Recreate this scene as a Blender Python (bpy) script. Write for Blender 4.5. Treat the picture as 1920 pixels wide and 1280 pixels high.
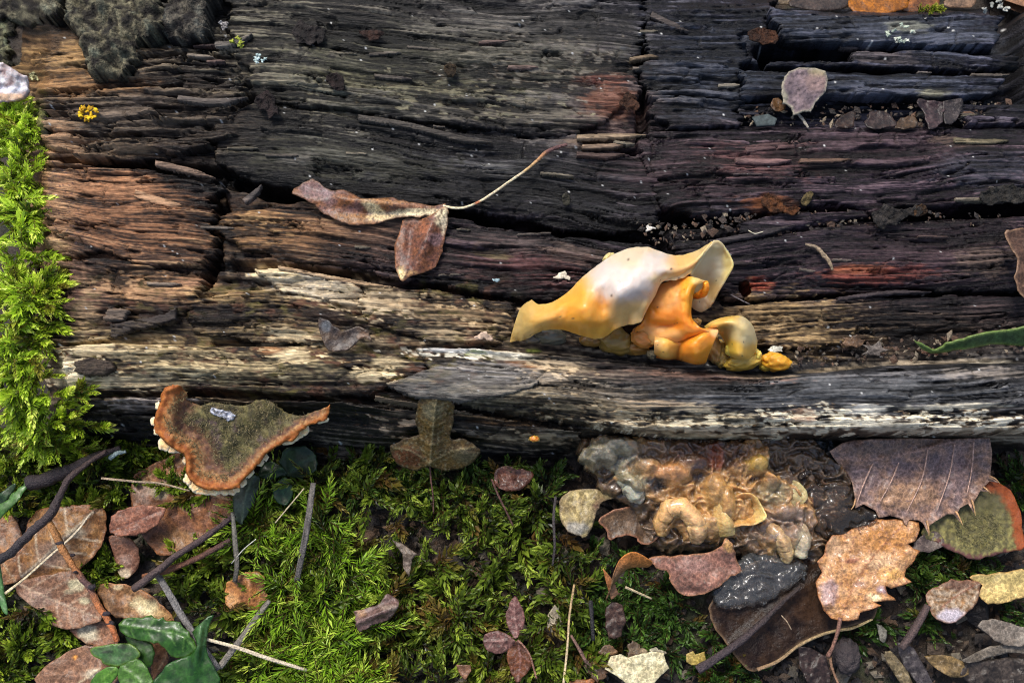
import bpy, math, random
import numpy as np
from mathutils import Vector
from mathutils.geometry import delaunay_2d_cdt

# ------------------------------------------------------------------ camera, sky, sun
S = 0.0001875                      # one photo pixel at the log's top is this many metres
F = 1700.0                         # focal length in photo pixels
TILT = math.radians(14.0)
HT = 270.0                         # height (in units of S) of the plane the camera aims at
scene = bpy.context.scene
for o in list(bpy.data.objects):
    bpy.data.objects.remove(o)
cam_d = bpy.data.cameras.new('camera')
cam = bpy.data.objects.new('camera', cam_d)
scene.collection.objects.link(cam)
CAM = np.array([0.0, -F * math.sin(TILT), HT + F * math.cos(TILT)])
cam.location = CAM * S
cam.rotation_euler = (TILT, 0, 0)
cam_d.sensor_width = 36.0
cam_d.lens = 36.0 * F / 1920.0
cam_d.clip_start = 0.005
cam_d.clip_end = 100.0
cam_d.dof.use_dof = True
cam_d.dof.focus_distance = (F + 10) * S
cam_d.dof.aperture_fstop = 18.0
scene.camera = cam

SUN_EL, SUN_AZ = math.radians(56), math.radians(-28)      # azimuth from +Y towards +X
world = bpy.data.worlds.new('World')
scene.world = world
world.use_nodes = True
wn = world.node_tree
sky = wn.nodes.new('ShaderNodeTexSky')
sky.sky_type = 'NISHITA'
sky.sun_disc = False
sky.sun_elevation = SUN_EL
sky.sun_rotation = SUN_AZ
sky.air_density = 1.0
sky.dust_density = 4.0
bg = wn.nodes['Background']
wn.links.new(sky.outputs[0], bg.inputs[0])
bg.inputs[1].default_value = 0.13
sun_d = bpy.data.lights.new('sun', 'SUN')
sun_d.energy = 1.9
sun_d.angle = math.radians(15)
sun_d.color = (1.0, 0.975, 0.94)
sun = bpy.data.objects.new('sun', sun_d)
scene.collection.objects.link(sun)
sdir = Vector((math.sin(SUN_AZ) * math.cos(SUN_EL), math.cos(SUN_AZ) * math.cos(SUN_EL), math.sin(SUN_EL)))
sun.rotation_euler = sdir.to_track_quat('Z', 'Y').to_euler()
scene.view_settings.view_transform = 'Standard'
scene.view_settings.look = 'None'
scene.view_settings.exposure = 0.62
scene.view_settings.gamma = 1.0
scene.view_settings.use_curve_mapping = False
scene.render.engine = 'CYCLES'
scene.cycles.max_bounces = 8
scene.cycles.transparent_max_bounces = 8
scene.cycles.filter_width = 1.1
scene.cycles.use_denoising = True
scene.cycles.denoising_input_passes = 'RGB_ALBEDO_NORMAL'
scene.cycles.denoising_prefilter = 'NONE'

# ------------------------------------------------------------------ maths helpers
rng = np.random.default_rng(7)
random.seed(7)
CT, ST = math.cos(TILT), math.sin(TILT)

def P(u, v, h):
    """the place at height h that the photograph shows at pixel (u, v)"""
    u, v, h = np.broadcast_arrays(np.asarray(u, float), np.asarray(v, float), np.asarray(h, float))
    a = (u - 960.0) / F
    b = -(v - 640.0) / F
    dx, dy, dz = a, b * CT + ST, b * ST - CT
    t = (h - CAM[2]) / dz
    return np.stack([CAM[0] + t * dx, CAM[1] + t * dy, h], -1)

def UV(p):
    """pixel of a place"""
    d = p - CAM
    zc = d[..., 1] * ST - d[..., 2] * CT
    yc = d[..., 1] * CT + d[..., 2] * ST
    return 960 + F * d[..., 0] / zc, 640 - F * yc / zc

def _hash(ix, iy, seed):
    h = (ix.astype(np.int64) * 374761393 + iy.astype(np.int64) * 668265263 + seed * 1442695041) & 0xffffffff
    h = ((h ^ (h >> 13)) * 1274126177) & 0xffffffff
    h = ((h ^ (h >> 16)) * 2246822519) & 0xffffffff
    return (h ^ (h >> 15)) & 0xffffff

def rnd2(ix, iy, seed):
    return _hash(np.floor(ix), np.floor(iy), seed) / float(0xffffff)

def pn(x, y, seed=0):
    """gradient noise, about -1..1"""
    x, y = np.broadcast_arrays(np.asarray(x, float), np.asarray(y, float))
    x0, y0 = np.floor(x), np.floor(y)
    fx, fy = x - x0, y - y0
    sx = fx * fx * fx * (fx * (fx * 6 - 15) + 10)
    sy = fy * fy * fy * (fy * (fy * 6 - 15) + 10)
    def g(ox, oy):
        a = _hash(x0 + ox, y0 + oy, seed) * (2 * math.pi / 0xffffff)
        return np.cos(a) * (fx - ox) + np.sin(a) * (fy - oy)
    n = (g(0, 0) * (1 - sx) + g(1, 0) * sx) * (1 - sy) + (g(0, 1) * (1 - sx) + g(1, 1) * sx) * sy
    return n * 1.55

def fbm(x, y, seed=0, o=4, gain=0.5):
    s, a, f, t = 0, 1.0, 1.0, 0
    for i in range(o):
        s = s + a * pn(np.asarray(x) * f, np.asarray(y) * f, seed + 17 * i)
        t += a
        a *= gain
        f *= 2.03
    return s / t

def sst(a, b, x):
    t = np.clip((x - a) / (b - a), 0, 1)
    return t * t * (3 - 2 * t)

def mix(c0, c1, f):
    c0, c1 = np.asarray(c0, float), np.asarray(c1, float)
    f = np.asarray(f)[..., None]
    return c0 * (1 - f) + c1 * f

def sdf(u, v, poly):
    """signed distance to a polygon, positive inside"""
    poly = np.asarray(poly, float)
    d = np.full(u.shape, 1e9)
    ins = np.zeros(u.shape, bool)
    n = len(poly)
    for i in range(n):
        ax, ay = poly[i]
        bx, by = poly[(i + 1) % n]
        ex, ey = bx - ax, by - ay
        t = np.clip(((u - ax) * ex + (v - ay) * ey) / (ex * ex + ey * ey + 1e-9), 0, 1)
        d = np.minimum(d, (u - ax - t * ex) ** 2 + (v - ay - t * ey) ** 2)
        if ay != by:
            c = ((ay > v) != (by > v)) & (u < (bx - ax) * (v - ay) / (by - ay) + ax)
            ins ^= c
    d = np.sqrt(d)
    return np.where(ins, d, -d)

def pdist(u, v, pts):
    """distance to an open polyline and the parameter along it"""
    pts = np.asarray(pts, float)
    best = np.full(np.shape(u), 1e9)
    par = np.zeros(np.shape(u))
    for i in range(len(pts) - 1):
        ax, ay = pts[i][:2]
        ex, ey = pts[i + 1][0] - ax, pts[i + 1][1] - ay
        t = np.clip(((u - ax) * ex + (v - ay) * ey) / (ex * ex + ey * ey + 1e-9), 0, 1)
        d = np.hypot(u - ax - t * ex, v - ay - t * ey)
        k = d < best
        best = np.where(k, d, best)
        par = np.where(k, (i + t) / (len(pts) - 1), par)
    return best, par

def catmull(pts, n, closed=False):
    """resample points (any dimension) along a Catmull-Rom spline, n per span"""
    p = np.asarray(pts, float)
    if closed:
        q = np.concatenate([p[-1:], p, p[:2]])
        spans = len(p)
    else:
        q = np.concatenate([2 * p[:1] - p[1:2], p, 2 * p[-1:] - p[-2:-1]])
        spans = len(p) - 1
    t = np.arange(n) / n
    t = t.reshape(-1, *([1] * (p.ndim - 1)))
    out = []
    for i in range(spans):
        a, b, c, d = q[i], q[i + 1], q[i + 2], q[i + 3]
        out.append(0.5 * ((2 * b) + (c - a) * t + (2 * a - 5 * b + 4 * c - d) * t ** 2 + (3 * b - a - 3 * c + d) * t ** 3))
    out = np.concatenate(out)
    if not closed:
        out = np.concatenate([out, p[-1:]])
    return out

def zm(x0, y0, sc):
    def f(pts):
        return [(x0 + p[0] / sc, y0 + p[1] / sc) + tuple(p[2:]) for p in pts]
    return f

# ------------------------------------------------------------------ objects
COL = scene.collection

def link(o, parent=None, label=None, cat=None, group=None, kind=None):
    COL.objects.link(o)
    if parent is not None:
        o.parent = parent
        o.matrix_parent_inverse = parent.matrix_world.inverted() if parent.type != 'EMPTY' else parent.matrix_basis.inverted()
    if label: o['label'] = label
    if cat: o['category'] = cat
    if group: o['group'] = group
    if kind: o['kind'] = kind
    return o

def thing(name, label, cat, at=(960, 640, 0), group=None):
    e = bpy.data.objects.new(name, None)
    e.empty_display_size = 0.005
    e.location = Vector(P(*at) * S)
    return link(e, None, label, cat, group)

def mesh_obj(name, verts, faces, mat, parent=None, col=None, smooth=True, attrs=None, **tags):
    """verts in units of S; faces: a list of index arrays of equal width each (or one array)"""
    verts = np.asarray(verts, np.float64) * S
    if isinstance(faces, np.ndarray):
        faces = [faces]
    faces = [np.asarray(f, np.int32) for f in faces if len(f)]
    me = bpy.data.meshes.new(name)
    me.vertices.add(len(verts))
    me.vertices.foreach_set('co', verts.astype(np.float32).ravel())
    idx = np.concatenate([f.ravel() for f in faces])
    sizes = np.concatenate([np.full(len(f), f.shape[1], np.int32) for f in faces])
    starts = np.concatenate([[0], np.cumsum(sizes)[:-1]]).astype(np.int32)
    me.loops.add(len(idx))
    me.loops.foreach_set('vertex_index', idx)
    me.polygons.add(len(sizes))
    me.polygons.foreach_set('loop_start', starts)
    me.polygons.foreach_set('use_smooth', np.full(len(sizes), smooth))
    me.update(calc_edges=True)
    if col is not None:
        c = np.ones((len(verts), 4), np.float32)
        c[:, :3] = np.clip(np.broadcast_to(col, (len(verts), 3)), 0, 1)
        a = me.attributes.new('Col', 'FLOAT_COLOR', 'POINT')
        a.data.foreach_set('color', c.ravel())
    for k, val in (attrs or {}).items():
        a = me.attributes.new(k, 'FLOAT', 'POINT')
        a.data.foreach_set('value', np.broadcast_to(val, len(verts)).astype(np.float32).copy())
    me.validate()
    me.materials.append(mat)
    o = bpy.data.objects.new(name, me)
    return link(o, parent, **tags)

def solid(o, t, sub=0, offset=-1.0):
    if sub:
        pass
    m = o.modifiers.new('thickness', 'SOLIDIFY')
    m.thickness = t * S
    m.offset = offset
    m.use_even_offset = False
    if sub:
        s = o.modifiers.new('smooth', 'SUBSURF')
        s.levels = s.render_levels = sub
    return o

# ------------------------------------------------------------------ materials
def mat_base(name, rough=0.6, spec=0.5, sss=0.0, sss_r=(1, .5, .25), sss_scale=0.003, coat=0.0, trans=0.0,
             bump=0.3, bscale=900.0, stretch=(1, 1, 1), var=0.35, vscale=400.0, rvar=0.2, translucent=0.0, ior=1.45, alpha=1.0, hue=None, coat_rough=0.1, bdist=0.0006, veins=0.0):
    m = bpy.data.materials.new(name)
    m.use_nodes = True
    nt = m.node_tree
    b = nt.nodes['Principled BSDF']
    at = nt.nodes.new('ShaderNodeAttribute'); at.attribute_name = 'Col'
    tc = nt.nodes.new('ShaderNodeTexCoord')
    mp = nt.nodes.new('ShaderNodeMapping')
    mp.inputs['Scale'].default_value = stretch
    nt.links.new(tc.outputs['Object'], mp.inputs[0])
    n1 = nt.nodes.new('ShaderNodeTexNoise')
    n1.inputs['Scale'].default_value = vscale
    n1.inputs['Detail'].default_value = 5
    n1.inputs['Roughness'].default_value = 0.65
    nt.links.new(mp.outputs[0], n1.inputs['Vector'])
    mr = nt.nodes.new('ShaderNodeMapRange')
    mr.inputs[1].default_value = 0.25; mr.inputs[2].default_value = 0.75
    mr.inputs[3].default_value = 1 - var; mr.inputs[4].default_value = 1 + var
    nt.links.new(n1.outputs['Fac'], mr.inputs[0])
    mul = nt.nodes.new('ShaderNodeVectorMath'); mul.operation = 'SCALE'
    nt.links.new(at.outputs['Color'], mul.inputs[0])
    if veins:
        vo_ = nt.nodes.new('ShaderNodeTexVoronoi'); vo_.feature = 'DISTANCE_TO_EDGE'
        vo_.inputs['Scale'].default_value = 620
        nw = nt.nodes.new('ShaderNodeVectorMath'); nw.operation = 'MULTIPLY_ADD'      # bend the net a little
        nw.inputs[1].default_value = (0.0012, 0.0012, 0.0012)
        nt.links.new(n1.outputs['Color'], nw.inputs[0]); nt.links.new(mp.outputs[0], nw.inputs[2])
        nt.links.new(nw.outputs[0], vo_.inputs['Vector'])
        vr = nt.nodes.new('ShaderNodeMapRange')
        vr.inputs[1].default_value = 0.0; vr.inputs[2].default_value = 0.13
        vr.inputs[3].default_value = 1 + veins; vr.inputs[4].default_value = 1 - veins * .35
        nt.links.new(vo_.outputs['Distance'], vr.inputs[0])
        vm = nt.nodes.new('ShaderNodeMath'); vm.operation = 'MULTIPLY'
        nt.links.new(mr.outputs[0], vm.inputs[0]); nt.links.new(vr.outputs[0], vm.inputs[1])
        nt.links.new(vm.outputs[0], mul.inputs['Scale'])
    else:
        nt.links.new(mr.outputs[0], mul.inputs['Scale'])
    nt.links.new(mul.outputs[0], b.inputs['Base Color'])
    n2 = nt.nodes.new('ShaderNodeTexNoise')
    n2.inputs['Scale'].default_value = bscale
    n2.inputs['Detail'].default_value = 4
    n2.inputs['Roughness'].default_value = 0.6
    nt.links.new(mp.outputs[0], n2.inputs['Vector'])
    bp = nt.nodes.new('ShaderNodeBump')
    bp.inputs['Strength'].default_value = bump
    bp.inputs['Distance'].default_value = bdist
    nt.links.new(n2.outputs['Fac'], bp.inputs['Height'])
    nt.links.new(bp.outputs[0], b.inputs['Normal'])
    rr = nt.nodes.new('ShaderNodeMapRange')
    rr.inputs[1].default_value = 0.3; rr.inputs[2].default_value = 0.7
    rr.inputs[3].default_value = max(0.02, rough - rvar); rr.inputs[4].default_value = min(1, rough + rvar)
    nt.links.new(n1.outputs['Fac'], rr.inputs[0])
    nt.links.new(rr.outputs[0], b.inputs['Roughness'])
    b.inputs['Specular IOR Level'].default_value = spec
    b.inputs['IOR'].default_value = ior
    if sss:
        b.inputs['Subsurface Weight'].default_value = sss
        b.inputs['Subsurface Radius'].default_value = sss_r
        b.inputs['Subsurface Scale'].default_value = sss_scale
    b.inputs['Coat Weight'].default_value = coat
    b.inputs['Coat Roughness'].default_value = coat_rough
    b.inputs['Transmission Weight'].default_value = trans
    if alpha < 1:
        b.inputs['Alpha'].default_value = alpha
    if translucent:
        tr = nt.nodes.new('ShaderNodeBsdfTranslucent')
        nt.links.new(mul.outputs[0], tr.inputs['Color'])
        mx = nt.nodes.new('ShaderNodeMixShader')
        mx.inputs[0].default_value = translucent
        out = nt.nodes['Material Output']
        nt.links.new(b.outputs[0], mx.inputs[1])
        nt.links.new(tr.outputs[0], mx.inputs[2])
        nt.links.new(mx.outputs[0], out.inputs['Surface'])
    return m

M = {
    'wood': mat_base('weathered_wood', rough=0.40, spec=0.24, bump=0.75, bscale=2600, stretch=(0.10, 1, 0.6), var=0.6, vscale=2200, rvar=0.2, bdist=0.0009),
    'bark': mat_base('lumpy_bark', rough=0.7, spec=.3, bump=1.0, bscale=1100, var=0.75, vscale=900, bdist=0.0016),
    'soil': mat_base('damp_soil', rough=0.7, bump=0.8, bscale=500, var=0.5, vscale=350, bdist=0.002),
    'leaf': mat_base('dead_leaf', rough=0.38, spec=0.35, veins=0.4, coat=0.1, coat_rough=0.25, bump=0.4, bscale=800, var=0.5, vscale=700, rvar=0.2, translucent=0.10, bdist=0.001),
    'wetleaf': mat_base('wet_leaf', rough=0.3, spec=0.5, veins=0.3, bump=0.7, bscale=800, var=0.5, vscale=600, rvar=0.15, coat=0.25, bdist=0.001),
    'green': mat_base('live_leaf', veins=0.25, rough=0.36, spec=0.5, bump=0.15, bscale=700, var=0.3, vscale=500, rvar=0.12, translucent=0.22, coat=0.08),
    'darkwet': mat_base('rotten_wet_leaf', rough=0.3, spec=0.2, bump=0.6, bscale=900, var=0.5, vscale=600, rvar=0.18),
    'moss': mat_base('moss_leaf', rough=0.42, spec=0.5, bump=0.1, bscale=2000, var=0.3, vscale=120, rvar=0.12, translucent=0.3),
    'jelly': mat_base('jelly_flesh', rough=0.36, spec=0.5, sss=1.0, sss_r=(1.0, .8, .6), sss_scale=0.0022, bump=0.08, bscale=900, var=0.08, vscale=320, rvar=0.1, coat=0.12),
    'slime': mat_base('rotten_jelly', rough=0.14, spec=0.55, sss=0.6, sss_r=(1.0, .55, .25), sss_scale=0.003, bump=0.6, bscale=900, var=0.4, vscale=600, rvar=0.12, coat=0.6, coat_rough=0.05, bdist=0.001),
    'mush': mat_base('brown_mush', rough=0.16, spec=0.5, sss=0.5, sss_scale=0.002, bump=0.7, bscale=700, var=0.5, vscale=500, rvar=0.1, coat=0.6, coat_rough=0.05, bdist=0.001),
    'clear': mat_base('clear_slime', rough=0.12, spec=0.8, trans=0.95, bump=0.25, bscale=200, var=0.1, rvar=0.03, ior=1.38, bdist=0.001),
    'bracket': mat_base('bracket_cap', rough=0.6, spec=0.35, sss=0.2, sss_scale=0.001, bump=0.4, bscale=2200, var=0.3, vscale=900, rvar=0.15),
    'twig': mat_base('twig_bark', rough=0.5, spec=0.5, bump=0.9, bscale=1500, var=0.6, vscale=1300, bdist=0.001),
    'hair': mat_base('fine_hair', rough=0.6, bump=0.0, var=0.2, vscale=200),
    'lichen': mat_base('lichen', rough=0.75, spec=0.3, bump=0.6, bscale=1500, var=0.35, vscale=900),
}

# ------------------------------------------------------------------ the log's broad shape
LU = np.array([-200., 60, 400, 900, 1200, 1500, 2000])
LV = np.array([-260., -150, -20, 16, 100, 200, 300, 400, 480, 560, 640, 690, 740, 800, 850, 900])
LT = np.array([
    [10, 20, 30, 30, 20, 10, 10],
    [180, 180, 230, 220, 200, 5, 5],
    [250, 260, 290, 290, 270, 50, 30],
    [262, 272, 294, 294, 276, 236, 226],
    [280, 290, 300, 300, 290, 246, 236],
    [295, 300, 286, 290, 285, 250, 238],
    [300, 300, 276, 280, 285, 285, 275],
    [300, 300, 278, 268, 274, 276, 270],
    [295, 295, 272, 262, 260, 266, 265],
    [280, 285, 262, 252, 238, 244, 255],
    [265, 272, 250, 240, 220, 218, 235],
    [250, 258, 244, 240, 222, 218, 230],
    [200, 225, 215, 235, 235, 232, 235],
    [90, 110, 120, 165, 215, 225, 230],
    [15, 20, 35, 60, 40, 20, 20],
    [0, 0, 0, 0, 0, 0, 0]], float)

def bicubic(tab, us, vs, u, v):
    """smooth table lookup"""
    def w(k, x):
        i = np.clip(np.searchsorted(k, x) - 1, 0, len(k) - 2)
        t = np.clip((x - k[i]) / (k[i + 1] - k[i]), 0, 1)
        return i, t * t * (3 - 2 * t) * 0.6 + t * 0.4
    i, tu = w(us, u)
    j, tv = w(vs, v)
    return (tab[j, i] * (1 - tu) + tab[j, i + 1] * tu) * (1 - tv) + (tab[j + 1, i] * (1 - tu) + tab[j + 1, i + 1] * tu) * tv

def LH(u, v):
    u, v = np.asarray(u, float), np.asarray(v, float)
    h = bicubic(LT, LU, LV, u, v)
    edge = 62 + 14 * pn(v / 90, v * 0, 3) + 5 * pn(v / 22, v * 0, 5) + sst(600, 760, v) * 55
    return h * (1 - sst(30, -35, u - edge))

def GH(u, v):
    """ground under the litter"""
    return 12 + 14 * fbm(np.asarray(u) / 240., np.asarray(v) / 240., 91, 3)

# ------------------------------------------------------------------ wood grain
GU = np.array([-100., 60, 250, 460, 1000, 1200, 1450, 1950])
GV = np.array([-100., 120, 250, 330, 450, 600, 740, 850])
GT = np.array([
    [-10, 10, 5, 0, 36, 46, 40, 44], [-26, 14, 6, 0, 48, 60, 56, 60], [10, 4, 0, 0, 62, 76, 72, 66], [-50, -30, -10, 0, 60, 86, 84, 66],
    [-70, -40, -14, 0, 66, 104, 82, 60], [0, 0, 4, 10, 44, 64, 56, 20], [0, 0, 0, 0, 26, 44, 52, 30], [0, 0, 4, 10, 40, 52, 50, 34]], float)

def grain(u, v, seed, amp=1.0, lam=1.0, warp=1.0):
    v = v - bicubic(GT, GU, GV, u, v)
    wv = v + warp * (20 * fbm(u / 420., v / 200., seed, 2) + 2.2 * pn(u / 120., v / 30., seed + 5))
    a = pn(u / 420., wv / 26., seed + 1)
    b = pn(u / 260., wv / 7.5, seed + 2)
    c = pn(u / 140., wv / 3.3, seed + 3)
    fib = sst(-.25, .35, fbm(u / 170., wv / 45., seed + 15, 3))          # where the surface is frayed into fibres
    ck = np.abs(pn(u / 420., wv / 17., seed + 4) + .12 * pn(u / 30., wv / 9., seed + 16))
    crack = (1 - sst(0.0, 0.055, ck)) * sst(0.0, 0.3, pn(u / 210., v / 45., seed + 9))
    row = wv / 13. + 0.7 * pn(u / 260., v / 40., seed + 6) + .25 * pn(u / 40., v / 14., seed + 17)
    r = np.floor(row)
    L = 70 + 240 * rnd2(r, r * 0, seed + 7)
    cc = np.floor(u / L + 7 * rnd2(r, r * 0 + 1, seed + 8) + 0.16 * pn(u / 9., wv / 2.8, seed + 12))
    lamv = rnd2(r, cc, seed + 10)
    fr = row - r
    step_ = np.where(lamv > .72, (lamv - .72) * 34, np.where(lamv < .25, (lamv - .25) * 46, 0))
    lam_h = step_ * sst(0, 0.10, fr) * sst(1, 0.90, fr) * (.35 + .65 * fib)
    pit = np.clip(fbm(u / 60., wv / 12., seed + 13, 4) - 0.26, 0, 1)
    cross = (1 - sst(0, .05, np.abs(pn(u / 70., wv / 60., seed + 18)))) * sst(.15, .4, pn(u / 90., wv / 40., seed + 19))
    h = amp * (7 * a + (1.0 + 3.4 * fib) * b + (.7 + 1.7 * fib) * c - 20 * crack + lam * lam_h - 24 * pit - 5 * cross + 1.6 * fbm(u / 14., v / 9., seed + 20, 3))
    tone = 0.46 + 0.16 * a + (.14 + .2 * fib) * b + (.14 + .18 * fib) * c + 0.25 * (lamv - 0.5) - 0.7 * pit + .28 * fbm(u / 75., wv / 20., seed + 21, 4) + .10 * fbm(u / 9., v / 6., seed + 22, 2)
    return h, tone, np.maximum(crack, .6 * cross), wv

def worley(x, y, seed):
    x0, y0 = np.floor(x), np.floor(y)
    best = np.full(np.shape(x), 9.)
    for ox in (-1, 0, 1):
        for oy in (-1, 0, 1):
            cx, cy = x0 + ox + rnd2(x0 + ox, y0 + oy, seed), y0 + oy + rnd2(x0 + ox, y0 + oy, seed + 1)
            best = np.minimum(best, np.hypot(x - cx, y - cy))
    return best

# u, v, ru, rv, dark, middle and light tone of the wood there
REGION = [
    (240, 200, 180, 90, (.010, .007, .005), (.052, .036, .026), (.21, .15, .095)), (110, 120, 90, 40, (.02, .012, .006), (.17, .09, .036), (.45, .28, .11)),
    (200, 390, 160, 80, (.010, .006, .005), (.085, .040, .023), (.42, .23, .12)), (92, 380, 40, 120, (.05, .025, .015), (.30, .17, .09), (.52, .34, .19)),
    (230, 555, 160, 45, (.010, .007, .006), (.075, .042, .026), (.44, .28, .14)), (340, 680, 280, 50, (.012, .009, .007), (.075, .050, .028), (.27, .19, .10)),
    (680, 590, 250, 50, (.010, .008, .007), (.070, .048, .030), (.26, .19, .115)), (560, 435, 140, 45, (.014, .009, .007), (.14, .072, .034), (.42, .26, .12)),
    (900, 495, 200, 45, (.008, .006, .007), (.045, .027, .027), (.22, .15, .13)), (850, 140, 380, 100, (.007, .007, .006), (.040, .036, .026), (.23, .21, .14)),
    (750, 320, 340, 50, (.004, .004, .004), (.015, .015, .014), (.11, .11, .09)), (1600, 90, 350, 90, (.006, .006, .008), (.030, .031, .037), (.17, .175, .19)),
    (1550, 310, 350, 60, (.009, .007, .007), (.050, .032, .033), (.21, .14, .13)), (1700, 490, 350, 70, (.008, .006, .007), (.040, .026, .028), (.18, .115, .105)),
    (1500, 610, 160, 35, (.010, .007, .006), (.075, .047, .026), (.44, .31, .16)), (1500, 740, 480, 40, (.011, .011, .011), (.050, .050, .050), (.21, .20, .185)),
    (1000, 735, 220, 40, (.014, .011, .009), (.09, .073, .052), (.48, .38, .24)), (1550, 806, 420, 14, (.02, .014, .01), (.12, .09, .055), (.50, .42, .28)), (700, 800, 600, 35, (.005, .005, .005), (.026, .022, .018), (.20, .16, .12)),
    (1150, 190, 60, 60, (.01, .006, .005), (.075, .035, .024), (.24, .14, .09)), (1250, 420, 140, 40, (.005, .005, .005), (.02, .018, .017), (.12, .11, .10))]
FLAKE = [(575, 535, 100, 26, 14, (.78, .62, .36)), (150, 695, 60, 42, 0, (.86, .72, .46)), (250, 655, 110, 26, 4, (.78, .62, .36)), (230, 718, 120, 16, 2, (.78, .62, .36)), (545, 650, 90, 40, 4, (.78, .62, .36)), (700, 700, 60, 20, 0, (.78, .62, .36)), (870, 662, 120, 11, 3, (.80, .74, .58)),
         (1040, 693, 70, 18, 4, (.72, .56, .34)), (1300, 797, 190, 18, 3, (.82, .72, .50)), (1560, 785, 150, 24, 0, (.82, .74, .54)), (1800, 790, 160, 22, 0, (.80, .72, .54)), (1460, 605, 110, 46, 0, (.46, .32, .16)), (860, 590, 120, 34, 6, (.55, .40, .22)),
         (380, 690, 160, 30, 2, (.60, .47, .26)), (700, 575, 110, 28, 8, (.66, .52, .32)), (240, 535, 130, 26, 3, (.48, .29, .15)), (500, 420, 90, 20, 8, (.44, .27, .12)), (1130, 770, 130, 26, 6, (.52, .40, .24)), (300, 755, 100, 12, 3, (.5, .42, .34)),
         (760, 800, 90, 26, 0, (.46, .34, .22)), (1000, 822, 120, 14, 3, (.42, .32, .2)), (850, 180, 220, 40, 5, (.24, .22, .14)), (1000, 120, 200, 60, 4, (.17, .15, .12))]

CREAM, WHITE, TAN, ORANGE = (.78, .62, .36), (.80, .72, .54), (.40, .26, .12), (.36, .17, .06)
RED, PURPLE, OLIVE, BLUE = (.26, .06, .035), (.10, .058, .06), (.10, .096, .058), (.085, .10, .13)
GREY, BLACK, DKBR = (.17, .155, .13), (.012, .011, .010), (.030, .018, .014)
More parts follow.
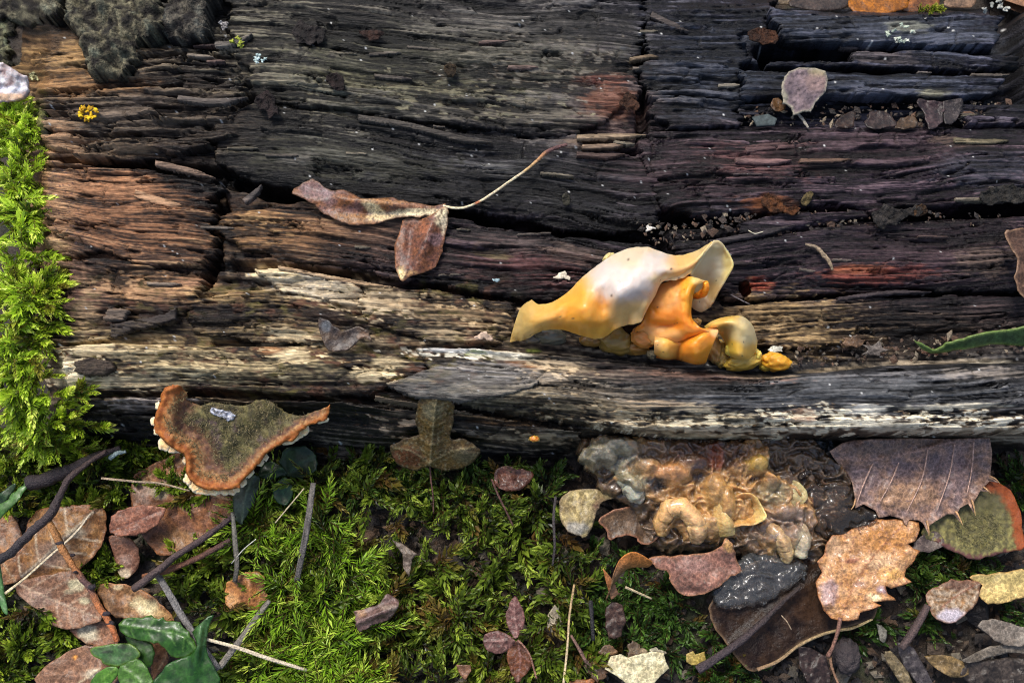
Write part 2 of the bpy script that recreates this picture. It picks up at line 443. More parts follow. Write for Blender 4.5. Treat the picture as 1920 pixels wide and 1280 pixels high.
# u, v, ru, rv, turn, colour, strength, raggedness
PATCH = [
    (1915, 100, 36, 120, 0, (.012, .011, .012), .95, .3), (320, 600, 60, 20, 5, DKBR, .9, .7), (420, 600, 90, 26, 0, BLACK, .8, .9), (640, 600, 70, 18, 8, DKBR, .9, .9), (450, 720, 160, 14, 2, DKBR, .8, .9), (600, 700, 90, 22, 3, (.03, .032, .02), .85, .9), (800, 610, 60, 30, 0, BLACK, .85, .8), (320, 730, 120, 10, 0, DKBR, .8, .8), (200, 620, 50, 20, 0, DKBR, .8, .8), (760, 570, 60, 16, 8, DKBR, .8, .9), (640, 715, 120, 20, 4, DKBR, .7, .9),  # first patch: shadow right of the slats, painted black onto the dark wood
    (700, 340, 330, 45, 4, BLACK, .75, .6), (470, 250, 90, 60, 0, BLACK, .8, .4), (330, 230, 130, 70, 5, DKBR, .5, .6),
    (1120, 420, 120, 30, 5, BLACK, .7, .5), (1300, 430, 120, 40, 0, BLACK, .5, .5), (420, 470, 40, 60, 0, BLACK, .8, .3),
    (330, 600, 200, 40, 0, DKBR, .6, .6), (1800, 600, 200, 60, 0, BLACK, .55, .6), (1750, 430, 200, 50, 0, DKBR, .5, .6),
    (900, 110, 300, 60, 5, OLIVE, .62, .8), (700, 150, 180, 70, 5, OLIVE, .6, .9), (840, 190, 250, 30, 5, GREY, .75, 1.),
    (780, 160, 170, 18, 5, (.26, .24, .13), .8, 1.), (950, 210, 160, 25, 5, (.22, .19, .14), .8, 1.), (1000, 60, 220, 50, 3, GREY, .45, 1.),
    (930, 320, 35, 12, 8, (.2, .19, .18), .9, .5), (640, 300, 200, 40, 5, OLIVE, .35, 1.), (560, 300, 30, 14, 0, GREY, .7, .6),
    (1080, 340, 160, 60, 0, (.05, .055, .05), .4, .7), (1120, 265, 60, 12, -2, (.28, .19, .12), .7, .5),
    (1150, 190, 60, 30, 0, (.20, .075, .04), .6, .7), (1130, 150, 60, 14, 0, RED, .35, .6), (1310, 320, 170, 60, 3, PURPLE, .7, .8),
    (1420, 300, 120, 30, 3, (.2, .09, .08), .6, .9), (1620, 280, 240, 40, 0, PURPLE, .55, .8), (1450, 383, 60, 14, 5, (.3, .1, .03), .7, .6),
    (1800, 265, 60, 10, 5, (.25, .17, .12), .7, .6), (1850, 320, 100, 40, 0, BLUE, .5, .8),
    (1650, 60, 260, 45, 2, BLUE, .7, .7), (1600, 160, 300, 30, 2, BLUE, .6, .8), (1650, 105, 70, 14, 2, (.25, .2, .19), .7, .8),
    (1330, 130, 120, 100, 0, BLUE, .55, .8), (1700, 50, 40, 14, 0, (.36, .36, .28), .8, .6), (1750, 175, 30, 10, 0, (.4, .38, .25), .8, .5),
    (1640, 515, 110, 18, -2, RED, .95, .75), (1610, 505, 60, 10, -2, (.5, .15, .05), .8, .7), (1425, 532, 28, 14, 0, (.38, .08, .04), .95, .5),
    (1700, 480, 220, 50, 0, PURPLE, .6, .8), (1850, 490, 60, 30, 0, (.27, .19, .14), .7, .9), (1600, 440, 200, 30, 5, (.07, .05, .06), .5, .8),
    (1450, 600, 110, 45, 0, (.42, .28, .13), .8, 1.3), (1530, 650, 60, 30, 0, (.36, .24, .11), .7, 1.3), (1430, 575, 70, 15, 0, (.34, .22, .1), .7, 1.2),
    (990, 500, 120, 40, 8, (.17, .07, .06), .6, .9), (960, 450, 110, 25, 8, (.2, .15, .13), .7, .9), (920, 475, 40, 10, 8, (.24, .22, .08), .7, .8),
    (1090, 480, 90, 20, 10, (.2, .14, .1), .6, .9), (500, 430, 100, 34, 8, (.36, .2, .08), .8, .9), (600, 440, 150, 30, 6, (.25, .12, .06), .6, 1.),
    (650, 395, 60, 14, 8, (.34, .18, .07), .6, .8), (780, 470, 150, 40, 8, (.13, .08, .06), .5, .9),
    (100, 350, 62, 130, 8, (.44, .25, .13), .95, .35), (220, 350, 130, 34, 8, (.40, .19, .09), .85, .8), (240, 420, 130, 50, 10, (.32, .15, .07), .8, .9),
    (150, 105, 110, 30, -5, (.42, .25, .10), .85, .8), (130, 160, 80, 26, 0, (.38, .2, .08), .8, .8), (230, 165, 80, 14, 0, (.36, .19, .08), .6, .8),
    (300, 230, 160, 50, 0, (.11, .085, .06), .6, 1.), (250, 210, 120, 18, 0, (.16, .12, .09), .6, 1.), (200, 280, 100, 16, 3, (.25, .17, .1), .7, .8),
    (85, 465, 40, 30, 20, (.5, .33, .17), .9, .6), (250, 535, 140, 30, 3, (.42, .24, .12), .85, .9), (360, 525, 30, 14, 0, (.42, .22, .12), .9, .4),
    (160, 600, 26, 70, 0, (.62, .44, .22), .7, 1.), (150, 550, 60, 60, 10, (.22, .12, .09), .5, .8), (260, 640, 110, 26, 3, (.45, .32, .15), .75, 1.2),
    (140, 700, 42, 34, 0, (.85, .72, .48), 1., .35), (230, 714, 110, 14, 2, CREAM, .95, .9), (245, 665, 60, 12, 8, CREAM, .95, .9), (170, 655, 50, 16, 0, CREAM, .9, .9),
    (330, 700, 70, 18, 3, (.5, .46, .3), .8, .9), (420, 690, 200, 30, 2, (.3, .24, .13), .7, 1.2), (350, 670, 200, 18, 2, (.55, .42, .22), .7, 1.3),
    (575, 535, 100, 24, 14, (.72, .6, .42), 1., .8), (520, 512, 50, 12, 14, CREAM, .9, .8), (700, 560, 90, 30, 8, (.6, .46, .28), .8, 1.3), (850, 580, 120, 30, 8, (.4, .27, .14), .75, 1.2),
    (540, 625, 40, 10, 4, (.85, .75, .5), .95, .8), (540, 665, 36, 16, 0, CREAM, 1., .7), (500, 655, 30, 10, 0, (.42, .2, .08), .7, .6), (690, 705, 36, 10, 0, CREAM, 1., .7),
    (640, 640, 110, 26, 4, (.45, .34, .2), .7, 1.3), (470, 620, 150, 26, 3, (.34, .24, .12), .7, 1.2), (720, 680, 40, 12, 3, CREAM, .9, .8), (840, 625, 60, 14, 3, (.55, .42, .25), .7, 1.),
    (905, 632, 20, 8, 0, (.7, .5, .35), .9, .4), (920, 620, 50, 10, 4, (.5, .35, .2), .7, .8), (450, 555, 120, 18, 3, (.4, .27, .12), .6, 1.2),
    (850, 656, 70, 6, 2, (.75, .76, .74), .9, .6), (960, 667, 44, 9, 4, (.86, .80, .62), 1., .3), (890, 662, 20, 6, 0, (.25, .3, .05), .8, .5), (1000, 655, 14, 5, 0, (.25, .3, .05), .8, .5),
    (985, 683, 40, 7, 6, (.3, .12, .04), .9, .4), (1045, 685, 56, 12, 4, (.72, .56, .36), .95, .7), (1030, 707, 40, 9, 0, (.66, .54, .40), .9, .6), (900, 700, 110, 26, 4, (.24, .23, .22), .85, .5),
    (840, 735, 90, 14, 5, (.19, .2, .2), .7, .6), (880, 740, 80, 18, 5, OLIVE, .5, .9), (1120, 755, 130, 34, 6, (.36, .26, .14), .7, 1.3), (1000, 745, 150, 20, 5, (.28, .23, .14), .6, 1.2),
    (1500, 735, 450, 32, 0, (.115, .12, .125), .7, .7), (1200, 700, 150, 20, 3, (.10, .07, .06), .7, .8), (1330, 705, 140, 8, 3, (.3, .17, .12), .7, .9), (1430, 705, 60, 5, 0, (.5, .36, .22), .8, .6),
    (1260, 803, 110, 9, 3, (.66, .52, .32), .8, 1.7), (1240, 760, 60, 10, 3, (.5, .36, .22), .7, 1.2), (1330, 785, 120, 14, 3, (.55, .45, .28), .8, 1.2), (1420, 806, 120, 9, 0, WHITE, .9, 1.6),
    (1300, 765, 40, 10, 0, (.7, .56, .36), .8, 1.), (1560, 796, 110, 10, -1, WHITE, .9, 1.6), (1620, 768, 50, 10, -4, (.85, .8, .68), 1., .9), (1660, 800, 60, 10, 0, WHITE, .9, .9),
    (1790, 762, 120, 5, -1, WHITE, .95, .9), (1850, 804, 110, 6, -1, (.6, .5, .34), .9, 1.6), (1850, 700, 80, 10, 0, (.5, .42, .34), .5, 1.1), (1720, 677, 130, 5, -2, (.72, .58, .40), .95, .6),
    (1860, 676, 60, 4, 0, (.8, .7, .52), .95, .5), (1560, 690, 60, 4, -5, (.6, .46, .28), .9, .5), (1500, 780, 30, 14, 0, (.55, .33, .2), .8, .8), (1330, 815, 120, 6, 2, CREAM, .8, 1.),
    (940, 785, 80, 10, 4, (.42, .24, .1), .6, .9), (740, 790, 40, 24, 0, (.5, .36, .24), .55, .9), (260, 760, 90, 12, 3, (.5, .42, .36), .75, 1.), (300, 750, 60, 8, 3, (.6, .52, .46), .8, .9),
    (1000, 830, 140, 12, 3, (.36, .27, .17), .6, 1.2),
]
NPATCH = len(PATCH)

def wood_col(u, v, tone, crack, wv, seed):
    n1 = fbm(u / 210., v / 90., 301, 3)
    n2 = fbm(u / 120., v / 60., 401, 3)
    st = pn(u / 160., wv / 4.2, seed + 31)
    st2 = pn(u / 50., wv / 2.8, seed + 33)
    st3 = pn(u / 9., v / 4., seed + 34)
    big = fbm(u / 300., v / 120., 302, 3)
    t = tone + 0.22 * st + 0.20 * st2 + .12 * st3 + .26 * big
    t = np.clip(.46 + (t - .46) * 1.45, 0, 1.3)
    W = np.full(u.shape, .02)
    D3 = np.ones(u.shape + (1,)) * np.array([.008, .006, .006]) * .02
    M3 = np.ones(u.shape + (1,)) * np.array([.042, .031, .026]) * .02
    L3 = np.ones(u.shape + (1,)) * np.array([.18, .15, .12]) * .02
    wob1, wob2 = 26 * n1, 18 * n2
    for (ru_, rv_, rw, rh, d_, m_, l_) in REGION:
        w = np.exp(-(((u - ru_ + wob1) / rw) ** 2 + ((v - rv_ + wob2) / rh) ** 2))
        W = W + w
        D3 = D3 + w[:, None] * np.asarray(d_); M3 = M3 + w[:, None] * np.asarray(m_); L3 = L3 + w[:, None] * np.asarray(l_)
    D3, M3, L3 = D3 / W[:, None], M3 / W[:, None], L3 / W[:, None]
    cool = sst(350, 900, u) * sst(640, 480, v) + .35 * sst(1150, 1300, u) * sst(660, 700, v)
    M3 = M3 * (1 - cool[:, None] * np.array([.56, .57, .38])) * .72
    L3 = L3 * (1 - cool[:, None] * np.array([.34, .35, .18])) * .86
    c = mix(D3 * .6, M3, sst(.12, .62, t))
    c = mix(c, L3, sst(.60, 1.02, t))
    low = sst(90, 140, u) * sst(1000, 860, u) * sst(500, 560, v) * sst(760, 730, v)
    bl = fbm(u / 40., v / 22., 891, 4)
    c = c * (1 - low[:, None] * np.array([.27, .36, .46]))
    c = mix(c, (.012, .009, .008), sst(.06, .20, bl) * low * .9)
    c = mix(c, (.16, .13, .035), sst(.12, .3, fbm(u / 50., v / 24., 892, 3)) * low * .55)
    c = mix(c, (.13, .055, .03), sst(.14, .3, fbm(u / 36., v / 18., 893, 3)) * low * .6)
    fl = .55 * fbm(u / 30., v / 14., 881, 4) + .45 * fbm(u / 46., wv / 10., 883, 4) + .22 * pn(u / 12., wv / 4., 882)
    for (fu, fv, fw, fh, turn, fc) in FLAKE:
        a = math.radians(turn)
        x, y = u - fu, v - fv
        e = ((x * math.cos(a) + y * math.sin(a)) / fw) ** 2 + ((-x * math.sin(a) + y * math.cos(a)) / fh) ** 2
        k = e < 2.2
        if k.any():
            ad = .17 if (sum(fc) > 2.0 or fu == 575) else (.04 if sum(fc) > 1.6 else .02)
            f = sst(.08, .14, fl[k] + ad - .20 * e[k])
            rim = sst(.02, .08, fl[k] + ad - .20 * e[k])
            c[k] = mix(c[k], np.asarray(fc) * np.array([.22, .15, .10]), rim * .75)
            c[k] = mix(c[k], np.asarray(fc) * (.72 + .5 * np.clip(t[k], 0, 1))[:, None], f)
    rag = 0.55 * pn(u / 34., wv / 6., 777) + 0.45 * pn(u / 14., wv / 4., 778) + 0.5 * fbm(u / 60., v / 25., 779, 3)
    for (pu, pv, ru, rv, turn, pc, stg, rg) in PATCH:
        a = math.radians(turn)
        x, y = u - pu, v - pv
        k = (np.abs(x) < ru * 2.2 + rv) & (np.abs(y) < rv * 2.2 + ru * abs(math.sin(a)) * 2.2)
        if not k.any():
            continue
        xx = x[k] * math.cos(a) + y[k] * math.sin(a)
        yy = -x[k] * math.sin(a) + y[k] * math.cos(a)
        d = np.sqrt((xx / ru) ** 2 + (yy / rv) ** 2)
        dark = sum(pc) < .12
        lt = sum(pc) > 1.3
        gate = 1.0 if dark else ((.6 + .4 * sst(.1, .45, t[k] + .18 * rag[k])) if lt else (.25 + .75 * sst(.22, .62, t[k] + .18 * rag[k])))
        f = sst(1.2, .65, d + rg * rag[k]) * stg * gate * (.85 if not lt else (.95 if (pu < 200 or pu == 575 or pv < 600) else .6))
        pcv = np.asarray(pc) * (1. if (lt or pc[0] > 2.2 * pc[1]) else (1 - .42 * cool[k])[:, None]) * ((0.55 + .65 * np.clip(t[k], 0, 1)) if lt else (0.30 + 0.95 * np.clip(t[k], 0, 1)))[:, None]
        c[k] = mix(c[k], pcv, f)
    dots = sst(.42, .6, pn(u / 5., v / 5., 909)) * sst(62, 80, u) * sst(170, 140, u) * sst(270, 300, v) * sst(480, 450, v)
    c = mix(c, (.04, .02, .03), dots * .85)
    c = mix(c, (.008, .007, .006), crack * .8)
    sp = (rnd2(u / 2.3, v / 2.3, 555) > .9988)
    c[sp] = (.5, .5, .48)
    return c

def grid_faces(nu, nv, keep=None):
    i = np.arange(nu * nv).reshape(nv, nu)
    a, b, c, d = i[:-1, :-1], i[:-1, 1:], i[1:, 1:], i[1:, :-1]
    f = np.stack([a, d, c, b], -1).reshape(-1, 4)
    if keep is not None:
        k = keep.reshape(nv, nu)
        kk = (k[:-1, :-1] & k[:-1, 1:] & k[1:, 1:] & k[1:, :-1]).ravel()
        f = f[kk]
    return f

def boundary(f):
    """directed boundary edges of a quad set"""
    e = np.concatenate([f[:, [0, 1]], f[:, [1, 2]], f[:, [2, 3]], f[:, [3, 0]]])
    m = int(e.max()) + 1
    key = np.minimum(e[:, 0], e[:, 1]).astype(np.int64) * m + np.maximum(e[:, 0], e[:, 1])
    _, inv, cnt = np.unique(key, return_inverse=True, return_counts=True)
    return e[cnt[inv] == 1]

def compact(verts, faces, *arrs):
    used = np.unique(np.concatenate([f.ravel() for f in faces]))
    mp = np.full(len(verts), -1, np.int64)
    mp[used] = np.arange(len(used))
    return (verts[used], [mp[f] for f in faces]) + tuple(a[used] for a in arrs)

def slab(name, poly, off, thick, seed, parent, gu=3.0, gv=1.6, jag=18, wig=3, rnd=10, amp=1.0, lam=1.0, slope=(0, 0), mode='wood', colf=None, hfun=None, mat=None, lump=30, warp=1.0, base=None, **tags):
    """a broken piece of wood with its own thickness: outline poly (photo pixels), its top off above the log's broad shape"""
    poly = np.asarray(poly, float)
    u0, v0 = poly.min(0) - jag - 4
    u1, v1 = poly.max(0) + jag + 4
    us, vs = np.arange(u0, u1, gu), np.arange(v0, v1, gv)
    u, v = np.meshgrid(us, vs)
    u, v = u.ravel(), v.ravel()
    uq = u + jag * (0.45 * pn(v / 7., u / 400., seed + 50) + 0.3 * pn(v / 3.5, u / 400., seed + 51) + 0.6 * pn(v / 20., u / 400., seed + 52) + 1.0 * pn(v / 55., u / 400., seed + 55))
    vq = v + wig * (pn(u / 60., v / 60., seed + 53) + 0.6 * pn(u / 18., v / 40., seed + 54))
    d = sdf(uq, vq, poly)
    b = (base if base is not None else LH)(u, v)
    cu, cv = poly.mean(0)
    hb = b + off + slope[0] * (u - cu) + slope[1] * (v - cv)
    if hfun is not None:
        hb = hb + hfun(u, v)
    if mode == 'wood':
        dh, tone, crack, wv = grain(u, v, seed, amp, lam, warp)
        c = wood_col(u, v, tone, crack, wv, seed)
    else:
        wu, wv2 = u + 7 * pn(u / 20., v / 20., seed + 6), v + 7 * pn(u / 20., v / 20., seed + 7)
        w1, w2 = worley(wu / 44., wv2 / 40., seed), worley(wu / 15., wv2 / 14., seed + 2)
        dh = lump * (.75 - 1.1 * w1 + .5 * fbm(u / 60., v / 60., seed + 3, 3)) + min(10, lump * .35) * (.5 - w2) + 5 * fbm(u / 7., v / 7., seed + 8, 3)
        tone = 0.42 + 0.5 * fbm(u / 20., v / 20., seed + 4, 4) + .35 * (.5 - w2)
        c = mix((.012, .010, .008), (.19, .17, .105), sst(.25, .85, tone))
        c = mix(c, (.22, .23, .16), sst(.15, .6, fbm(u / 30., v / 30., seed + 5, 4)) * .6)
    if colf is not None:
        c = colf(u, v, c)
    x = np.clip(d / rnd, 0, 1)
    drop = rnd * 0.9 * (1 - np.sqrt(np.clip(1 - (1 - x) ** 2, 0, 1)))
    h = hb + dh - drop
    xy = P(u, v, hb)[:, :2]
    pos = np.concatenate([xy, h[:, None]], 1)
    keep = d > 0
    f = grid_faces(len(us), len(vs), keep)
    if not len(f):
        return None
    e = boundary(f)
    bi = np.unique(e)
    mp = np.full(len(pos), -1, np.int64)
    mp[bi] = len(pos) + np.arange(len(bi))
    low = pos[bi].copy()
    low[:, 2] = (hb[bi] - thick)
    low[:, :2] += rng.normal(0, 1.0, (len(bi), 2))
    pos = np.concatenate([pos, low])
    c = np.concatenate([c, c[bi] * .8])
    sk = np.stack([e[:, 1], e[:, 0], mp[e[:, 0]], mp[e[:, 1]]], 1)
    pos, fs, c = compact(pos, [np.concatenate([f, sk])], c)
    return mesh_obj(name, pos, fs, mat or M['wood'], parent, c, **tags)

log = thing('fallen_log', 'rotting dark grey-brown log with split grain lying across the whole picture', 'log', (960, 500, 0))

# core of the log
DIG = [([(440, 330), (500, 356), (560, 364), (700, 380), (850, 398), (960, 414), (1060, 434), (1240, 446)], 13, 70), ([(1206, -40), (1208, 60), (1202, 120), (1206, 240)], 10, 45), ([(1240, 400), (1236, 470)], 16, 40),
       ([(430, 300), (400, 350), (418, 400), (398, 450), (404, 490), (380, 530)], 11, 45), ([(110, 300), (240, 306), (400, 320)], 9, 40), ([(1440, 98), (1520, 100), (1610, 96)], 17, 120), ([(1600, 90), (1900, 96)], 9, 80), ([(1390, 124), (1900, 134)], 6, 60),
       ([(1385, 208), (1560, 212), (1900, 214)], 20, 34), ([(1895, -10), (1900, 100), (1905, 200)], 26, 60), ([(1240, 408), (1420, 405), (1560, 396), (1700, 396), (1960, 384)], 12, 60), ([(1395, 541), (1399, 541)], 13, 170),
       ([(440, 492), (640, 512), (800, 534), (960, 560), (1060, 570)], 8, 35), ([(1360, 566), (1560, 552), (1960, 548)], 6, 30), ([(470, 190), (430, 240), (440, 330)], 22, 34), ([(1100, 262), (1190, 282)], 6, 30), ([(400, 640), (560, 640)], 6, 20), ([(120, 740), (400, 738), (720, 748)], 8, 26)]
def dig(u, v):
    out = np.zeros(u.shape)
    for pts, w, dp in DIG:
        pp = np.asarray(pts)
        k = (u > pp[:, 0].min() - 3 * w) & (u < pp[:, 0].max() + 3 * w) & (v > pp[:, 1].min() - 3 * w) & (v < pp[:, 1].max() + 3 * w)
        if k.any():
            d, _ = pdist(u[k], v[k], pts)
            out[k] = np.maximum(out[k], dp * np.exp(-(d / w) ** 4))
    return out
gu, gv = 4.0, 3.0
us, vs = np.arange(-60, 2010, gu), np.arange(-250, 900, gv)
u, v = np.meshgrid(us, vs); u, v = u.ravel(), v.ravel()
hb = LH(u, v)
hb = np.where(u > 1440, hb * sst(8, 24, v + 4 * pn(u / 40., u * 0, 6)), hb)
dh, tone, crack, wv = grain(u, v, 11, 1.2)
face = sst(760, 850, v)
dh = dh * (1 - face * .4) + face * 16 * fbm(u / 40., v / 25., 66, 4)
pos = np.concatenate([P(u, v, hb)[:, :2], (hb - 11 + dh * sst(5, 60, hb) - dig(u, v))[:, None]], 1)
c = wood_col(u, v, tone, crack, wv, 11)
mesh_obj('core', pos, grid_faces(len(us), len(vs)), M['wood'], log, c)

def pl(name, poly, off, thick, seed, **k):
    return slab(name, poly, off, thick, seed, log, **k)

# upper centre plates
pl('wood_plate', [(395, -70), (1205, -70), (1212, 40), (1195, 120), (1200, 175), (1120, 235), (1060, 252), (980, 246), (760, 222), (560, 196), (470, 170), (440, 90)], 8, 30, 21, jag=26)
pl('wood_plate', [(400, 215), (480, 190), (700, 226), (980, 262), (1180, 285), (1238, 330), (1240, 420), (1160, 436), (1050, 428), (960, 404), (840, 388), (640, 372), (560, 352), (470, 338), (405, 300)], 2, 26, 22, jag=10)
pl('wood_plate', [(425, 402), (480, 382), (560, 376), (700, 388), (850, 404), (960, 424), (1060, 440), (1200, 452), (1250, 475), (1180, 530), (1050, 560), (950, 552), (800, 524), (640, 500), (500, 486), (425, 462), (412, 430)], 9, 24, 23, jag=30, rnd=14)
pl('wood_plate', [(470, 500), (560, 505), (670, 528), (690, 556), (600, 562), (520, 545)], 4, 14, 24, jag=16)
pl('wood_plate', [(680, 545), (800, 540), (960, 566), (975, 615), (930, 645), (800, 640), (690, 605)], 2, 12, 25, jag=18)
pl('wood_plate', [(350, 560), (470, 545), (640, 570), (720, 610), (640, 640), (480, 640), (350, 620)], 3, 14, 26, jag=20)
# the long strip along the front, left of the ridge
pl('wood_plate', [(108, 648), (200, 640), (420, 645), (640, 655), (800, 668), (800, 700), (700, 735), (560, 742), (400, 728), (240, 735), (125, 728), (105, 690)], 8, 26, 27, jag=12, rnd=14)
pl('wood_plate', [(190, 742), (400, 745), (620, 752), (760, 765), (900, 775), (1100, 812), (1100, 850), (900, 842), (760, 838), (600, 825), (420, 820), (240, 800), (190, 775)], 14, 20, 28, jag=14, amp=1.3)
# the front ridge
pl('ridge_plank', [(782, 648), (870, 650), (1000, 660), (1200, 674), (1300, 688), (1440, 699), (1540, 693), (1650, 682), (1760, 675), (2010, 676), (2010, 806), (1760, 809), (1600, 813), (1420, 824), (1300, 822), (1190, 808), (1080, 792), (960, 770), (850, 752), (770, 745), (725, 716), (790, 690)], 16, 52, 29, jag=12, wig=2, rnd=20, warp=.8,
   hfun=lambda u, v: 20 * np.exp(-((v - 745) / 50.) ** 2) * sst(760, 1000, u) + sst(700, 1200, u) * 8)
pl('wood_flake', [(792, 690), (880, 681), (960, 690), (1012, 712), (1000, 724), (930, 744), (860, 754), (770, 746), (720, 717)], 27, 20, 30, jag=8, wig=3, rnd=6, amp=.35, lam=.4,
   hfun=lambda u, v: 20 * np.exp(-((v - 745) / 50.) ** 2) * sst(760, 1000, u) + sst(700, 1200, u) * 8 - 4, colf=lambda u, v, c: mix(c, mix((.06, .055, .05), (.24, .22, .19), sst(-.4, .5, fbm(u / 40., v / 10., 8, 4))), .55))
# left end blocks
pl('wood_block', [(48, 95), (150, 78), (300, 90), (440, 95), (468, 160), (440, 230), (395, 285), (250, 300), (110, 290), (72, 260), (60, 180)], 10, 40, 31, jag=44, amp=1.9, lam=1.5, slope=(-.05, 0), warp=1.5)
pl('wood_block', [(64, 292), (150, 305), (300, 315), (400, 345), (402, 430), (385, 500), (290, 498), (180, 470), (120, 480), (86, 440), (70, 360)], 8, 40, 32, jag=34, amp=1.3, warp=1.3, slope=(0, -.03))
pl('wood_block', [(100, 490), (180, 478), (300, 506), (385, 520), (380, 560), (330, 600), (230, 620), (170, 640), (112, 640), (100, 560)], 6, 40, 33, jag=30, amp=1.2, warp=1.3)
pl('wood_chip', [(195, 570), (236, 580), (230, 600), (190, 600)], 18, 12, 34, jag=6, rnd=5, colf=lambda u, v, c: mix(c, (.16, .12, .09), .8))
pl('wood_chip', [(205, 608), (300, 588), (330, 575), (325, 598), (250, 620), (205, 636)], 15, 12, 35, jag=8, rnd=5, colf=lambda u, v, c: mix(c, (.05, .04, .035), .8))
pl('bark_chip', [(138, 678), (170, 670), (212, 676), (216, 690), (200, 702), (160, 708), (138, 700)], 17, 12, 36, jag=4, rnd=6, mode='bark', lump=6, colf=lambda u, v, c: mix(c, (.05, .035, .025), .92))
pl('wood_chip', [(35, 465), (62, 470), (72, 510), (50, 520), (35, 500)], 40, 30, 37, jag=4, rnd=6, colf=lambda u, v, c: mix(c, (.07, .045, .04), .9))
# right of the cross break
pl('wood_plate', [(1212, -60), (1445, -60), (1456, 30), (1450, 52), (1402, 56), (1408, 110), (1390, 120), (1386, 235), (1250, 240), (1215, 200), (1205, 100)], 10, 30, 41, jag=24)
pl('slat', [(1448, 12), (1530, 22), (1700, 26), (1800, 22), (1885, 26), (1880, 60), (1868, 84), (1760, 84), (1600, 78), (1460, 78)], 34, 36, 42, jag=12, rnd=10)
pl('slat', [(1602, 97), (1720, 94), (1910, 104), (1912, 122), (1800, 130), (1600, 120), (1440, 122), (1440, 112), (1596, 112)], 20, 30, 43, jag=12, rnd=8)
pl('slat', [(1385, 128), (1560, 132), (1800, 136), (1880, 146), (1870, 178), (1740, 184), (1560, 176), (1385, 182)], 24, 32, 44, jag=14, rnd=9)
pl('slat', [(1780, 196), (2000, 190), (2000, 232), (1800, 234)], 6, 26, 45, jag=12, rnd=8)
pl('slat', [(1380, 190), (1470, 188), (1460, 212), (1380, 214)], 8, 20, 46, jag=12, rnd=6)
pl('wood_plate', [(1185, 246), (1300, 240), (1560, 238), (2010, 236), (2010, 358), (1860, 372), (1760, 388), (1700, 384), (1640, 398), (1560, 380), (1440, 396), (1300, 398), (1236, 388), (1212, 320)], 8, 34, 47, jag=12)
pl('wood_plate', [(1380, 418), (1480, 400), (1620, 392), (1640, 404), (1520, 420), (1440, 438), (1380, 440)], 6, 18, 48, jag=10, rnd=8)
pl('wood_plate', [(1250, 452), (1400, 440), (1560, 420), (1700, 412), (2010, 396), (2010, 545), (1840, 545), (1640, 538), (1560, 548), (1420, 560), (1360, 560), (1290, 500)], 6, 26, 49, jag=8, rnd=14,
   hfun=lambda u, v: -190 * sst(14, 10, np.hypot((u - 1397) / .8, (v - 541) * .85 + 2 * pn(u / 6., v / 6., 4))))
pl('wood_plate', [(1370, 572), (1560, 556), (1800, 552), (2010, 552), (2010, 612), (1800, 618), (1620, 640), (1480, 655), (1400, 640)], 2, 18, 50, jag=14, rnd=12)
# splinters
def splinter(pts, w, off, seed, col=None):
    p = catmull(pts, 6)
    n = len(p)
    t = np.linspace(0, 1, n)
    hw = w * np.clip(np.minimum(1, (1 - t) * 3.0), .05, 1)
    tg = np.gradient(p, axis=0)
    nr = np.stack([-tg[:, 1], tg[:, 0]], 1) / (np.linalg.norm(tg, axis=1)[:, None] + 1e-9)
    poly = np.concatenate([p + nr * hw[:, None], (p - nr * hw[:, None])[::-1]])
    return slab('splinter', poly, off, 14, seed, log, gu=2.0, gv=1.3, jag=2, wig=.6, rnd=max(2, w * .8), amp=.3, lam=0,
                colf=(None if col is None else (lambda u, v, c: mix(c, np.asarray(col) * (0.6 + .8 * c.mean(-1, keepdims=True) / .08).clip(.5, 1.2), .75))))
SPL = [
    ([(1080, 256), (1150, 254), (1220, 251)], 5, 14, (.36, .26, .16)), ([(1090, 274), (1140, 273), (1172, 270)], 5, 12, (.26, .18, .12)),
    ([(670, 218), (760, 232), (860, 258), (930, 266)], 6, 14, (.10, .085, .07)), ([(1080, 288), (1130, 292), (1180, 286)], 5, 10, (.12, .075, .06)),
    ([(1500, 300), (1560, 300), (1605, 298)], 4, 12, (.2, .12, .08)), ([(1400, 278), (1480, 270), (1540, 266)], 7, 13, (.16, .09, .085)),
    ([(1380, 300), (1440, 302), (1494, 299)], 6, 12, (.17, .1, .09)), ([(330, 182), (400, 190), (470, 180)], 6, 26, (.12, .1, .085)),
    ([(290, 305), (350, 318), (405, 332)], 6, 14, (.3, .2, .14)), ([(250, 360), (300, 376), (345, 385)], 8, 12, (.42, .25, .14)),
    ([(455, 378), (475, 362), (490, 342)], 6, 20, (.12, .1, .09)), ([(400, 82), (440, 78), (480, 58)], 5, 22, (.16, .14, .12)),
    ([(520, 150), (620, 170), (720, 180)], 4, 12, (.14, .13, .09)), ([(1790, 262), (1850, 264), (1902, 262)], 5, 12, (.2, .17, .1)),
    ([(1180, 112), (1215, 105), (1240, 106)], 4, 16, (.2, .14, .08)), ([(1220, 25), (1250, 40), (1300, 60)], 6, 18, (.10, .08, .07)),
    ([(1570, 560), (1660, 548), (1760, 546)], 4, 10, (.08, .06, .06)), ([(520, 500), (640, 524), (760, 540)], 4, 12, (.34, .22, .12)),
    ([(1330, 455), (1420, 438), (1500, 418)], 6, 12, (.06, .05, .05)), ([(700, 745), (800, 762), (900, 778)], 5, 22, (.16, .12, .08)),
]
for i, (pts, w, off, sc) in enumerate(SPL):
    splinter(pts, w, off, 600 + i * 7, sc)
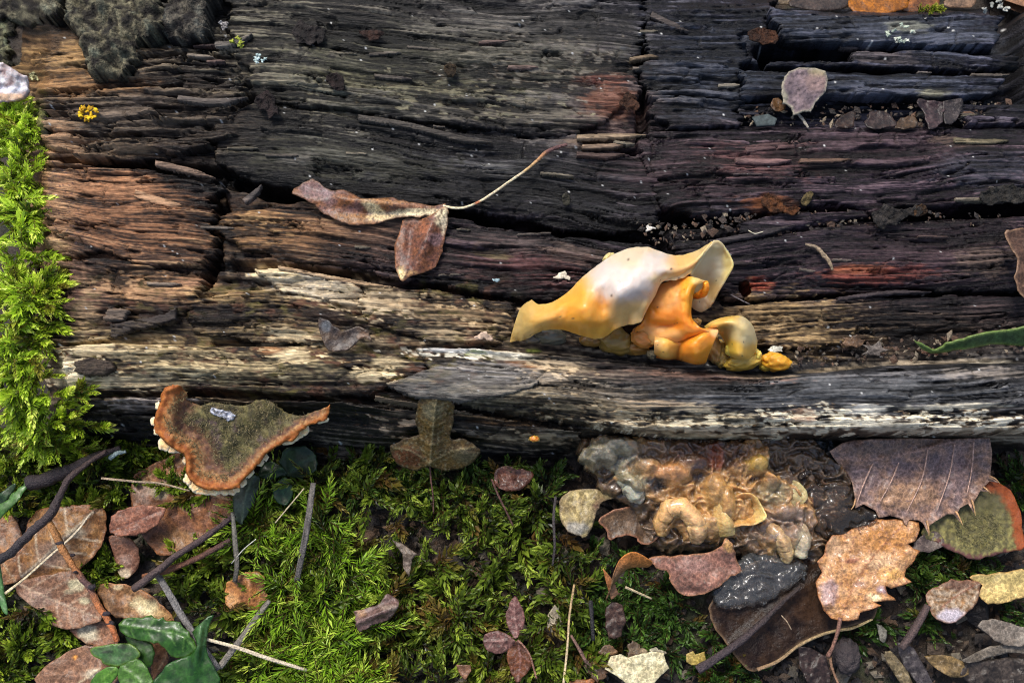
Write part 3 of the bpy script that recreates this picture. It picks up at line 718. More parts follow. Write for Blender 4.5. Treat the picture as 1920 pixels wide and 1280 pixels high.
for i in range(46):                       # small broken fibres along the grain
    uu, vv = random.uniform(120, 1880), random.uniform(20, 560)
    L = random.uniform(25, 90)
    dv = random.uniform(-4, 7)
    splinter([(uu, vv), (uu + L / 2, vv + dv * .6), (uu + L, vv + dv)], random.uniform(1.6, 4), random.uniform(9, 14), 900 + i * 3,
             random.choice([(.12, .1, .08), (.17, .14, .11), (.14, .09, .075), (.07, .055, .05), (.2, .17, .12)]))
# bark on the upper corner
for i, (poly, off, lm, cc) in enumerate([
    ([(122, -40), (305, -40), (312, 40), (300, 68), (262, 84), (240, 130), (215, 156), (165, 152), (160, 90), (140, 62), (125, 30)], 55, 46, (.115, .11, .075)),
    ([(-70, -40), (125, -40), (112, 22), (86, 18), (76, 36), (10, 34), (-70, 36)], 45, 26, (.12, .115, .08)),
    ([(308, -40), (402, -40), (392, 30), (384, 72), (340, 78), (305, 60)], 45, 40, (.09, .085, .07)),
    ([(-60, 30), (22, 28), (24, 100), (10, 128), (-60, 130)], 22, 18, (.12, .125, .075)),
    ([(60, 196), (84, 200), (96, 260), (88, 290), (66, 250)], 22, 8, (.12, .12, .04))]):
    slab('bark', poly, off * .7, 70, 700 + i * 11, log, gu=2.0, gv=1.9, jag=16, wig=16, rnd=14, mode='bark', lump=lm * .75, mat=M['bark'], colf=lambda u, v, c, cc=cc: c * (np.asarray(cc) / np.array([.1, .095, .065])))

# ------------------------------------------------------------------ ground
def spaced(a, b, fine, far):
    core = np.arange(a, b, fine)
    out, s = [], fine
    x = 0.0
    while x < far:
        s *= 1.25
        x += s
        out.append(x)
    out = np.array(out)
    return np.concatenate([(a - out)[::-1], core, b + out])
gx, gy = spaced(-1250, 1250, 9, 16000), spaced(-900, 1500, 9, 16000)
X, Y = np.meshgrid(gx, gy); X, Y = X.ravel(), Y.ravel()
near = sst(4000, 1500, np.hypot(X, Y))
gz = 12 + 14 * fbm((X + 960) / 240., (640 - Y) / 240., 91, 3) + near * (10 * fbm(X / 40., Y / 40., 92, 4) + 6 * pn(X / 11., Y / 11., 95)) + 60 * (1 - near) * fbm(X / 2500., Y / 2500., 96, 3) - 8
gc = mix((.012, .009, .007), (.05, .034, .022), sst(-.4, .6, fbm(X / 60., Y / 60., 93, 4)))
gc = mix(gc, (.03, .045, .012), sst(.0, .5, fbm(X / 150., Y / 150., 94, 3)) * .6)
mesh_obj('ground', np.stack([X, Y, gz], 1), grid_faces(len(gx), len(gy))[:, ::-1], M['soil'], None, gc, kind='structure', label='dark damp soil of the forest floor around the log')

# ------------------------------------------------------------------ builders for sheets, tubes, lumps and patches
def gbumps(u, v, bumps):
    h = np.zeros(np.shape(u))
    for b in bumps or []:
        bu, bv, ru, rv, dh = b[:5]
        a = math.radians(b[5]) if len(b) > 5 else 0
        x, y = u - bu, v - bv
        xx, yy = x * math.cos(a) + y * math.sin(a), -x * math.sin(a) + y * math.cos(a)
        h = h + dh * np.exp(-(xx / ru) ** 2 - (yy / rv) ** 2)
    return h

def paint(u, v, c, spots, seed=5, rag=.5, sc=14.):
    n = fbm(u / sc, v / sc, seed, 4)
    for s in spots or []:
        su, sv, ru, rv, pc, st = s[:6]
        a = math.radians(s[6]) if len(s) > 6 else 0
        x, y = u - su, v - sv
        xx, yy = x * math.cos(a) + y * math.sin(a), -x * math.sin(a) + y * math.cos(a)
        d = np.sqrt((xx / ru) ** 2 + (yy / rv) ** 2)
        c = mix(c, pc, sst(1.25, .6, d + rag * n) * st)
    return c

def trimesh(poly, step):
    """points and triangles filling a closed outline"""
    poly = np.asarray(poly, float)
    seg = np.roll(poly, -1, 0) - poly
    L = np.linalg.norm(seg, axis=1)
    pts = []
    for i in range(len(poly)):
        n = max(1, int(round(L[i] / step)))
        for k in range(n):
            pts.append(poly[i] + seg[i] * k / n)
    bnd = np.array(pts)
    u0, v0 = bnd.min(0); u1, v1 = bnd.max(0)
    a, b = np.meshgrid(np.arange(u0, u1, step), np.arange(v0, v1, step * .87))
    a[1::2] += step / 2
    a, b = a.ravel(), b.ravel()
    a = a + rng.uniform(-.2, .2, a.shape) * step; b = b + rng.uniform(-.2, .2, b.shape) * step
    k = sdf(a, b, bnd) > step * .55
    allp = np.concatenate([bnd, np.stack([a[k], b[k]], 1)])
    nb = len(bnd)
    res = delaunay_2d_cdt([Vector(p) for p in allp], [(i, (i + 1) % nb) for i in range(nb)], [list(range(nb))], 1, 1e-5)
    vo = np.array([(p.x, p.y) for p in res[0]])
    fo = np.array([f for f in res[2] if len(f) == 3], np.int64)
    # all upward in photo space
    A, B, C_ = vo[fo[:, 0]], vo[fo[:, 1]], vo[fo[:, 2]]
    cr = (B[:, 0] - A[:, 0]) * (C_[:, 1] - A[:, 1]) - (B[:, 1] - A[:, 1]) * (C_[:, 0] - A[:, 0])
    fo[cr > 0] = fo[cr > 0][:, ::-1]
    return vo, fo

def sheet(name, poly, h, mat, parent=None, smooth=3, step=4.0, thick=1.4, bumps=None, rip=3.0, ripsc=45., seed=1, c1=(.2, .1, .05), c2=(.12, .06, .04), spots=None,
          veins=None, vein_c=None, vein_w=1.6, vein_h=1.5, side=None, edge_c=None, edge_w=5., curl=0., speck=None, sc=26., rag=.5, colf=None, hf=None, rough=1., cup=0., **tags):
    """a leaf-like sheet: outline in photo pixels, height h (number or function) with bumps, veins and colour patches"""
    if smooth:
        poly = catmull([p[:2] for p in poly], smooth, True)
    poly = np.asarray([p[:2] for p in poly], float)
    ext = min(np.ptp(poly[:, 0]), np.ptp(poly[:, 1]))
    wob = min(3.0, .05 * ext) * rough
    poly = poly + np.stack([wob * fbm(poly[:, 0] / 9., poly[:, 1] / 9., seed + 71, 3), wob * fbm(poly[:, 0] / 9., poly[:, 1] / 9., seed + 72, 3)], 1) * 1.6
    vo, fo = trimesh(poly, step)
    u, v = vo[:, 0], vo[:, 1]
    d = np.abs(sdf(u, v, poly))
    sf = min(1., ext / 90.) if mat is M['leaf'] else 1.
    rip, cup = rip * sf, cup * sf
    hh = (h(u, v) if callable(h) else np.full(len(u), float(h))) + gbumps(u, v, bumps) + rip * fbm(u / ripsc, v / ripsc, seed, 3)
    hh = hh + curl * np.exp(-d / 12.)
    if hf is not None:
        hh = hh + hf(u, v, d)
    n = fbm(u / sc, v / sc, seed + 2, 4)
    c = mix(c1, c2, sst(-.35, .35, n))
    if mat is M['leaf']:
        lum = c.mean(1, keepdims=True)
        c = np.clip(lum + (c - lum) * 1.18, .004, 1) * .86 * np.array([1., .98, .9])
    c = c * (1 + .55 * fbm(u / 16., v / 16., seed + 5, 3) + .45 * fbm(u / 6., v / 6., seed + 3, 3)).clip(.3, 2)[:, None]
    c = paint(u, v, c, spots, seed + 4, rag)
    if cup and veins:
        q0 = catmull([p[:2] for p in veins[0]], 5) if len(veins[0]) > 2 else np.asarray([p[:2] for p in veins[0]], float)
        d0, _ = pdist(u, v, q0)
        hh = hh + cup * np.minimum(d0, 60) - .004 * np.minimum(d0, 60) ** 2 * np.sign(cup)
    net = np.abs(pn(u / 11., v / 11., seed + 21))
    c = c * (1 + .28 * (sst(.10, .0, net)) )[:, None]
    hh = hh + (.0 if mat is M['green'] else .6) * sst(.12, 0, net)
    lines = [(vn, 1.0) for vn in (veins or [])]
    if side:
        for vn in list(veins or [])[:1]:
            q = catmull([p[:2] for p in vn], 8)
            T = np.gradient(q, axis=0)
            T /= np.linalg.norm(T, axis=1)[:, None] + 1e-9
            N = np.stack([-T[:, 1], T[:, 0]], 1)
            nn, ln, lean = side
            for i in range(1, nn + 1):
                k = int(len(q) * i / (nn + 1.3))
                for sg in (-1, 1):
                    pts = [q[k] + (N[k] * sg + T[k] * lean * (1 + .4 * t)) * ln * t for t in (0, .5, 1.)]
                    lines.append((pts, .55))
    for vn, w in lines:
        q = catmull([p[:2] for p in vn], 5) if len(vn) > 2 else np.asarray([p[:2] for p in vn], float)
        dd, _ = pdist(u, v, q)
        m = np.exp(-(dd / (vein_w * (.6 + .4 * w))) ** 2)
        hh = hh + vein_h * w * np.exp(-(dd / (vein_w * 2.2)) ** 2)
        if vein_c is not None:
            c = mix(c, vein_c, m * min(1., .35 + .6 * w))
    if edge_c is not None:
        c = mix(c, edge_c, np.exp(-(d / edge_w) ** 2) * .9)
    if speck is not None:
        k = sst(.35, .55, pn(u / 4.5, v / 4.5, seed + 9))
        c = mix(c, speck, k * .8)
    if colf is not None:
        c = colf(u, v, d, c)
    o = mesh_obj(name, P(u, v, hh), fo, mat, parent, c, **tags)
    solid(o, min(thick, 1.6) if mat is M['leaf'] else thick)
    return o

def tube(name, pts, mat, parent=None, col=(.1, .07, .05), col2=None, sides=10, n=8, knob=.12, seed=3, colf=None, flat=1., groove=.10, **tags):
    """pts: (u, v, h, r) in photo pixels"""
    p = catmull(pts, n)
    c3 = P(p[:, 0], p[:, 1], p[:, 2])
    r = p[:, 3] * (1 + knob * fbm(np.arange(len(p)) / 3., np.zeros(len(p)), seed, 3) * 2)
    c3 = c3 + np.stack([fbm(np.arange(len(p)) / 6., np.full(len(p), k * 9.), seed + k, 2) for k in range(3)], 1) * (p[:, 3] * knob * 2)[:, None]
    T = np.gradient(c3, axis=0); T /= np.linalg.norm(T, axis=1)[:, None] + 1e-9
    up = np.array([0, 0, 1.0])
    A = np.cross(T, up); A /= np.linalg.norm(A, axis=1)[:, None] + 1e-6
    B = np.cross(A, T)
    th = np.arange(sides) * 2 * math.pi / sides
    m = len(p)
    ring = c3[:, None] + (A[:, None] * np.cos(th)[None, :, None] + flat * B[:, None] * np.sin(th)[None, :, None]) * r[:, None, None]
    rr = 1 + knob * .7 * pn(np.arange(m)[:, None] / 2., np.arange(sides)[None] * 1.7, seed + 8) + groove * pn(np.arange(m)[:, None] / 12., np.arange(sides)[None] * 3.7, seed + 9)
    ring = c3[:, None] + (ring - c3[:, None]) * rr[..., None]
    V = np.concatenate([ring.reshape(-1, 3), c3[:1], c3[-1:]])
    i, j = np.meshgrid(np.arange(m - 1), np.arange(sides), indexing='ij')
    j2 = (j + 1) % sides
    f = np.stack([i * sides + j, i * sides + j2, (i + 1) * sides + j2, (i + 1) * sides + j], -1).reshape(-1, 4)
    jj = np.arange(sides)
    cap = np.concatenate([np.stack([np.full(sides, m * sides), (jj + 1) % sides, jj], 1),
                          np.stack([np.full(sides, m * sides + 1), (m - 1) * sides + jj, (m - 1) * sides + (jj + 1) % sides], 1)])
    t = np.concatenate([np.repeat(np.linspace(0, 1, m), sides), [0, 1]])
    c = mix(col, col2 if col2 is not None else col, t)
    c = c * (1 + .7 * fbm(t * m / 2.5, np.arange(len(t)) % sides * 1.3, seed + 4, 3) + .5 * pn(t * m / 14., np.arange(len(t)) % sides * 2.7, seed + 6)).clip(.25, 2)[:, None]
    if colf is not None:
        c = colf(t, c)
    return mesh_obj(name, V, [f, cap], mat, parent, c, **tags)

def patch(name, rows, mat, parent, colf, n=10, thick=7, seed=4, rip=1.2, sub=0, zf=None, wave=0., **tags):
    """a smooth curved sheet through a grid of (u, v, h) points"""
    g = np.array([zf(r) if zf else r for r in rows], float)
    a = catmull(g, n)                                   # along rows
    b = catmull(a.transpose(1, 0, 2), n).transpose(1, 0, 2)
    nv, nu = b.shape[:2]
    u, v, h = b.reshape(-1, 3).T
    h = h + rip * fbm(u / 22., v / 22., seed, 3) * 2
    sx_ = np.tile(np.linspace(0, 1, nu), nv)
    ed = np.maximum(sst(.7, 1, sx_), .5 * sst(.2, 0, sx_))
    h = h + wave * ed * pn(u / 15., v / 40., seed + 4)
    v = v + wave * .35 * ed * pn(u / 13., u * 0, seed + 5)
    o = mesh_obj(name, P(u, v, h), grid_faces(nu, nv), mat, parent, colf(u, v), **tags)
    solid(o, thick, 1, offset=0)
    return o

def ico(k):
    import bmesh
    bm = bmesh.new(); bmesh.ops.create_icosphere(bm, subdivisions=k, radius=1)
    V = np.array([v.co[:] for v in bm.verts]); Fc = np.array([[w.index for w in f.verts] for f in bm.faces]); bm.free()
    return V, Fc
ICO = {k: ico(k) for k in (2, 3, 4)}

def lump(name, at, rad, mat, parent, col, seed=1, rough=.18, k=4, turn=0, col2=None, freq=2.2, **tags):
    V, Fc = ICO[k]
    n = fbm(V[:, 0] * freq + seed * 3.1, V[:, 1] * freq + V[:, 2] * 1.7 * freq, seed, 3)
    n2 = fbm(V[:, 2] * freq + seed, V[:, 0] * freq - V[:, 1] * freq, seed + 1, 3)
    D = V * (1 + rough * (n + n2))[:, None]
    a = math.radians(turn)
    x, y = D[:, 0] * rad[0], D[:, 1] * rad[1]
    off = np.stack([x * math.cos(a) - y * math.sin(a), x * math.sin(a) + y * math.cos(a), D[:, 2] * rad[2]], 1)
    c = mix(col, col2 if col2 is not None else np.asarray(col) * .75, sst(-.4, .4, n))
    return mesh_obj(name, P(*at) + off * [1, 1, 1], Fc, mat, parent, c, **tags)

# ------------------------------------------------------------------ moss
def moss(name, shoots, label, leaf_l=9., leaf_w=3.4, per=34, cols=((.02, .035, .006), (.10, .17, .015), (.30, .38, .04)), seed=1, spread=1.0, stem_c=(.06, .035, .015), brown=.1, **tags):
    """many leafy shoots: shoots = array of (x, y, z, dx, dy, dz, length, bend)"""
    r = np.random.default_rng(seed)
    sh = np.asarray(shoots, float)
    n = len(sh)
    d = sh[:, 3:6] / np.linalg.norm(sh[:, 3:6], axis=1)[:, None]
    L = sh[:, 6]
    bend = sh[:, 7]
    k = per
    t = (np.arange(k)[None] + r.uniform(0, .8, (n, k))) / k
    side = np.cross(d, [0, 0, 1.0]); side /= np.linalg.norm(side, axis=1)[:, None] + 1e-6
    lat = r.normal(0, .25, n)
    def cp(tt):
        return sh[:, None, :3] + (d[:, None] * tt[..., None] + np.array([0, 0, -1.0]) * (bend[:, None] * tt ** 2)[..., None] + side[:, None] * (lat[:, None] * tt ** 2)[..., None]) * L[:, None, None]
    c = cp(t)
    tg = cp(t + .02) - cp(t - .02); tg /= np.linalg.norm(tg, axis=-1)[..., None] + 1e-9
    A = np.cross(tg, np.broadcast_to([0.13, 0.21, 1.0], tg.shape)); A /= np.linalg.norm(A, axis=-1)[..., None] + 1e-9
    B = np.cross(A, tg)
    ang = (np.arange(k)[None] * 2.4 + r.uniform(0, 6.28, (n, 1))) + r.normal(0, .25, (n, k))
    out = A * np.cos(ang)[..., None] + B * np.sin(ang)[..., None] * .8
    open_ = (.85 - .7 * t ** 2) * spread
    ld = tg * (1 - .28 * open_)[..., None] + out * (.75 * open_)[..., None]
    ld /= np.linalg.norm(ld, axis=-1)[..., None]
    ll = leaf_l * (.55 + .55 * np.sin(np.clip(t * 1.05 + .12, 0, 1) * math.pi) ** .6) * r.uniform(.75, 1.2, (n, k)) * (L / L.mean())[:, None] ** .4 * r.uniform(.6, 1.35, (n, 1))
    wd = np.cross(ld, out); wd /= np.linalg.norm(wd, axis=-1)[..., None] + 1e-9
    nr = np.cross(wd, ld)
    w = leaf_w * ll / leaf_l * .5
    base = c
    midp = c + ld * (ll * .42)[..., None]
    tip = c + ld * ll[..., None] + out * (ll * .06)[..., None]
    lf = midp + wd * w[..., None] + nr * (w * .45)[..., None]
    rt = midp - wd * w[..., None] + nr * (w * .45)[..., None]
    V = np.stack([base, lf, tip, rt, midp - nr * (w * .1)[..., None]], 2).reshape(-1, 3)
    m = n * k
    q = np.arange(m)[:, None] * 5
    Fc = np.concatenate([q + [0, 4, 1], q + [1, 4, 2], q + [4, 3, 2], q + [0, 3, 4]])
    tone = np.clip(t * .75 + r.normal(.08, .14, (n, 1)) + r.normal(0, .08, (n, k)), 0, 1)
    cc = mix(cols[0], cols[1], sst(0, .55, tone))
    cc = mix(cc, cols[2], sst(.5, 1.0, tone))
    bw = (r.uniform(0, 1, (n, 1)) < brown) * r.uniform(.4, 1, (n, 1))
    cc = mix(cc, (.16, .075, .02), np.broadcast_to(bw, t.shape) * .8)
    cv = np.repeat(cc.reshape(-1, 3), 5, 0)
    cv[2::5] *= 1.35
    # stems
    ts = np.linspace(0, .96, 5)[None].repeat(n, 0)
    sc = cp(ts)
    sA = side[:, None] * 1.0
    rad = 1.1
    ring = np.stack([sc + sA * rad, sc + np.array([0, 0, 1.0]) * rad, sc - sA * rad], 2).reshape(-1, 3)
    i, s, j = np.meshgrid(np.arange(n), np.arange(4), np.arange(3), indexing='ij')
    o = len(V)
    b = o + i * 15 + s * 3
    sf = np.stack([b + j, b + (j + 1) % 3, b + 3 + (j + 1) % 3, b + 3 + j], -1).reshape(-1, 4)
    V = np.concatenate([V, ring]); cv = np.concatenate([cv, np.broadcast_to(stem_c, (len(ring), 3))])
    return mesh_obj(name, V, [Fc, sf], M['moss'], None, cv, smooth=False, kind='stuff', label=label, **tags)

def in_polys(n, polys, seed):
    """n photo pixels spread evenly over outlines"""
    r = np.random.default_rng(seed)
    polys = [np.asarray(p, float) for p in polys]
    ar = np.array([abs(np.sum(p[:, 0] * np.roll(p[:, 1], -1) - np.roll(p[:, 0], -1) * p[:, 1])) / 2 for p in polys])
    out = []
    for p, a in zip(polys, ar):
        k = int(n * a / ar.sum()) + 1
        lo, hi = p.min(0), p.max(0)
        pts = r.uniform(lo, hi, (k * 8, 2))
        pts = pts[sdf(pts[:, 0], pts[:, 1], p) > 0][:k]
        out.append(pts)
    return np.concatenate(out)

def clump(uv, seed, thr):
    n = fbm(uv[:, 0] / 55., uv[:, 1] / 55., 500 + seed, 3)
    return uv[n > thr]

def ground_shoots(uv, seed, h=8, up=(.35, 1.1), L=(45, 80), toward=(0, 0), bend=(.1, .5), hmap=None):
    r = np.random.default_rng(seed)
    n = len(uv)
    g = GH(uv[:, 0], uv[:, 1]) + h + (hmap(uv[:, 0], uv[:, 1]) if hmap else 0)
    p = P(uv[:, 0], uv[:, 1], g)
    az = r.uniform(0, 2 * math.pi, n)
    el = r.uniform(*up, n)
    d = np.stack([np.cos(az) * np.cos(el) + toward[0], np.sin(az) * np.cos(el) + toward[1], np.sin(el)], 1)
    return np.concatenate([p, d, r.uniform(*L, (n, 1)), r.uniform(*bend, (n, 1))], 1)

hum = lambda u, v: 70 * np.clip(fbm(u / 90., v / 90., 230, 3) + .2, 0, 1)
main_poly = [(440, 985), (480, 905), (600, 850), (700, 840), (760, 880), (900, 900), (1020, 930), (1090, 1000), (1120, 1120), (1110, 1420), (400, 1420), (430, 1180), (330, 1130), (320, 1050), (420, 1040)]
GREENS = ((.010, .016, .003), (.10, .155, .013), (.36, .46, .05))
uv = clump(in_polys(2300, [main_poly], 31), 5, .03)
moss('moss_carpet', ground_shoots(uv, 32, 6, (.25, 1.0), (55, 95), hmap=hum), 'olive green feathery moss carpet below the log between the leaves', 17, 8.4, 26, GREENS, 33, brown=.2)
bright_poly = [(480, 960), (560, 930), (640, 1000), (690, 1060), (660, 1120), (700, 1200), (720, 1380), (520, 1380), (500, 1200), (540, 1130), (470, 1000)]
uv = clump(in_polys(620, [bright_poly], 41), 9, -.02)
moss('bright_moss', ground_shoots(uv, 42, 26, (.15, .9), (80, 135), hmap=hum, toward=(-.1, .1)), 'bright yellow-green spiky moss tuft beside the dry grey stem', 17, 4.0, 40, ((.03, .06, .006), (.24, .42, .02), (.58, .70, .09)), 43, spread=1.2, brown=.05)
polyL = [[(-20, 825), (120, 800), (260, 830), (290, 860), (250, 900), (220, 960), (60, 960), (-20, 960)], [(-20, 1100), (60, 1110), (120, 1160), (150, 1200), (70, 1230), (60, 1290), (-20, 1290)],
         [(150, 1060), (185, 1010), (225, 1040), (225, 1090), (170, 1095)], [(230, 820), (330, 800), (420, 900), (330, 960), (260, 900)], [(330, 1040), (400, 1010), (430, 1100), (400, 1160), (340, 1120)]]
uv = clump(in_polys(900, polyL, 51), 6, -.1)
moss('leaf_litter_moss', ground_shoots(uv, 52, 8, (.3, 1.2), (40, 70), hmap=hum), 'green moss growing between the brown leaves at the lower left', 14, 7.5, 24, ((.015, .03, .005), (.13, .20, .014), (.36, .46, .035)), 53, brown=.1)
polyR = [[(1690, 1040), (1740, 1020), (1930, 1050), (1930, 1075), (1860, 1075), (1780, 1100), (1720, 1120)], [(1720, 1150), (1790, 1160), (1790, 1205), (1730, 1200)], [(1860, 870), (1930, 870), (1930, 960), (1880, 930)],
         [(1330, 990), (1410, 1000), (1400, 1050), (1350, 1030)], [(1330, 1180), (1420, 1240), (1420, 1290), (1300, 1290), (1300, 1200)], [(1090, 1020), (1170, 1040), (1280, 1120), (1330, 1180), (1280, 1230), (1100, 1230)], [(1560, 1180), (1680, 1140), (1660, 1180), (1560, 1220)], [(1840, 1120), (1930, 1130), (1930, 1165), (1860, 1150)]]
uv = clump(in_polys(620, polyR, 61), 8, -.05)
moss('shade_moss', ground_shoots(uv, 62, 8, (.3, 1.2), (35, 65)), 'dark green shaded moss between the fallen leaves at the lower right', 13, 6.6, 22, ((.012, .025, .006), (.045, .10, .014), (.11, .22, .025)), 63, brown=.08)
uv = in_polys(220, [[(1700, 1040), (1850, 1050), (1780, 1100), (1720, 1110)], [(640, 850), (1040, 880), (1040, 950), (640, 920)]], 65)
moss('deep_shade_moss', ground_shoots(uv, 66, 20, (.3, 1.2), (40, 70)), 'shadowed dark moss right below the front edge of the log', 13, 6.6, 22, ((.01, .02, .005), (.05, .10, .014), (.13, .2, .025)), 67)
# the bright moss on the end of the log
r_ = np.random.default_rng(71)
axis = np.array([(-10, 215, 240), (22, 235, 262), (32, 260, 268), (34, 330, 274), (44, 400, 280), (38, 460, 268), (25, 540, 255), (50, 560, 280), (40, 620, 255), (36, 700, 235), (55, 780, 185), (90, 830, 120)], float)
ax = catmull(axis, 12)
sh = []
for i in range(560):
    q = ax[r_.integers(0, len(ax))] + r_.normal(0, 1, 3) * [17, 10, 16]
    down = sst(350, 700, q[1])
    p = P(q[0], q[1], q[2])
    az = r_.normal(math.pi * .75, .95) if r_.random() < .6 else r_.normal(-.15, .7)
    if q[1] > 560 and r_.random() < .6: az = r_.normal(-math.pi * .5, .9)
    el = r_.uniform(.1, .9)
    sh.append([*p, math.cos(az) * math.cos(el), math.sin(az) * math.cos(el), math.sin(el), r_.uniform(38, 70), r_.uniform(.1, .6)])
moss('log_end_moss', sh, 'bright lime green moss fringe hanging on the broken end of the log', 13, 6.8, 28, ((.08, .13, .012), (.46, .64, .04), (.84, .94, .18)), 72, spread=1.05, brown=.07, stem_c=(.15, .12, .02))
# single long branches that reach over the wood
sh = []
for (a, b, n) in [((60, 560, 285), (122, 505, 305), 15), ((60, 585, 285), (98, 492, 310), 20), ((50, 630, 270), (112, 606, 290), 12), ((50, 650, 262), (105, 640, 282), 8), ((70, 545, 290), (125, 530, 305), 10), ((70, 575, 288), (115, 570, 300), 10),
                  ((100, 760, 215), (190, 722, 262), 10), ((95, 790, 180), (165, 765, 225), 10), ((120, 800, 150), (230, 800, 190), 12), ((100, 740, 220), (170, 740, 240), 6), ((110, 830, 110), (190, 850, 130), 8), ((60, 720, 230), (120, 690, 250), 5)]:
    A3, B3 = P(*a), P(*b)
    for i in range(n):
        t = i / n * .75
        p = A3 + (B3 - A3) * t + r_.normal(0, 2.5, 3)
        d = (B3 - A3) / np.linalg.norm(B3 - A3) + r_.normal(0, .33, 3)
        sh.append([*p, *d, r_.uniform(26, 44), r_.uniform(0, .3)])
moss('moss_branch', sh, 'light green moss branches reaching from the log end over the wood', 11.5, 5.6, 30, ((.06, .10, .01), (.42, .56, .03), (.78, .86, .16)), 75, spread=1.05, brown=.1, stem_c=(.2, .13, .03))
# leaf litter that goes on around the place, beyond the leaves one can tell apart
r3 = np.random.default_rng(404)
n = 2600
LX, LY = r3.uniform(-2600, 2600, n), r3.uniform(-2200, 3200, n)
lu, lv = UV(np.stack([LX, LY, np.full(n, 20.)], 1))
k = ~((lu > -190) & (lu < 2110) & (lv > 790) & (lv < 1500)) & ~((lu > -140) & (lu < 140) & (lv > -60) & (lv < 900)) & ~((np.abs(LX) < 1150) & (LY > -170) & (LY < 1000))
LX, LY = LX[k], LY[k]; n = len(LX)
prof = np.array([(0, 0), (.25, .55), (.5, .8), (.75, .6), (1, 0)])
tt = np.array([0, .25, .5, .75, 1.]); ww = np.array([.04, .3, .4, .3, .02])
ln = r3.uniform(120, 330, n); az = r3.uniform(0, 6.28, n); cu = r3.normal(0, .35, n); lift = r3.uniform(10, 50, n)
V = []
for s in (-1, 0, 1):
    for t_, w_ in zip(tt, ww):
        x = (t_ - .5) * ln; y = s * w_ * ln * .9
        z = lift + cu * 60 * (t_ - .5) ** 2 + np.abs(s) * np.abs(cu) * 30 * (1 if s else 0) + r3.normal(0, 5, n)
        V.append(np.stack([LX + x * np.cos(az) - y * np.sin(az), LY + x * np.sin(az) + y * np.cos(az), z], 1))
V = np.stack(V, 1).reshape(-1, 3)
b0 = np.arange(n)[:, None, None] * 15
ff = np.array([(i, i + 1, 5 + i + 1, 5 + i) for i in range(4)] + [(5 + i, 5 + i + 1, 10 + i + 1, 10 + i) for i in range(4)])
pal = np.array([(.2, .1, .05), (.15, .075, .04), (.26, .15, .07), (.1, .055, .035), (.3, .14, .05), (.12, .08, .05)])
lc = np.repeat(pal[r3.integers(0, 6, n)] * r3.uniform(.6, 1.2, (n, 1)), 15, 0)
lc[5::15] *= 1.2
mesh_obj('leaf_litter', V, (ff[None] + b0).reshape(-1, 4), M['leaf'], None, lc, kind='stuff', label='brown leaf litter covering the ground behind and around the log')
# ------------------------------------------------------------------ soil crumbs and litter bits on the ground
def crumbs(name, uv, h, size, cols, seed, label, flat=.5):
    r = np.random.default_rng(seed)
    V0, F0 = ICO[2]
    V0 = V0[:12] if False else V0
    import itertools
    base = np.array([(1, 0, 0), (-1, 0, 0), (0, 1, 0), (0, -1, 0), (0, 0, 1), (0, 0, -1)], float)
    bf = np.array([(0, 2, 4), (2, 1, 4), (1, 3, 4), (3, 0, 4), (2, 0, 5), (1, 2, 5), (3, 1, 5), (0, 3, 5)])
    n = len(uv)
    s = r.lognormal(0, .5, (n, 1, 1)) * size
    ax_ = r.uniform(.5, 1.7, (n, 1, 3)) * [1, 1, flat]
    v = base[None] * s * ax_ * r.uniform(.7, 1.3, (n, 6, 1))
    th = r.uniform(0, 6.28, n)
    R = np.zeros((n, 3, 3)); R[:, 0, 0] = np.cos(th); R[:, 0, 1] = -np.sin(th); R[:, 1, 0] = np.sin(th); R[:, 1, 1] = np.cos(th); R[:, 2, 2] = 1
    v = np.einsum('nij,nkj->nki', R, v)
    hh = h(uv[:, 0], uv[:, 1]) if callable(h) else h
    v = v + P(uv[:, 0], uv[:, 1], hh)[:, None]
    f = (bf[None] + np.arange(n)[:, None, None] * 6).reshape(-1, 3)
    c = np.repeat(np.asarray(cols)[r.integers(0, len(cols), n)] * r.uniform(.6, 1.3, (n, 1)), 6, 0)
    return mesh_obj(name, v.reshape(-1, 3), f, M['soil'], None, c, smooth=False, kind='stuff', label=label)
uv = in_polys(5200, [[(-30, 830), (1950, 830), (1950, 1300), (-30, 1300)]], 81)
crumbs('soil_crumbs', uv, lambda u, v: GH(u, v) + 6, 5.5, [(.03, .02, .014), (.06, .04, .025), (.02, .015, .012), (.10, .06, .035), (.015, .012, .012), (.13, .11, .08)], 82, 'dark crumbs of soil and rotten wood covering the ground')
uv = in_polys(900, [[(1300, 405), (1500, 395), (1650, 395), (1900, 400), (1900, 420), (1500, 440), (1250, 440)], [(1180, 410), (1340, 420), (1350, 460), (1230, 465)], [(1500, 645), (1950, 610), (1950, 660), (1480, 690)], [(1380, 200), (1900, 190), (1900, 235), (1380, 235)]], 83)
crumbs('wood_crumbs', uv, lambda u, v: LH(u, v) + 1, 2.6, [(.05, .03, .02), (.02, .016, .014), (.09, .05, .03), (.035, .025, .02), (.2, .16, .11)], 84, 'dark crumbs of rotten wood in the furrows of the log')

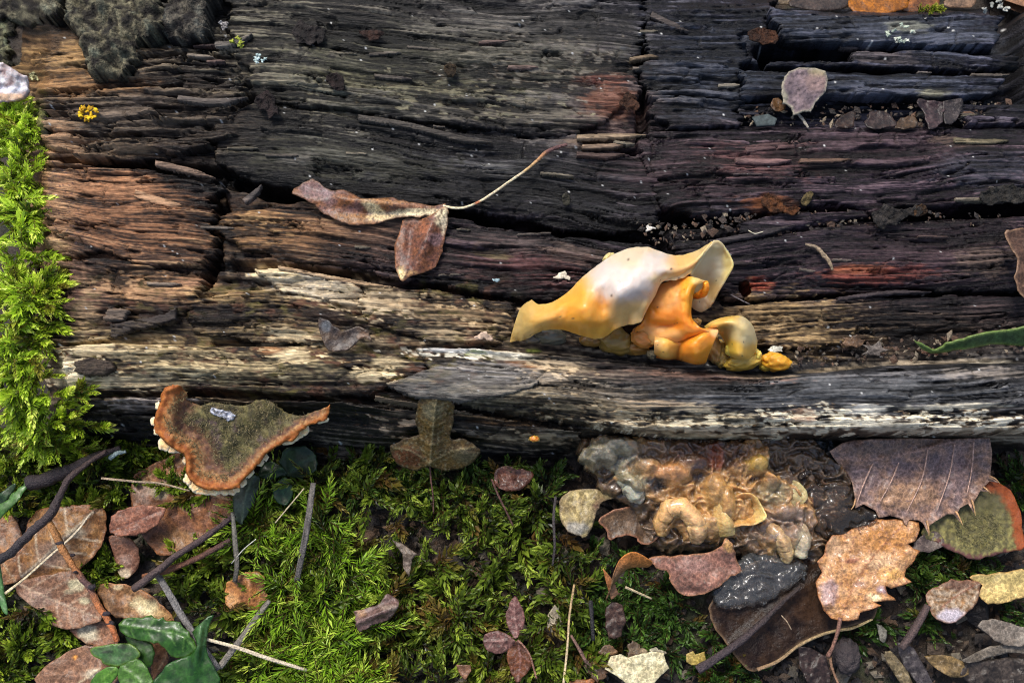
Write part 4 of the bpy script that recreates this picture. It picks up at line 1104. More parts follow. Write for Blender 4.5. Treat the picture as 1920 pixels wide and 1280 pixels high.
# ------------------------------------------------------------------ the fresh jelly fungus
zj = zm(940, 430, 3.4286)
jf = thing('jelly_fungus', 'folded yellow and orange jelly fungus with whitish cap in the furrow behind the ridge', 'fungus', (1200, 660, 225))
def zc(u, v):
    return (u - 940) * 3.4286, (v - 430) * 3.4286
def jcol(base, spots, dust=True):
    def f(u, v):
        x, y = zc(u, v)
        c = np.broadcast_to(np.asarray(base, float), (len(u), 3)).copy()
        c = paint(x, y, c, spots, 12, .25, 60.)
        c = c * (1 + .06 * fbm(x / 30., y / 30., 19, 3))[:, None]
        if dust:
            k = rnd2(u / 1.8, v / 1.8, 77) > .9975
            c[k] = (.06, .04, .025)
        return c
    return f
YEL, ORG, WHT, OLV = (.80, .56, .17), (.84, .33, .035), (.62, .53, .47), (.40, .28, .085)
cap_rows = [
    [(195, 452, 262), (130, 500, 268), (95, 580, 262), (70, 660, 250), (55, 725, 236)],
    [(245, 482, 285), (215, 540, 294), (190, 600, 288), (168, 655, 270), (145, 708, 244)],
    [(330, 470, 300), (310, 525, 318), (290, 575, 316), (270, 615, 296), (250, 652, 268)],
    [(430, 405, 308), (420, 480, 336), (410, 545, 334), (400, 600, 314), (385, 640, 284)],
    [(520, 312, 312), (520, 410, 352), (535, 500, 372), (545, 600, 352), (530, 685, 292)],
    [(610, 240, 315), (630, 340, 364), (645, 450, 356), (655, 580, 344), (640, 700, 298)],
    [(720, 165, 308), (735, 280, 372), (750, 410, 390), (765, 520, 356), (760, 628, 318)],
    [(840, 120, 305), (845, 230, 372), (860, 350, 394), (880, 465, 362), (880, 602, 326)],
    [(950, 120, 304), (950, 205, 366), (955, 300, 386), (958, 410, 364), (912, 552, 332)],
    [(1080, 165, 312), (1060, 215, 356), (1045, 262, 374), (1020, 312, 366), (975, 440, 346)],
    [(1180, 165, 320), (1165, 212, 350), (1140, 258, 364), (1090, 300, 357), (1008, 345, 350)],
    [(1280, 130, 326), (1260, 178, 348), (1228, 222, 358), (1195, 262, 352), (1120, 325, 348)],
    [(1362, 76, 330), (1335, 108, 346), (1302, 150, 354), (1268, 200, 350), (1216, 286, 342)]]
patch('cap', cap_rows, M['jelly'], jf, jcol((.68, .42, .15), [
    (140, 590, 170, 170, OLV, .85), (330, 560, 160, 120, (.64, .36, .08), .8), (560, 500, 190, 170, ORG, .85), (540, 620, 200, 90, (.80, .34, .035), .8), (430, 480, 90, 200, ORG, .45, 30),
    (780, 300, 230, 190, WHT, 1.), (880, 170, 220, 90, (.64, .51, .35), .9), (1000, 220, 120, 70, WHT, .95), (830, 520, 160, 70, (.64, .41, .15), .7), (900, 540, 60, 60, (.66, .44, .18), .7),
    (660, 660, 160, 40, (.76, .38, .05), .8), (1150, 220, 120, 60, (.68, .38, .14), .6), (1300, 150, 90, 60, (.60, .44, .21), .7), (1080, 320, 140, 30, (.66, .50, .26), .8), (640, 470, 40, 50, (.72, .28, .03), .5)]),
    n=9, thick=4.5, zf=zj, rip=2.0, wave=9)
horn_rows = [
    [(1362, 73, 338), (1392, 70, 340), (1425, 92, 336), (1440, 118, 330)],
    [(1305, 148, 352), (1352, 150, 326), (1420, 158, 318), (1474, 180, 326)],
    [(1246, 235, 350), (1305, 240, 306), (1395, 240, 300), (1492, 236, 318)],
    [(1216, 290, 342), (1285, 310, 286), (1380, 320, 282), (1450, 312, 306)],
    [(1228, 350, 312), (1290, 372, 270), (1350, 390, 268), (1406, 385, 292)],
    [(1232, 440, 282), (1272, 456, 262), (1320, 466, 262), (1371, 455, 277)],
    [(1212, 490, 262), (1250, 520, 255), (1290, 530, 250), (1345, 496, 262)]]
patch('horn', horn_rows, M['jelly'], jf, jcol((.46, .38, .21), [(1480, 230, 60, 160, (.72, .56, .2), .7), (1350, 240, 90, 90, (.48, .44, .33), .8), (1340, 400, 90, 60, (.46, .30, .12), .8), (1290, 490, 100, 50, (.5, .34, .2), .8)]), n=9, thick=4.5, zf=zj, rip=1.8, wave=6)
mid_rows = [
    [(1010, 358, 316), (1090, 330, 328), (1180, 302, 338), (1255, 314, 340), (1312, 335, 326)],
    [(985, 420, 316), (1070, 410, 332), (1150, 390, 346), (1215, 372, 354), (1250, 362, 338)],
    [(950, 490, 310), (1040, 490, 326), (1130, 480, 340), (1192, 465, 348), (1222, 462, 328)],
    [(925, 550, 302), (1020, 572, 316), (1110, 574, 328), (1185, 560, 340), (1218, 560, 320)],
    [(900, 602, 292), (1000, 612, 296), (1100, 616, 308), (1190, 616, 336), (1255, 612, 328)],
    [(860, 640, 276), (950, 672, 282), (1062, 684, 300), (1200, 672, 322), (1318, 646, 330)],
    [(860, 715, 256), (952, 738, 268), (1080, 728, 286), (1205, 700, 304), (1396, 655, 320)]]
patch('fold', mid_rows, M['jelly'], jf, jcol((.76, .25, .022), [(1060, 420, 110, 110, (.82, .38, .12), .8), (1210, 420, 60, 160, (.90, .34, .02), .8), (1150, 580, 200, 60, (.84, .24, .015), .7), (1020, 680, 160, 60, (.80, .42, .14), .7), (1370, 660, 60, 40, (.86, .46, .2), .8), (1270, 330, 60, 30, (.92, .58, .22), .8)]), n=9, thick=4.5, zf=zj, rip=2.0, wave=9)
roll = zj([(1312, 338, 326, 5), (1316, 372, 318, 6.5), (1300, 405, 306, 7.5), (1268, 425, 296, 7), (1242, 430, 288, 5)])
tube('curl', roll, M['jelly'], jf, (.85, .30, .02), (.6, .18, .01), sides=12, knob=.06)
skirt_rows = [
    [(985, 650, 262), (1060, 660, 268), (1150, 680, 264), (1225, 668, 290), (1310, 640, 300), (1385, 640, 300)],
    [(984, 700, 290), (1060, 708, 298), (1148, 726, 288), (1222, 704, 314), (1306, 668, 326), (1396, 660, 318)],
    [(982, 740, 290), (1060, 750, 300), (1142, 762, 280), (1190, 760, 312), (1272, 730, 327), (1375, 705, 318)],
    [(985, 790, 265), (1060, 800, 285), (1134, 802, 256), (1178, 810, 292), (1262, 800, 313), (1338, 780, 300)],
    [(990, 815, 236), (1060, 826, 255), (1125, 824, 232), (1168, 836, 255), (1242, 852, 280), (1318, 848, 262)],
    [(1000, 820, 212), (1060, 832, 220), (1122, 830, 212), (1170, 840, 218), (1242, 862, 228), (1308, 860, 222)]]
patch('skirt', skirt_rows, M['jelly'], jf, jcol((.76, .25, .02), [(1060, 760, 90, 70, (.9, .50, .12), .7), (1380, 660, 50, 40, (.86, .5, .24), .8), (1290, 760, 80, 90, (.86, .32, .02), .6), (1150, 800, 30, 60, (.6, .24, .03), .6), (1000, 720, 40, 60, (.8, .45, .2), .5)]), n=9, thick=4.5, zf=zj, rip=1.8, wave=6)
arch_rows = [
    [(1306, 628, 268), (1340, 602, 290), (1400, 576, 302), (1480, 561, 306), (1552, 564, 302), (1612, 622, 286), (1642, 725, 262)],
    [(1332, 642, 288), (1372, 618, 314), (1432, 602, 328), (1500, 598, 334), (1562, 618, 326), (1602, 670, 308), (1638, 762, 276)],
    [(1398, 664, 256), (1420, 652, 270), (1446, 640, 292), (1500, 656, 320), (1550, 678, 322), (1592, 722, 304), (1628, 790, 272)],
    [(1440, 720, 242), (1447, 716, 256), (1460, 730, 276), (1502, 738, 306), (1546, 758, 308), (1582, 780, 292), (1614, 812, 264)],
    [(1450, 784, 240), (1452, 780, 258), (1472, 790, 280), (1510, 802, 300), (1542, 812, 302), (1576, 822, 282), (1606, 832, 256)],
    [(1462, 815, 232), (1468, 812, 245), (1486, 818, 260), (1512, 826, 275), (1542, 834, 276), (1570, 842, 262), (1596, 848, 244)]]
patch('arch', arch_rows, M['jelly'], jf, jcol((.62, .37, .08), [(1580, 640, 90, 110, (.58, .48, .27), .9), (1500, 650, 70, 60, (.64, .48, .2), .7), (1480, 760, 70, 50, (.68, .42, .05), .8), (1350, 620, 70, 40, (.72, .46, .12), .8), (1420, 680, 40, 90, (.5, .34, .08), .8)]), n=8, thick=4.5, zf=zj, rip=1.8, wave=4)
for nm, at, rad, cc, tn, sd in [
    ('lobe', (1548, 856, 240), (34, 15, 28), (.58, .37, .06), 6, 1), ('lobe', (1470, 770, 268), (9, 12, 16), (.86, .60, .10), 0, 2), ('lobe', (1360, 760, 232), (14, 32, 26), (.52, .30, .09), 10, 3),
    ('lobe', (1410, 800, 228), (13, 26, 22), (.46, .30, .08), 0, 4), ('lobe', (1765, 852, 234), (28, 17, 24), (.74, .36, .03), -6, 5), ('lobe', (1700, 880, 226), (12, 9, 14), (.62, .42, .06), 0, 15),
    ('lobe', (310, 690, 232), (33, 15, 22), (.16, .15, .10), -6, 6), ('lobe', (205, 705, 228), (20, 10, 14), (.18, .15, .1), 0, 7), ('lobe', (735, 722, 236), (34, 24, 30), (.34, .21, .045), -14, 8), ('lobe', (580, 718, 232), (22, 11, 20), (.36, .19, .04), -5, 9),
    ('lobe', (850, 765, 232), (30, 12, 18), (.40, .2, .04), -8, 10), ('lobe', (920, 690, 262), (26, 20, 20), (.66, .26, .05), -10, 11), ('lobe', (688, 182, 296), (12, 7, 14), (.62, .52, .22), 30, 12), ('lobe', (1250, 600, 262), (10, 8, 16), (.5, .3, .1), 0, 13),
    ('lobe', (1640, 815, 244), (9, 12, 20), (.80, .60, .12), 0, 14)]:
    q = zj([at])[0]
    lump(nm, q, rad, M['jelly'], jf, cc, seed=sd + 40, rough=.22, turn=tn, freq=1.6)
lump('dirt_clot', zj([(965, 805, 258)])[0], (9, 8, 9), M['soil'], jf, (.09, .075, .04), seed=3, rough=.6, k=3, freq=3)

# ------------------------------------------------------------------ the rotting jelly mass under the ridge
zs = zm(1060, 800, 3.84)
rj = thing('rotting_jelly', 'slimy amber and brown rotting jelly mass hanging under the front ridge', 'fungus', (1330, 960, 40))
def slime_part(name, poly, hb, lumps, colf, mat, parent, seed, amp=9., fold=10., g=2.3, low=40, fine=2.0, **tags):
    poly = catmull(poly, 4, True)
    u0, v0 = poly.min(0) - 4; u1, v1 = poly.max(0) + 4
    us, vs = np.arange(u0, u1, g), np.arange(v0, v1, g)
    u, v = np.meshgrid(us, vs); u, v = u.ravel(), v.ravel()
    d = sdf(u + 10 * fbm(u / 24., v / 24., seed, 2), v + 10 * fbm(u / 22., v / 22., seed + 1, 2), poly)
    b = hb(u, v)
    wu, wv_ = u + 16 * pn(u / 30., v / 30., seed + 2), v + 16 * pn(u / 30., v / 30., seed + 3)
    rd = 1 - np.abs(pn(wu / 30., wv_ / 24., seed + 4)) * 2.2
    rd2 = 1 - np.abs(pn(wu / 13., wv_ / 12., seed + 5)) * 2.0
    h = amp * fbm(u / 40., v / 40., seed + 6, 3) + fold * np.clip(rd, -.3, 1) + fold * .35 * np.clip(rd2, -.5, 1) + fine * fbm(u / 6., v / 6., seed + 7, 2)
    for (lu, lv, ru, rv, lh, tn) in lumps:
        a = math.radians(tn); x, y = u - lu, v - lv
        q = ((x * math.cos(a) + y * math.sin(a)) / ru) ** 2 + ((-x * math.sin(a) + y * math.cos(a)) / rv) ** 2
        h = np.maximum(h, lh * np.sqrt(np.clip(1 - q, 0, 1)) + (h * .25 - 30 * (q > 1)))
    x = np.clip(d / 16., 0, 1)
    hh = b + h * sst(0, 1, x) - 16 * (1 - np.sqrt(np.clip(1 - (1 - x) ** 2, 0, 1)))
    c = colf(u, v, rd)
    pos = np.concatenate([P(u, v, b)[:, :2], hh[:, None]], 1)
    f = grid_faces(len(us), len(vs), d > 0)
    e = boundary(f); bi = np.unique(e)
    mp = np.full(len(pos), -1, np.int64); mp[bi] = len(pos) + np.arange(len(bi))
    lo = pos[bi].copy(); lo[:, 2] -= low
    pos = np.concatenate([pos, lo]); c = np.concatenate([c, c[bi]])
    pos, fs, c = compact(pos, [np.concatenate([f, np.stack([e[:, 1], e[:, 0], mp[e[:, 0]], mp[e[:, 1]]], 1)])], c)
    return mesh_obj(name, pos, fs, mat, parent, c, **tags)
def slope(v0, h0, v1, h1):
    return lambda u, v: h0 + (h1 - h0) * np.clip((v - v0) / (v1 - v0), -.2, 1.2)
AMB, BRN, GRY, PUR = (.50, .27, .10), (.11, .05, .025), (.28, .25, .17), (.26, .19, .15)
def rcol(u, v, rd):
    x, y = (u - 1060) * 3.84, (v - 800) * 3.84
    c = np.broadcast_to(np.asarray(AMB), (len(u), 3)).copy()
    c = paint(x, y, c, [(300, 200, 280, 150, GRY, 1.), (460, 420, 140, 110, (.36, .31, .19), 1.), (1000, 180, 380, 150, BRN, .95), (640, 180, 160, 80, (.24, .16, .1), .8), (750, 330, 150, 90, (.52, .25, .09), .9), (950, 330, 60, 80, (.05, .03, .03), .9),
                        (1080, 220, 60, 120, (.28, .07, .02), .8), (1380, 270, 90, 60, (.56, .36, .08), .9), (1500, 480, 120, 90, (.36, .30, .17), .8), (1600, 700, 200, 140, PUR, .85), (1400, 760, 160, 70, (.22, .16, .12), .7), (1560, 920, 130, 80, (.52, .36, .16), .8),
                        (1690, 850, 80, 110, (.50, .42, .26), .8), (1100, 500, 160, 130, (.60, .33, .10), .8), (1150, 700, 160, 90, (.52, .32, .12), .7), (650, 420, 70, 60, (.05, .04, .035), 1.), (1500, 250, 60, 90, (.3, .28, .2), .7)], 22, .5, 60.)
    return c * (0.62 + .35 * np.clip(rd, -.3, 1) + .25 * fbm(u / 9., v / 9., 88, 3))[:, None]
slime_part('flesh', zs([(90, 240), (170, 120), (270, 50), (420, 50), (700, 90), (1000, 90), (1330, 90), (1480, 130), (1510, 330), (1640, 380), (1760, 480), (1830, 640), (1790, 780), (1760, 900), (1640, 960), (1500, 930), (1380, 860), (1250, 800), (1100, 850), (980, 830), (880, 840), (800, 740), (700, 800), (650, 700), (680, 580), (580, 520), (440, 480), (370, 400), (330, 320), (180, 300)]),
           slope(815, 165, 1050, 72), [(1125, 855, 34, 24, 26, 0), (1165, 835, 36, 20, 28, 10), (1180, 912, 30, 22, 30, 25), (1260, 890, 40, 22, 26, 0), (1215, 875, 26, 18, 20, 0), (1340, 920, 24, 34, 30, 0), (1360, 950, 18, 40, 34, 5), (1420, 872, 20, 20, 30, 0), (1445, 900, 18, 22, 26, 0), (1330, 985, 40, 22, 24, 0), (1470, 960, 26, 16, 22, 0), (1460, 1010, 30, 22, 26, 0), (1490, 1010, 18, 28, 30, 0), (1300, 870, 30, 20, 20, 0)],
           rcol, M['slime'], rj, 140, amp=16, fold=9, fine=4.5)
slime_part('mush', [(1085, 850), (1110, 810), (1300, 806), (1500, 812), (1560, 850), (1600, 900), (1590, 960), (1560, 1010), (1535, 1060), (1480, 1075), (1420, 1050), (1350, 1030), (1290, 1035), (1230, 1030), (1200, 1000), (1190, 950), (1140, 930), (1110, 890)], slope(815, 140, 1060, 58), [], lambda u, v, rd: mix((.035, .022, .014), (.17, .105, .055), sst(-.3, .9, rd) * .7 + .3 * sst(-.2, .4, fbm(u / 30., v / 30., 99, 3))), M['mush'], rj, 150, amp=14, fold=12, fine=3, low=40)
tube('lobe', [(1240, 1000, 88, 11), (1242, 968, 108, 17), (1265, 950, 122, 19), (1292, 962, 122, 19), (1308, 990, 112, 20), (1304, 1014, 92, 13)], M['slime'], rj, (.58, .33, .12), (.60, .38, .18), sides=16, knob=.12, seed=8)
tube('lobe', [(1440, 985, 92, 12), (1462, 1005, 104, 16), (1474, 1030, 96, 15), (1472, 1050, 82, 10)], M['slime'], rj, (.40, .24, .12), (.58, .40, .18), sides=14, knob=.12, seed=9)
tube('lobe', [(1500, 985, 90, 11), (1506, 1010, 104, 15), (1500, 1040, 88, 13)], M['slime'], rj, (.44, .32, .2), (.52, .45, .3), sides=14, knob=.12, seed=10)
tube('lobe', [(1160, 885, 110, 12), (1180, 905, 124, 21), (1192, 925, 118, 18), (1198, 938, 106, 10)], M['slime'], rj, (.40, .38, .28), (.46, .44, .32), sides=14, knob=.14, seed=11)
cup_rows = [[(1368, 938, 128), (1385, 926, 140), (1405, 924, 142), (1420, 932, 138)], [(1366, 955, 110), (1385, 945, 106), (1408, 944, 108), (1432, 955, 136)], [(1366, 975, 104), (1385, 965, 100), (1408, 966, 104), (1438, 967, 140)], [(1375, 990, 116), (1390, 985, 122), (1412, 984, 128), (1432, 975, 138)]]
patch('cup', cup_rows, M['slime'], rj, lambda u, v: mix((.55, .30, .10), (.78, .58, .22), sst(1405, 1436, u)), n=8, thick=4, rip=2)
frill = [[(1340, 935, 126), (1362, 925, 134), (1376, 938, 128)], [(1338, 960, 120), (1360, 955, 136), (1370, 960, 118)], [(1345, 990, 112), (1366, 985, 128), (1376, 988, 110)], [(1350, 1006, 98), (1368, 1004, 108), (1378, 1002, 96)]]
patch('frill', frill, M['slime'], rj, lambda u, v: mix((.62, .38, .13), (.72, .5, .2), sst(1350, 1375, u)), n=8, thick=5, rip=3)
frill = [[(1480, 895, 118), (1500, 905, 130), (1512, 920, 120)], [(1470, 920, 114), (1490, 925, 122), (1514, 935, 126)], [(1462, 945, 104), (1480, 950, 110), (1500, 950, 112)]]
patch('frill', frill, M['slime'], rj, lambda u, v: mix((.40, .30, .15), (.55, .42, .18), sst(1470, 1510, u)), n=8, thick=4, rip=4)
# clear slime
cs = thing('clear_slime', 'shiny clear brownish slime running from the rotting jelly onto the orange leaf', 'slime', (1560, 950, 40))
slime_part('slime_film', [(1495, 830), (1530, 850), (1560, 880), (1600, 905), (1612, 940), (1632, 955), (1650, 960), (1655, 990), (1620, 1010), (1570, 1012), (1530, 990), (1505, 940), (1490, 890)], slope(830, 130, 1010, 96), [(1570, 960, 30, 40, 12, 0), (1630, 965, 16, 14, 14, 0)], lambda u, v, rd: mix((.30, .21, .14), (.62, .50, .40), sst(-.2, .8, rd)), M['clear'], cs, 160, amp=9, fold=11, fine=1.2, low=12)
gs = thing('grey_slime', 'blue-grey slime smeared over the dark leaf below the rotting jelly', 'slime', (1410, 1090, 40))
slime_part('slime_film', [(1345, 1075), (1385, 1050), (1420, 1035), (1480, 1045), (1520, 1060), (1510, 1085), (1470, 1115), (1430, 1135), (1390, 1140), (1350, 1140), (1335, 1110)], slope(1040, 82, 1150, 82), [], lambda u, v, rd: mix((.62, .66, .68), (.82, .85, .86), sst(-.2, .9, rd)), M['clear'], gs, 170, amp=5, fold=4, fine=1., low=8)
# dark wet hollow beside the slime
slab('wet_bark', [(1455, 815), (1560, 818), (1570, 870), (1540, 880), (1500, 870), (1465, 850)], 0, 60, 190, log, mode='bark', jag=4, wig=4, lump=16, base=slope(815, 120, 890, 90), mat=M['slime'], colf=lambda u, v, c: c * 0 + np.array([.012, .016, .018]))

# ------------------------------------------------------------------ bracket fungi
zb = zm(260, 700, 4.8)
br = thing('bracket_fungus', 'orange-rimmed olive hairy bracket fungus with cream lobed edge on the log side', 'fungus', (440, 790, 120))
bout = zb([(195, 250), (210, 170), (260, 118), (330, 106), (400, 135), (440, 190), (432, 238), (560, 285), (700, 265), (800, 280), (960, 290), (1060, 250), (1180, 245), (1260, 320), (1350, 360), (1450, 380), (1600, 340), (1690, 300), (1725, 310), (1700, 390), (1640, 432), (1530, 470), (1480, 505), (1400, 580), (1310, 620), (1170, 710), (1090, 800), (1000, 900), (930, 980), (870, 1035), (740, 1050), (650, 1052), (560, 1032), (480, 972), (430, 900), (418, 740), (330, 690), (220, 600), (150, 500), (135, 430), (165, 340)])
front = zb([(330, 106), (230, 140), (195, 250), (135, 430), (220, 600), (330, 690), (418, 740), (430, 900), (480, 972), (560, 1032), (740, 1050), (870, 1035), (1000, 900), (1170, 710), (1310, 620), (1480, 505), (1700, 390), (1725, 310)])
def bzone(u, v):
    d, par = pdist(u, v, catmull(front, 4))
    return d * 4.8, par
def bcolf(u, v, d, c):
    z, par = bzone(u, v)
    n = fbm(u / 8., v / 8., 61, 4)
    zz = z + 34 * n
    narrow = 1 - .62 * sst(.55, .75, par)
    zz = zz / narrow
    oli = mix((.060, .050, .020), (.17, .145, .05), sst(-.4, .5, fbm(u / 16., v / 16., 62, 4)))
    oli = mix(oli, (.085, .05, .055), sst(.0, .5, fbm(u / 30., v / 30., 63, 3)) * .8)
    rust = mix((.26, .075, .016), (.44, .15, .03), sst(-.35, .4, n + .3 * np.cos(z / 16.)))
    beige = mix((.24, .12, .045), (.40, .26, .11), sst(-.2, .4, fbm(u / 4., v / 4., 67, 2)))
    c = mix(rust, beige, sst(45, 125, zz) * .75)
    c = mix(c, (.11, .05, .032), sst(130, 200, zz) * (.6 + .4 * sst(-.3, .2, n)))
    c = mix(c, oli, sst(210, 330, zz))
    c = mix(c, (.20, .05, .012), sst(12, 2, z) * .7)
    c = mix(c, (.30, .085, .02), np.exp(-((u - 332) / 12.) ** 2 - ((v - 735) / 16.) ** 2) * .7)
    return c
hb_ = lambda u, v: 238 - (v - 730) * .30 + 22 * np.exp(-((u - 320) / 22.) ** 2) * sst(900, 760, v) + 26 * sst(540, 630, u)
def bhf(u, v, d):
    z, par = bzone(u, v)
    return 6 * np.exp(-(z / 90.) ** 2) - 9 * np.exp(-((z - 210) / 90.) ** 2) - 6 * np.exp(-(z / 16.) ** 2) + 3 * np.cos(z / 26.) * np.exp(-z / 200.)
bcap = sheet('cap', bout, hb_, M['bracket'], br, smooth=4, step=3.0, thick=5, rip=7, ripsc=24, rough=.6, seed=60, colf=bcolf, hf=bhf)
# cream lobes peeping out below the rim
for i, (fx, fy, rx, ry, tn) in enumerate([(165, 300, 22, 36, 0), (124, 432, 22, 36, 0), (155, 515, 24, 34, 20), (210, 650, 52, 58, 30), (290, 690, 60, 34, 15), (402, 790, 22, 32, 0), (445, 950, 38, 52, 20), (490, 1020, 48, 50, 30), (560, 1078, 62, 40, 10), (620, 1085, 50, 36, 0), (690, 1075, 42, 38, 0), (785, 1068, 42, 38, 0), (845, 1068, 38, 38, 0), (885, 1030, 36, 36, -30), (930, 988, 36, 36, -30), (1005, 905, 40, 24, -45), (1110, 790, 30, 34, -30), (1145, 745, 28, 36, -30), (1380, 620, 66, 34, -18), (1440, 580, 60, 40, -40), (1490, 510, 46, 48, -30), (1640, 450, 50, 20, -12)]):
    q = np.array(zb([(fx, fy)])[0])
    fr_ = catmull(front, 4)
    nb_ = fr_[np.argmin(np.hypot(fr_[:, 0] - q[0], fr_[:, 1] - q[1]))]
    q = q + (nb_ - q) * .72
    hq = float(hb_(np.array([q[0]]), np.array([q[1]]))[0]) - 13
    th = np.linspace(0, 2 * math.pi, 15)[:-1]
    wv_ = 1 + .10 * np.cos(th * 5 + i) + .06 * np.cos(th * 9 + 2 * i)
    a = math.radians(tn)
    ex, ey = rx / 4.8 * 1.25 * wv_ * np.cos(th), ry / 4.8 * 1.1 * wv_ * np.sin(th)
    sheet('rim_lobe', list(zip(q[0] + ex * math.cos(a) - ey * math.sin(a), q[1] + ex * math.sin(a) + ey * math.cos(a))), hq, M['bracket'], br, smooth=2, step=2.2, thick=5, rip=3, ripsc=8, seed=i + 300, c1=(.80, .52, .22), c2=(.86, .62, .32), edge_c=(.90, .78, .55), edge_w=3.2,
          hf=lambda u, v, d: -4 * np.exp(-(d / 2.5) ** 2))
# hairs on the cap
def hairs(name, uv, h, length, cols, seed, parent, w=.55, up=.7, **tags):
    r = np.random.default_rng(seed)
    n = len(uv)
    p = P(uv[:, 0], uv[:, 1], h)
    az = r.uniform(0, 6.28, n)
    d = np.stack([np.cos(az), np.sin(az), np.full(n, up)], 1) * (length * r.uniform(.5, 1.3, n))[:, None]
    s = np.stack([-np.sin(az), np.cos(az), np.zeros(n)], 1) * w
    mid = p + d * .5 + [0, 0, 1.]
    V = np.stack([p - s, p + s, mid + s * .7, mid - s * .7, p + d], 1).reshape(-1, 3)
    q = np.arange(n)[:, None] * 5
    c = np.repeat(np.asarray(cols)[r.integers(0, len(cols), n)] * r.uniform(.7, 1.2, (n, 1)), 5, 0)
    return mesh_obj(name, V, [q + [0, 1, 2, 3], q + [3, 2, 4]], M['hair'], parent, c, smooth=False, kind='stuff', **tags)
bp_ = catmull(bout, 4, True)
uvh = in_polys(3400, [bp_], 64)
z_, par_ = bzone(uvh[:, 0], uvh[:, 1])
k = (z_ > 92 + 25 * pn(uvh[:, 0] / 9., uvh[:, 1] / 9., 8)) & ~((z_ > 150) & (z_ < 250) & (par_ < .6) & (rng.random(len(z_)) < .85))
uvh = uvh[k]; z_ = z_[k]
dd_ = np.abs(sdf(uvh[:, 0], uvh[:, 1], bp_))
hh_ = hb_(uvh[:, 0], uvh[:, 1]) + 5 * fbm(uvh[:, 0] / 30., uvh[:, 1] / 30., 60, 3) + bhf(uvh[:, 0], uvh[:, 1], dd_)
hairs('hair_felt', uvh, hh_, 7., [(.13, .105, .042), (.09, .075, .03), (.20, .16, .075), (.065, .055, .022)], 65, br)
sheet('bird_dropping', zb([(640, 350), (660, 310), (720, 320), (780, 340), (830, 350), (870, 380), (850, 410), (800, 425), (760, 400), (700, 380)]), lambda u, v: hb_(u, v) + 4, M['wetleaf'], None, smooth=3, step=2., thick=4, rip=5, ripsc=6., seed=70, c1=(.5, .52, .58), c2=(.10, .10, .12), sc=7.,
      label='small shiny grey-white dropping on the bracket fungus cap', cat='dropping')
# second bracket, half hidden behind the purple holly leaf
br2 = thing('bracket_fungus', 'dull olive bracket fungus with orange rim behind the purple-brown holly leaf', 'fungus', (1850, 990, 40))
b2 = [(1730, 990), (1770, 960), (1830, 910), (1860, 900), (1895, 918), (1912, 960), (1918, 1000), (1922, 1025), (1890, 1035), (1860, 1042), (1825, 1048), (1790, 1035), (1755, 1015), (1735, 1010)]
f2 = [(1850, 900), (1885, 912), (1912, 960), (1918, 1000), (1920, 1028), (1890, 1036), (1860, 1042), (1825, 1048), (1790, 1035), (1755, 1015)]
def b2col(u, v, d, c):
    q, par = pdist(u, v, catmull(f2, 4))
    n = fbm(u / 9., v / 9., 66, 4)
    w = np.where(par < .5, 20, 7)
    oli = mix((.05, .045, .02), (.24, .21, .07), sst(-.3, .5, n) * sst(930, 1000, v) + .15)
    return mix(mix((.26, .060, .014), (.11, .045, .038), sst(.45, .6, par)), oli, sst(.6, 1.2, (q + 8 * n) / w))
sheet('cap', b2, lambda u, v: 92 + (u - 1800) * .05, M['bracket'], br2, step=3.4, thick=7, rip=5, ripsc=26, seed=68, colf=b2col)
uvh = in_polys(700, [[(1780, 975), (1860, 960), (1890, 1000), (1860, 1030), (1800, 1025)]], 69)
hairs('hair_felt', uvh, 94 + (uvh[:, 0] - 1800) * .05, 6., [(.17, .15, .06), (.11, .10, .04)], 69, br2)
# the small orange disc on the dark face
od = thing('tiny_disc_fungus', 'tiny bright orange disc on the dark front face of the log', 'fungus', (1002, 822, 150))
lump('disc', (1002, 822, 176), (10, 6, 5), M['jelly'], od, (.62, .13, .012), seed=5, rough=.45, k=3, col2=(.9, .4, .06))
# white shelf at the left edge of the picture
ws = thing('pale_shelf_fungus', 'grey-white shelf fungus cut by the picture edge above the lime moss', 'fungus', (10, 160, 200))
sheet('cap', [(-40, 110), (0, 120), (28, 132), (46, 146), (52, 168), (40, 182), (20, 190), (0, 192), (-40, 196)], lambda u, v: 322 - (v - 150) * .3, M['bracket'], ws, step=3.5, thick=8, rip=10, ripsc=25, seed=72, c1=(.62, .60, .60), c2=(.24, .15, .14), spots=[(10, 182, 40, 8, (.5, .33, .2), .9), (10, 168, 40, 7, (.7, .68, .72), .8)])

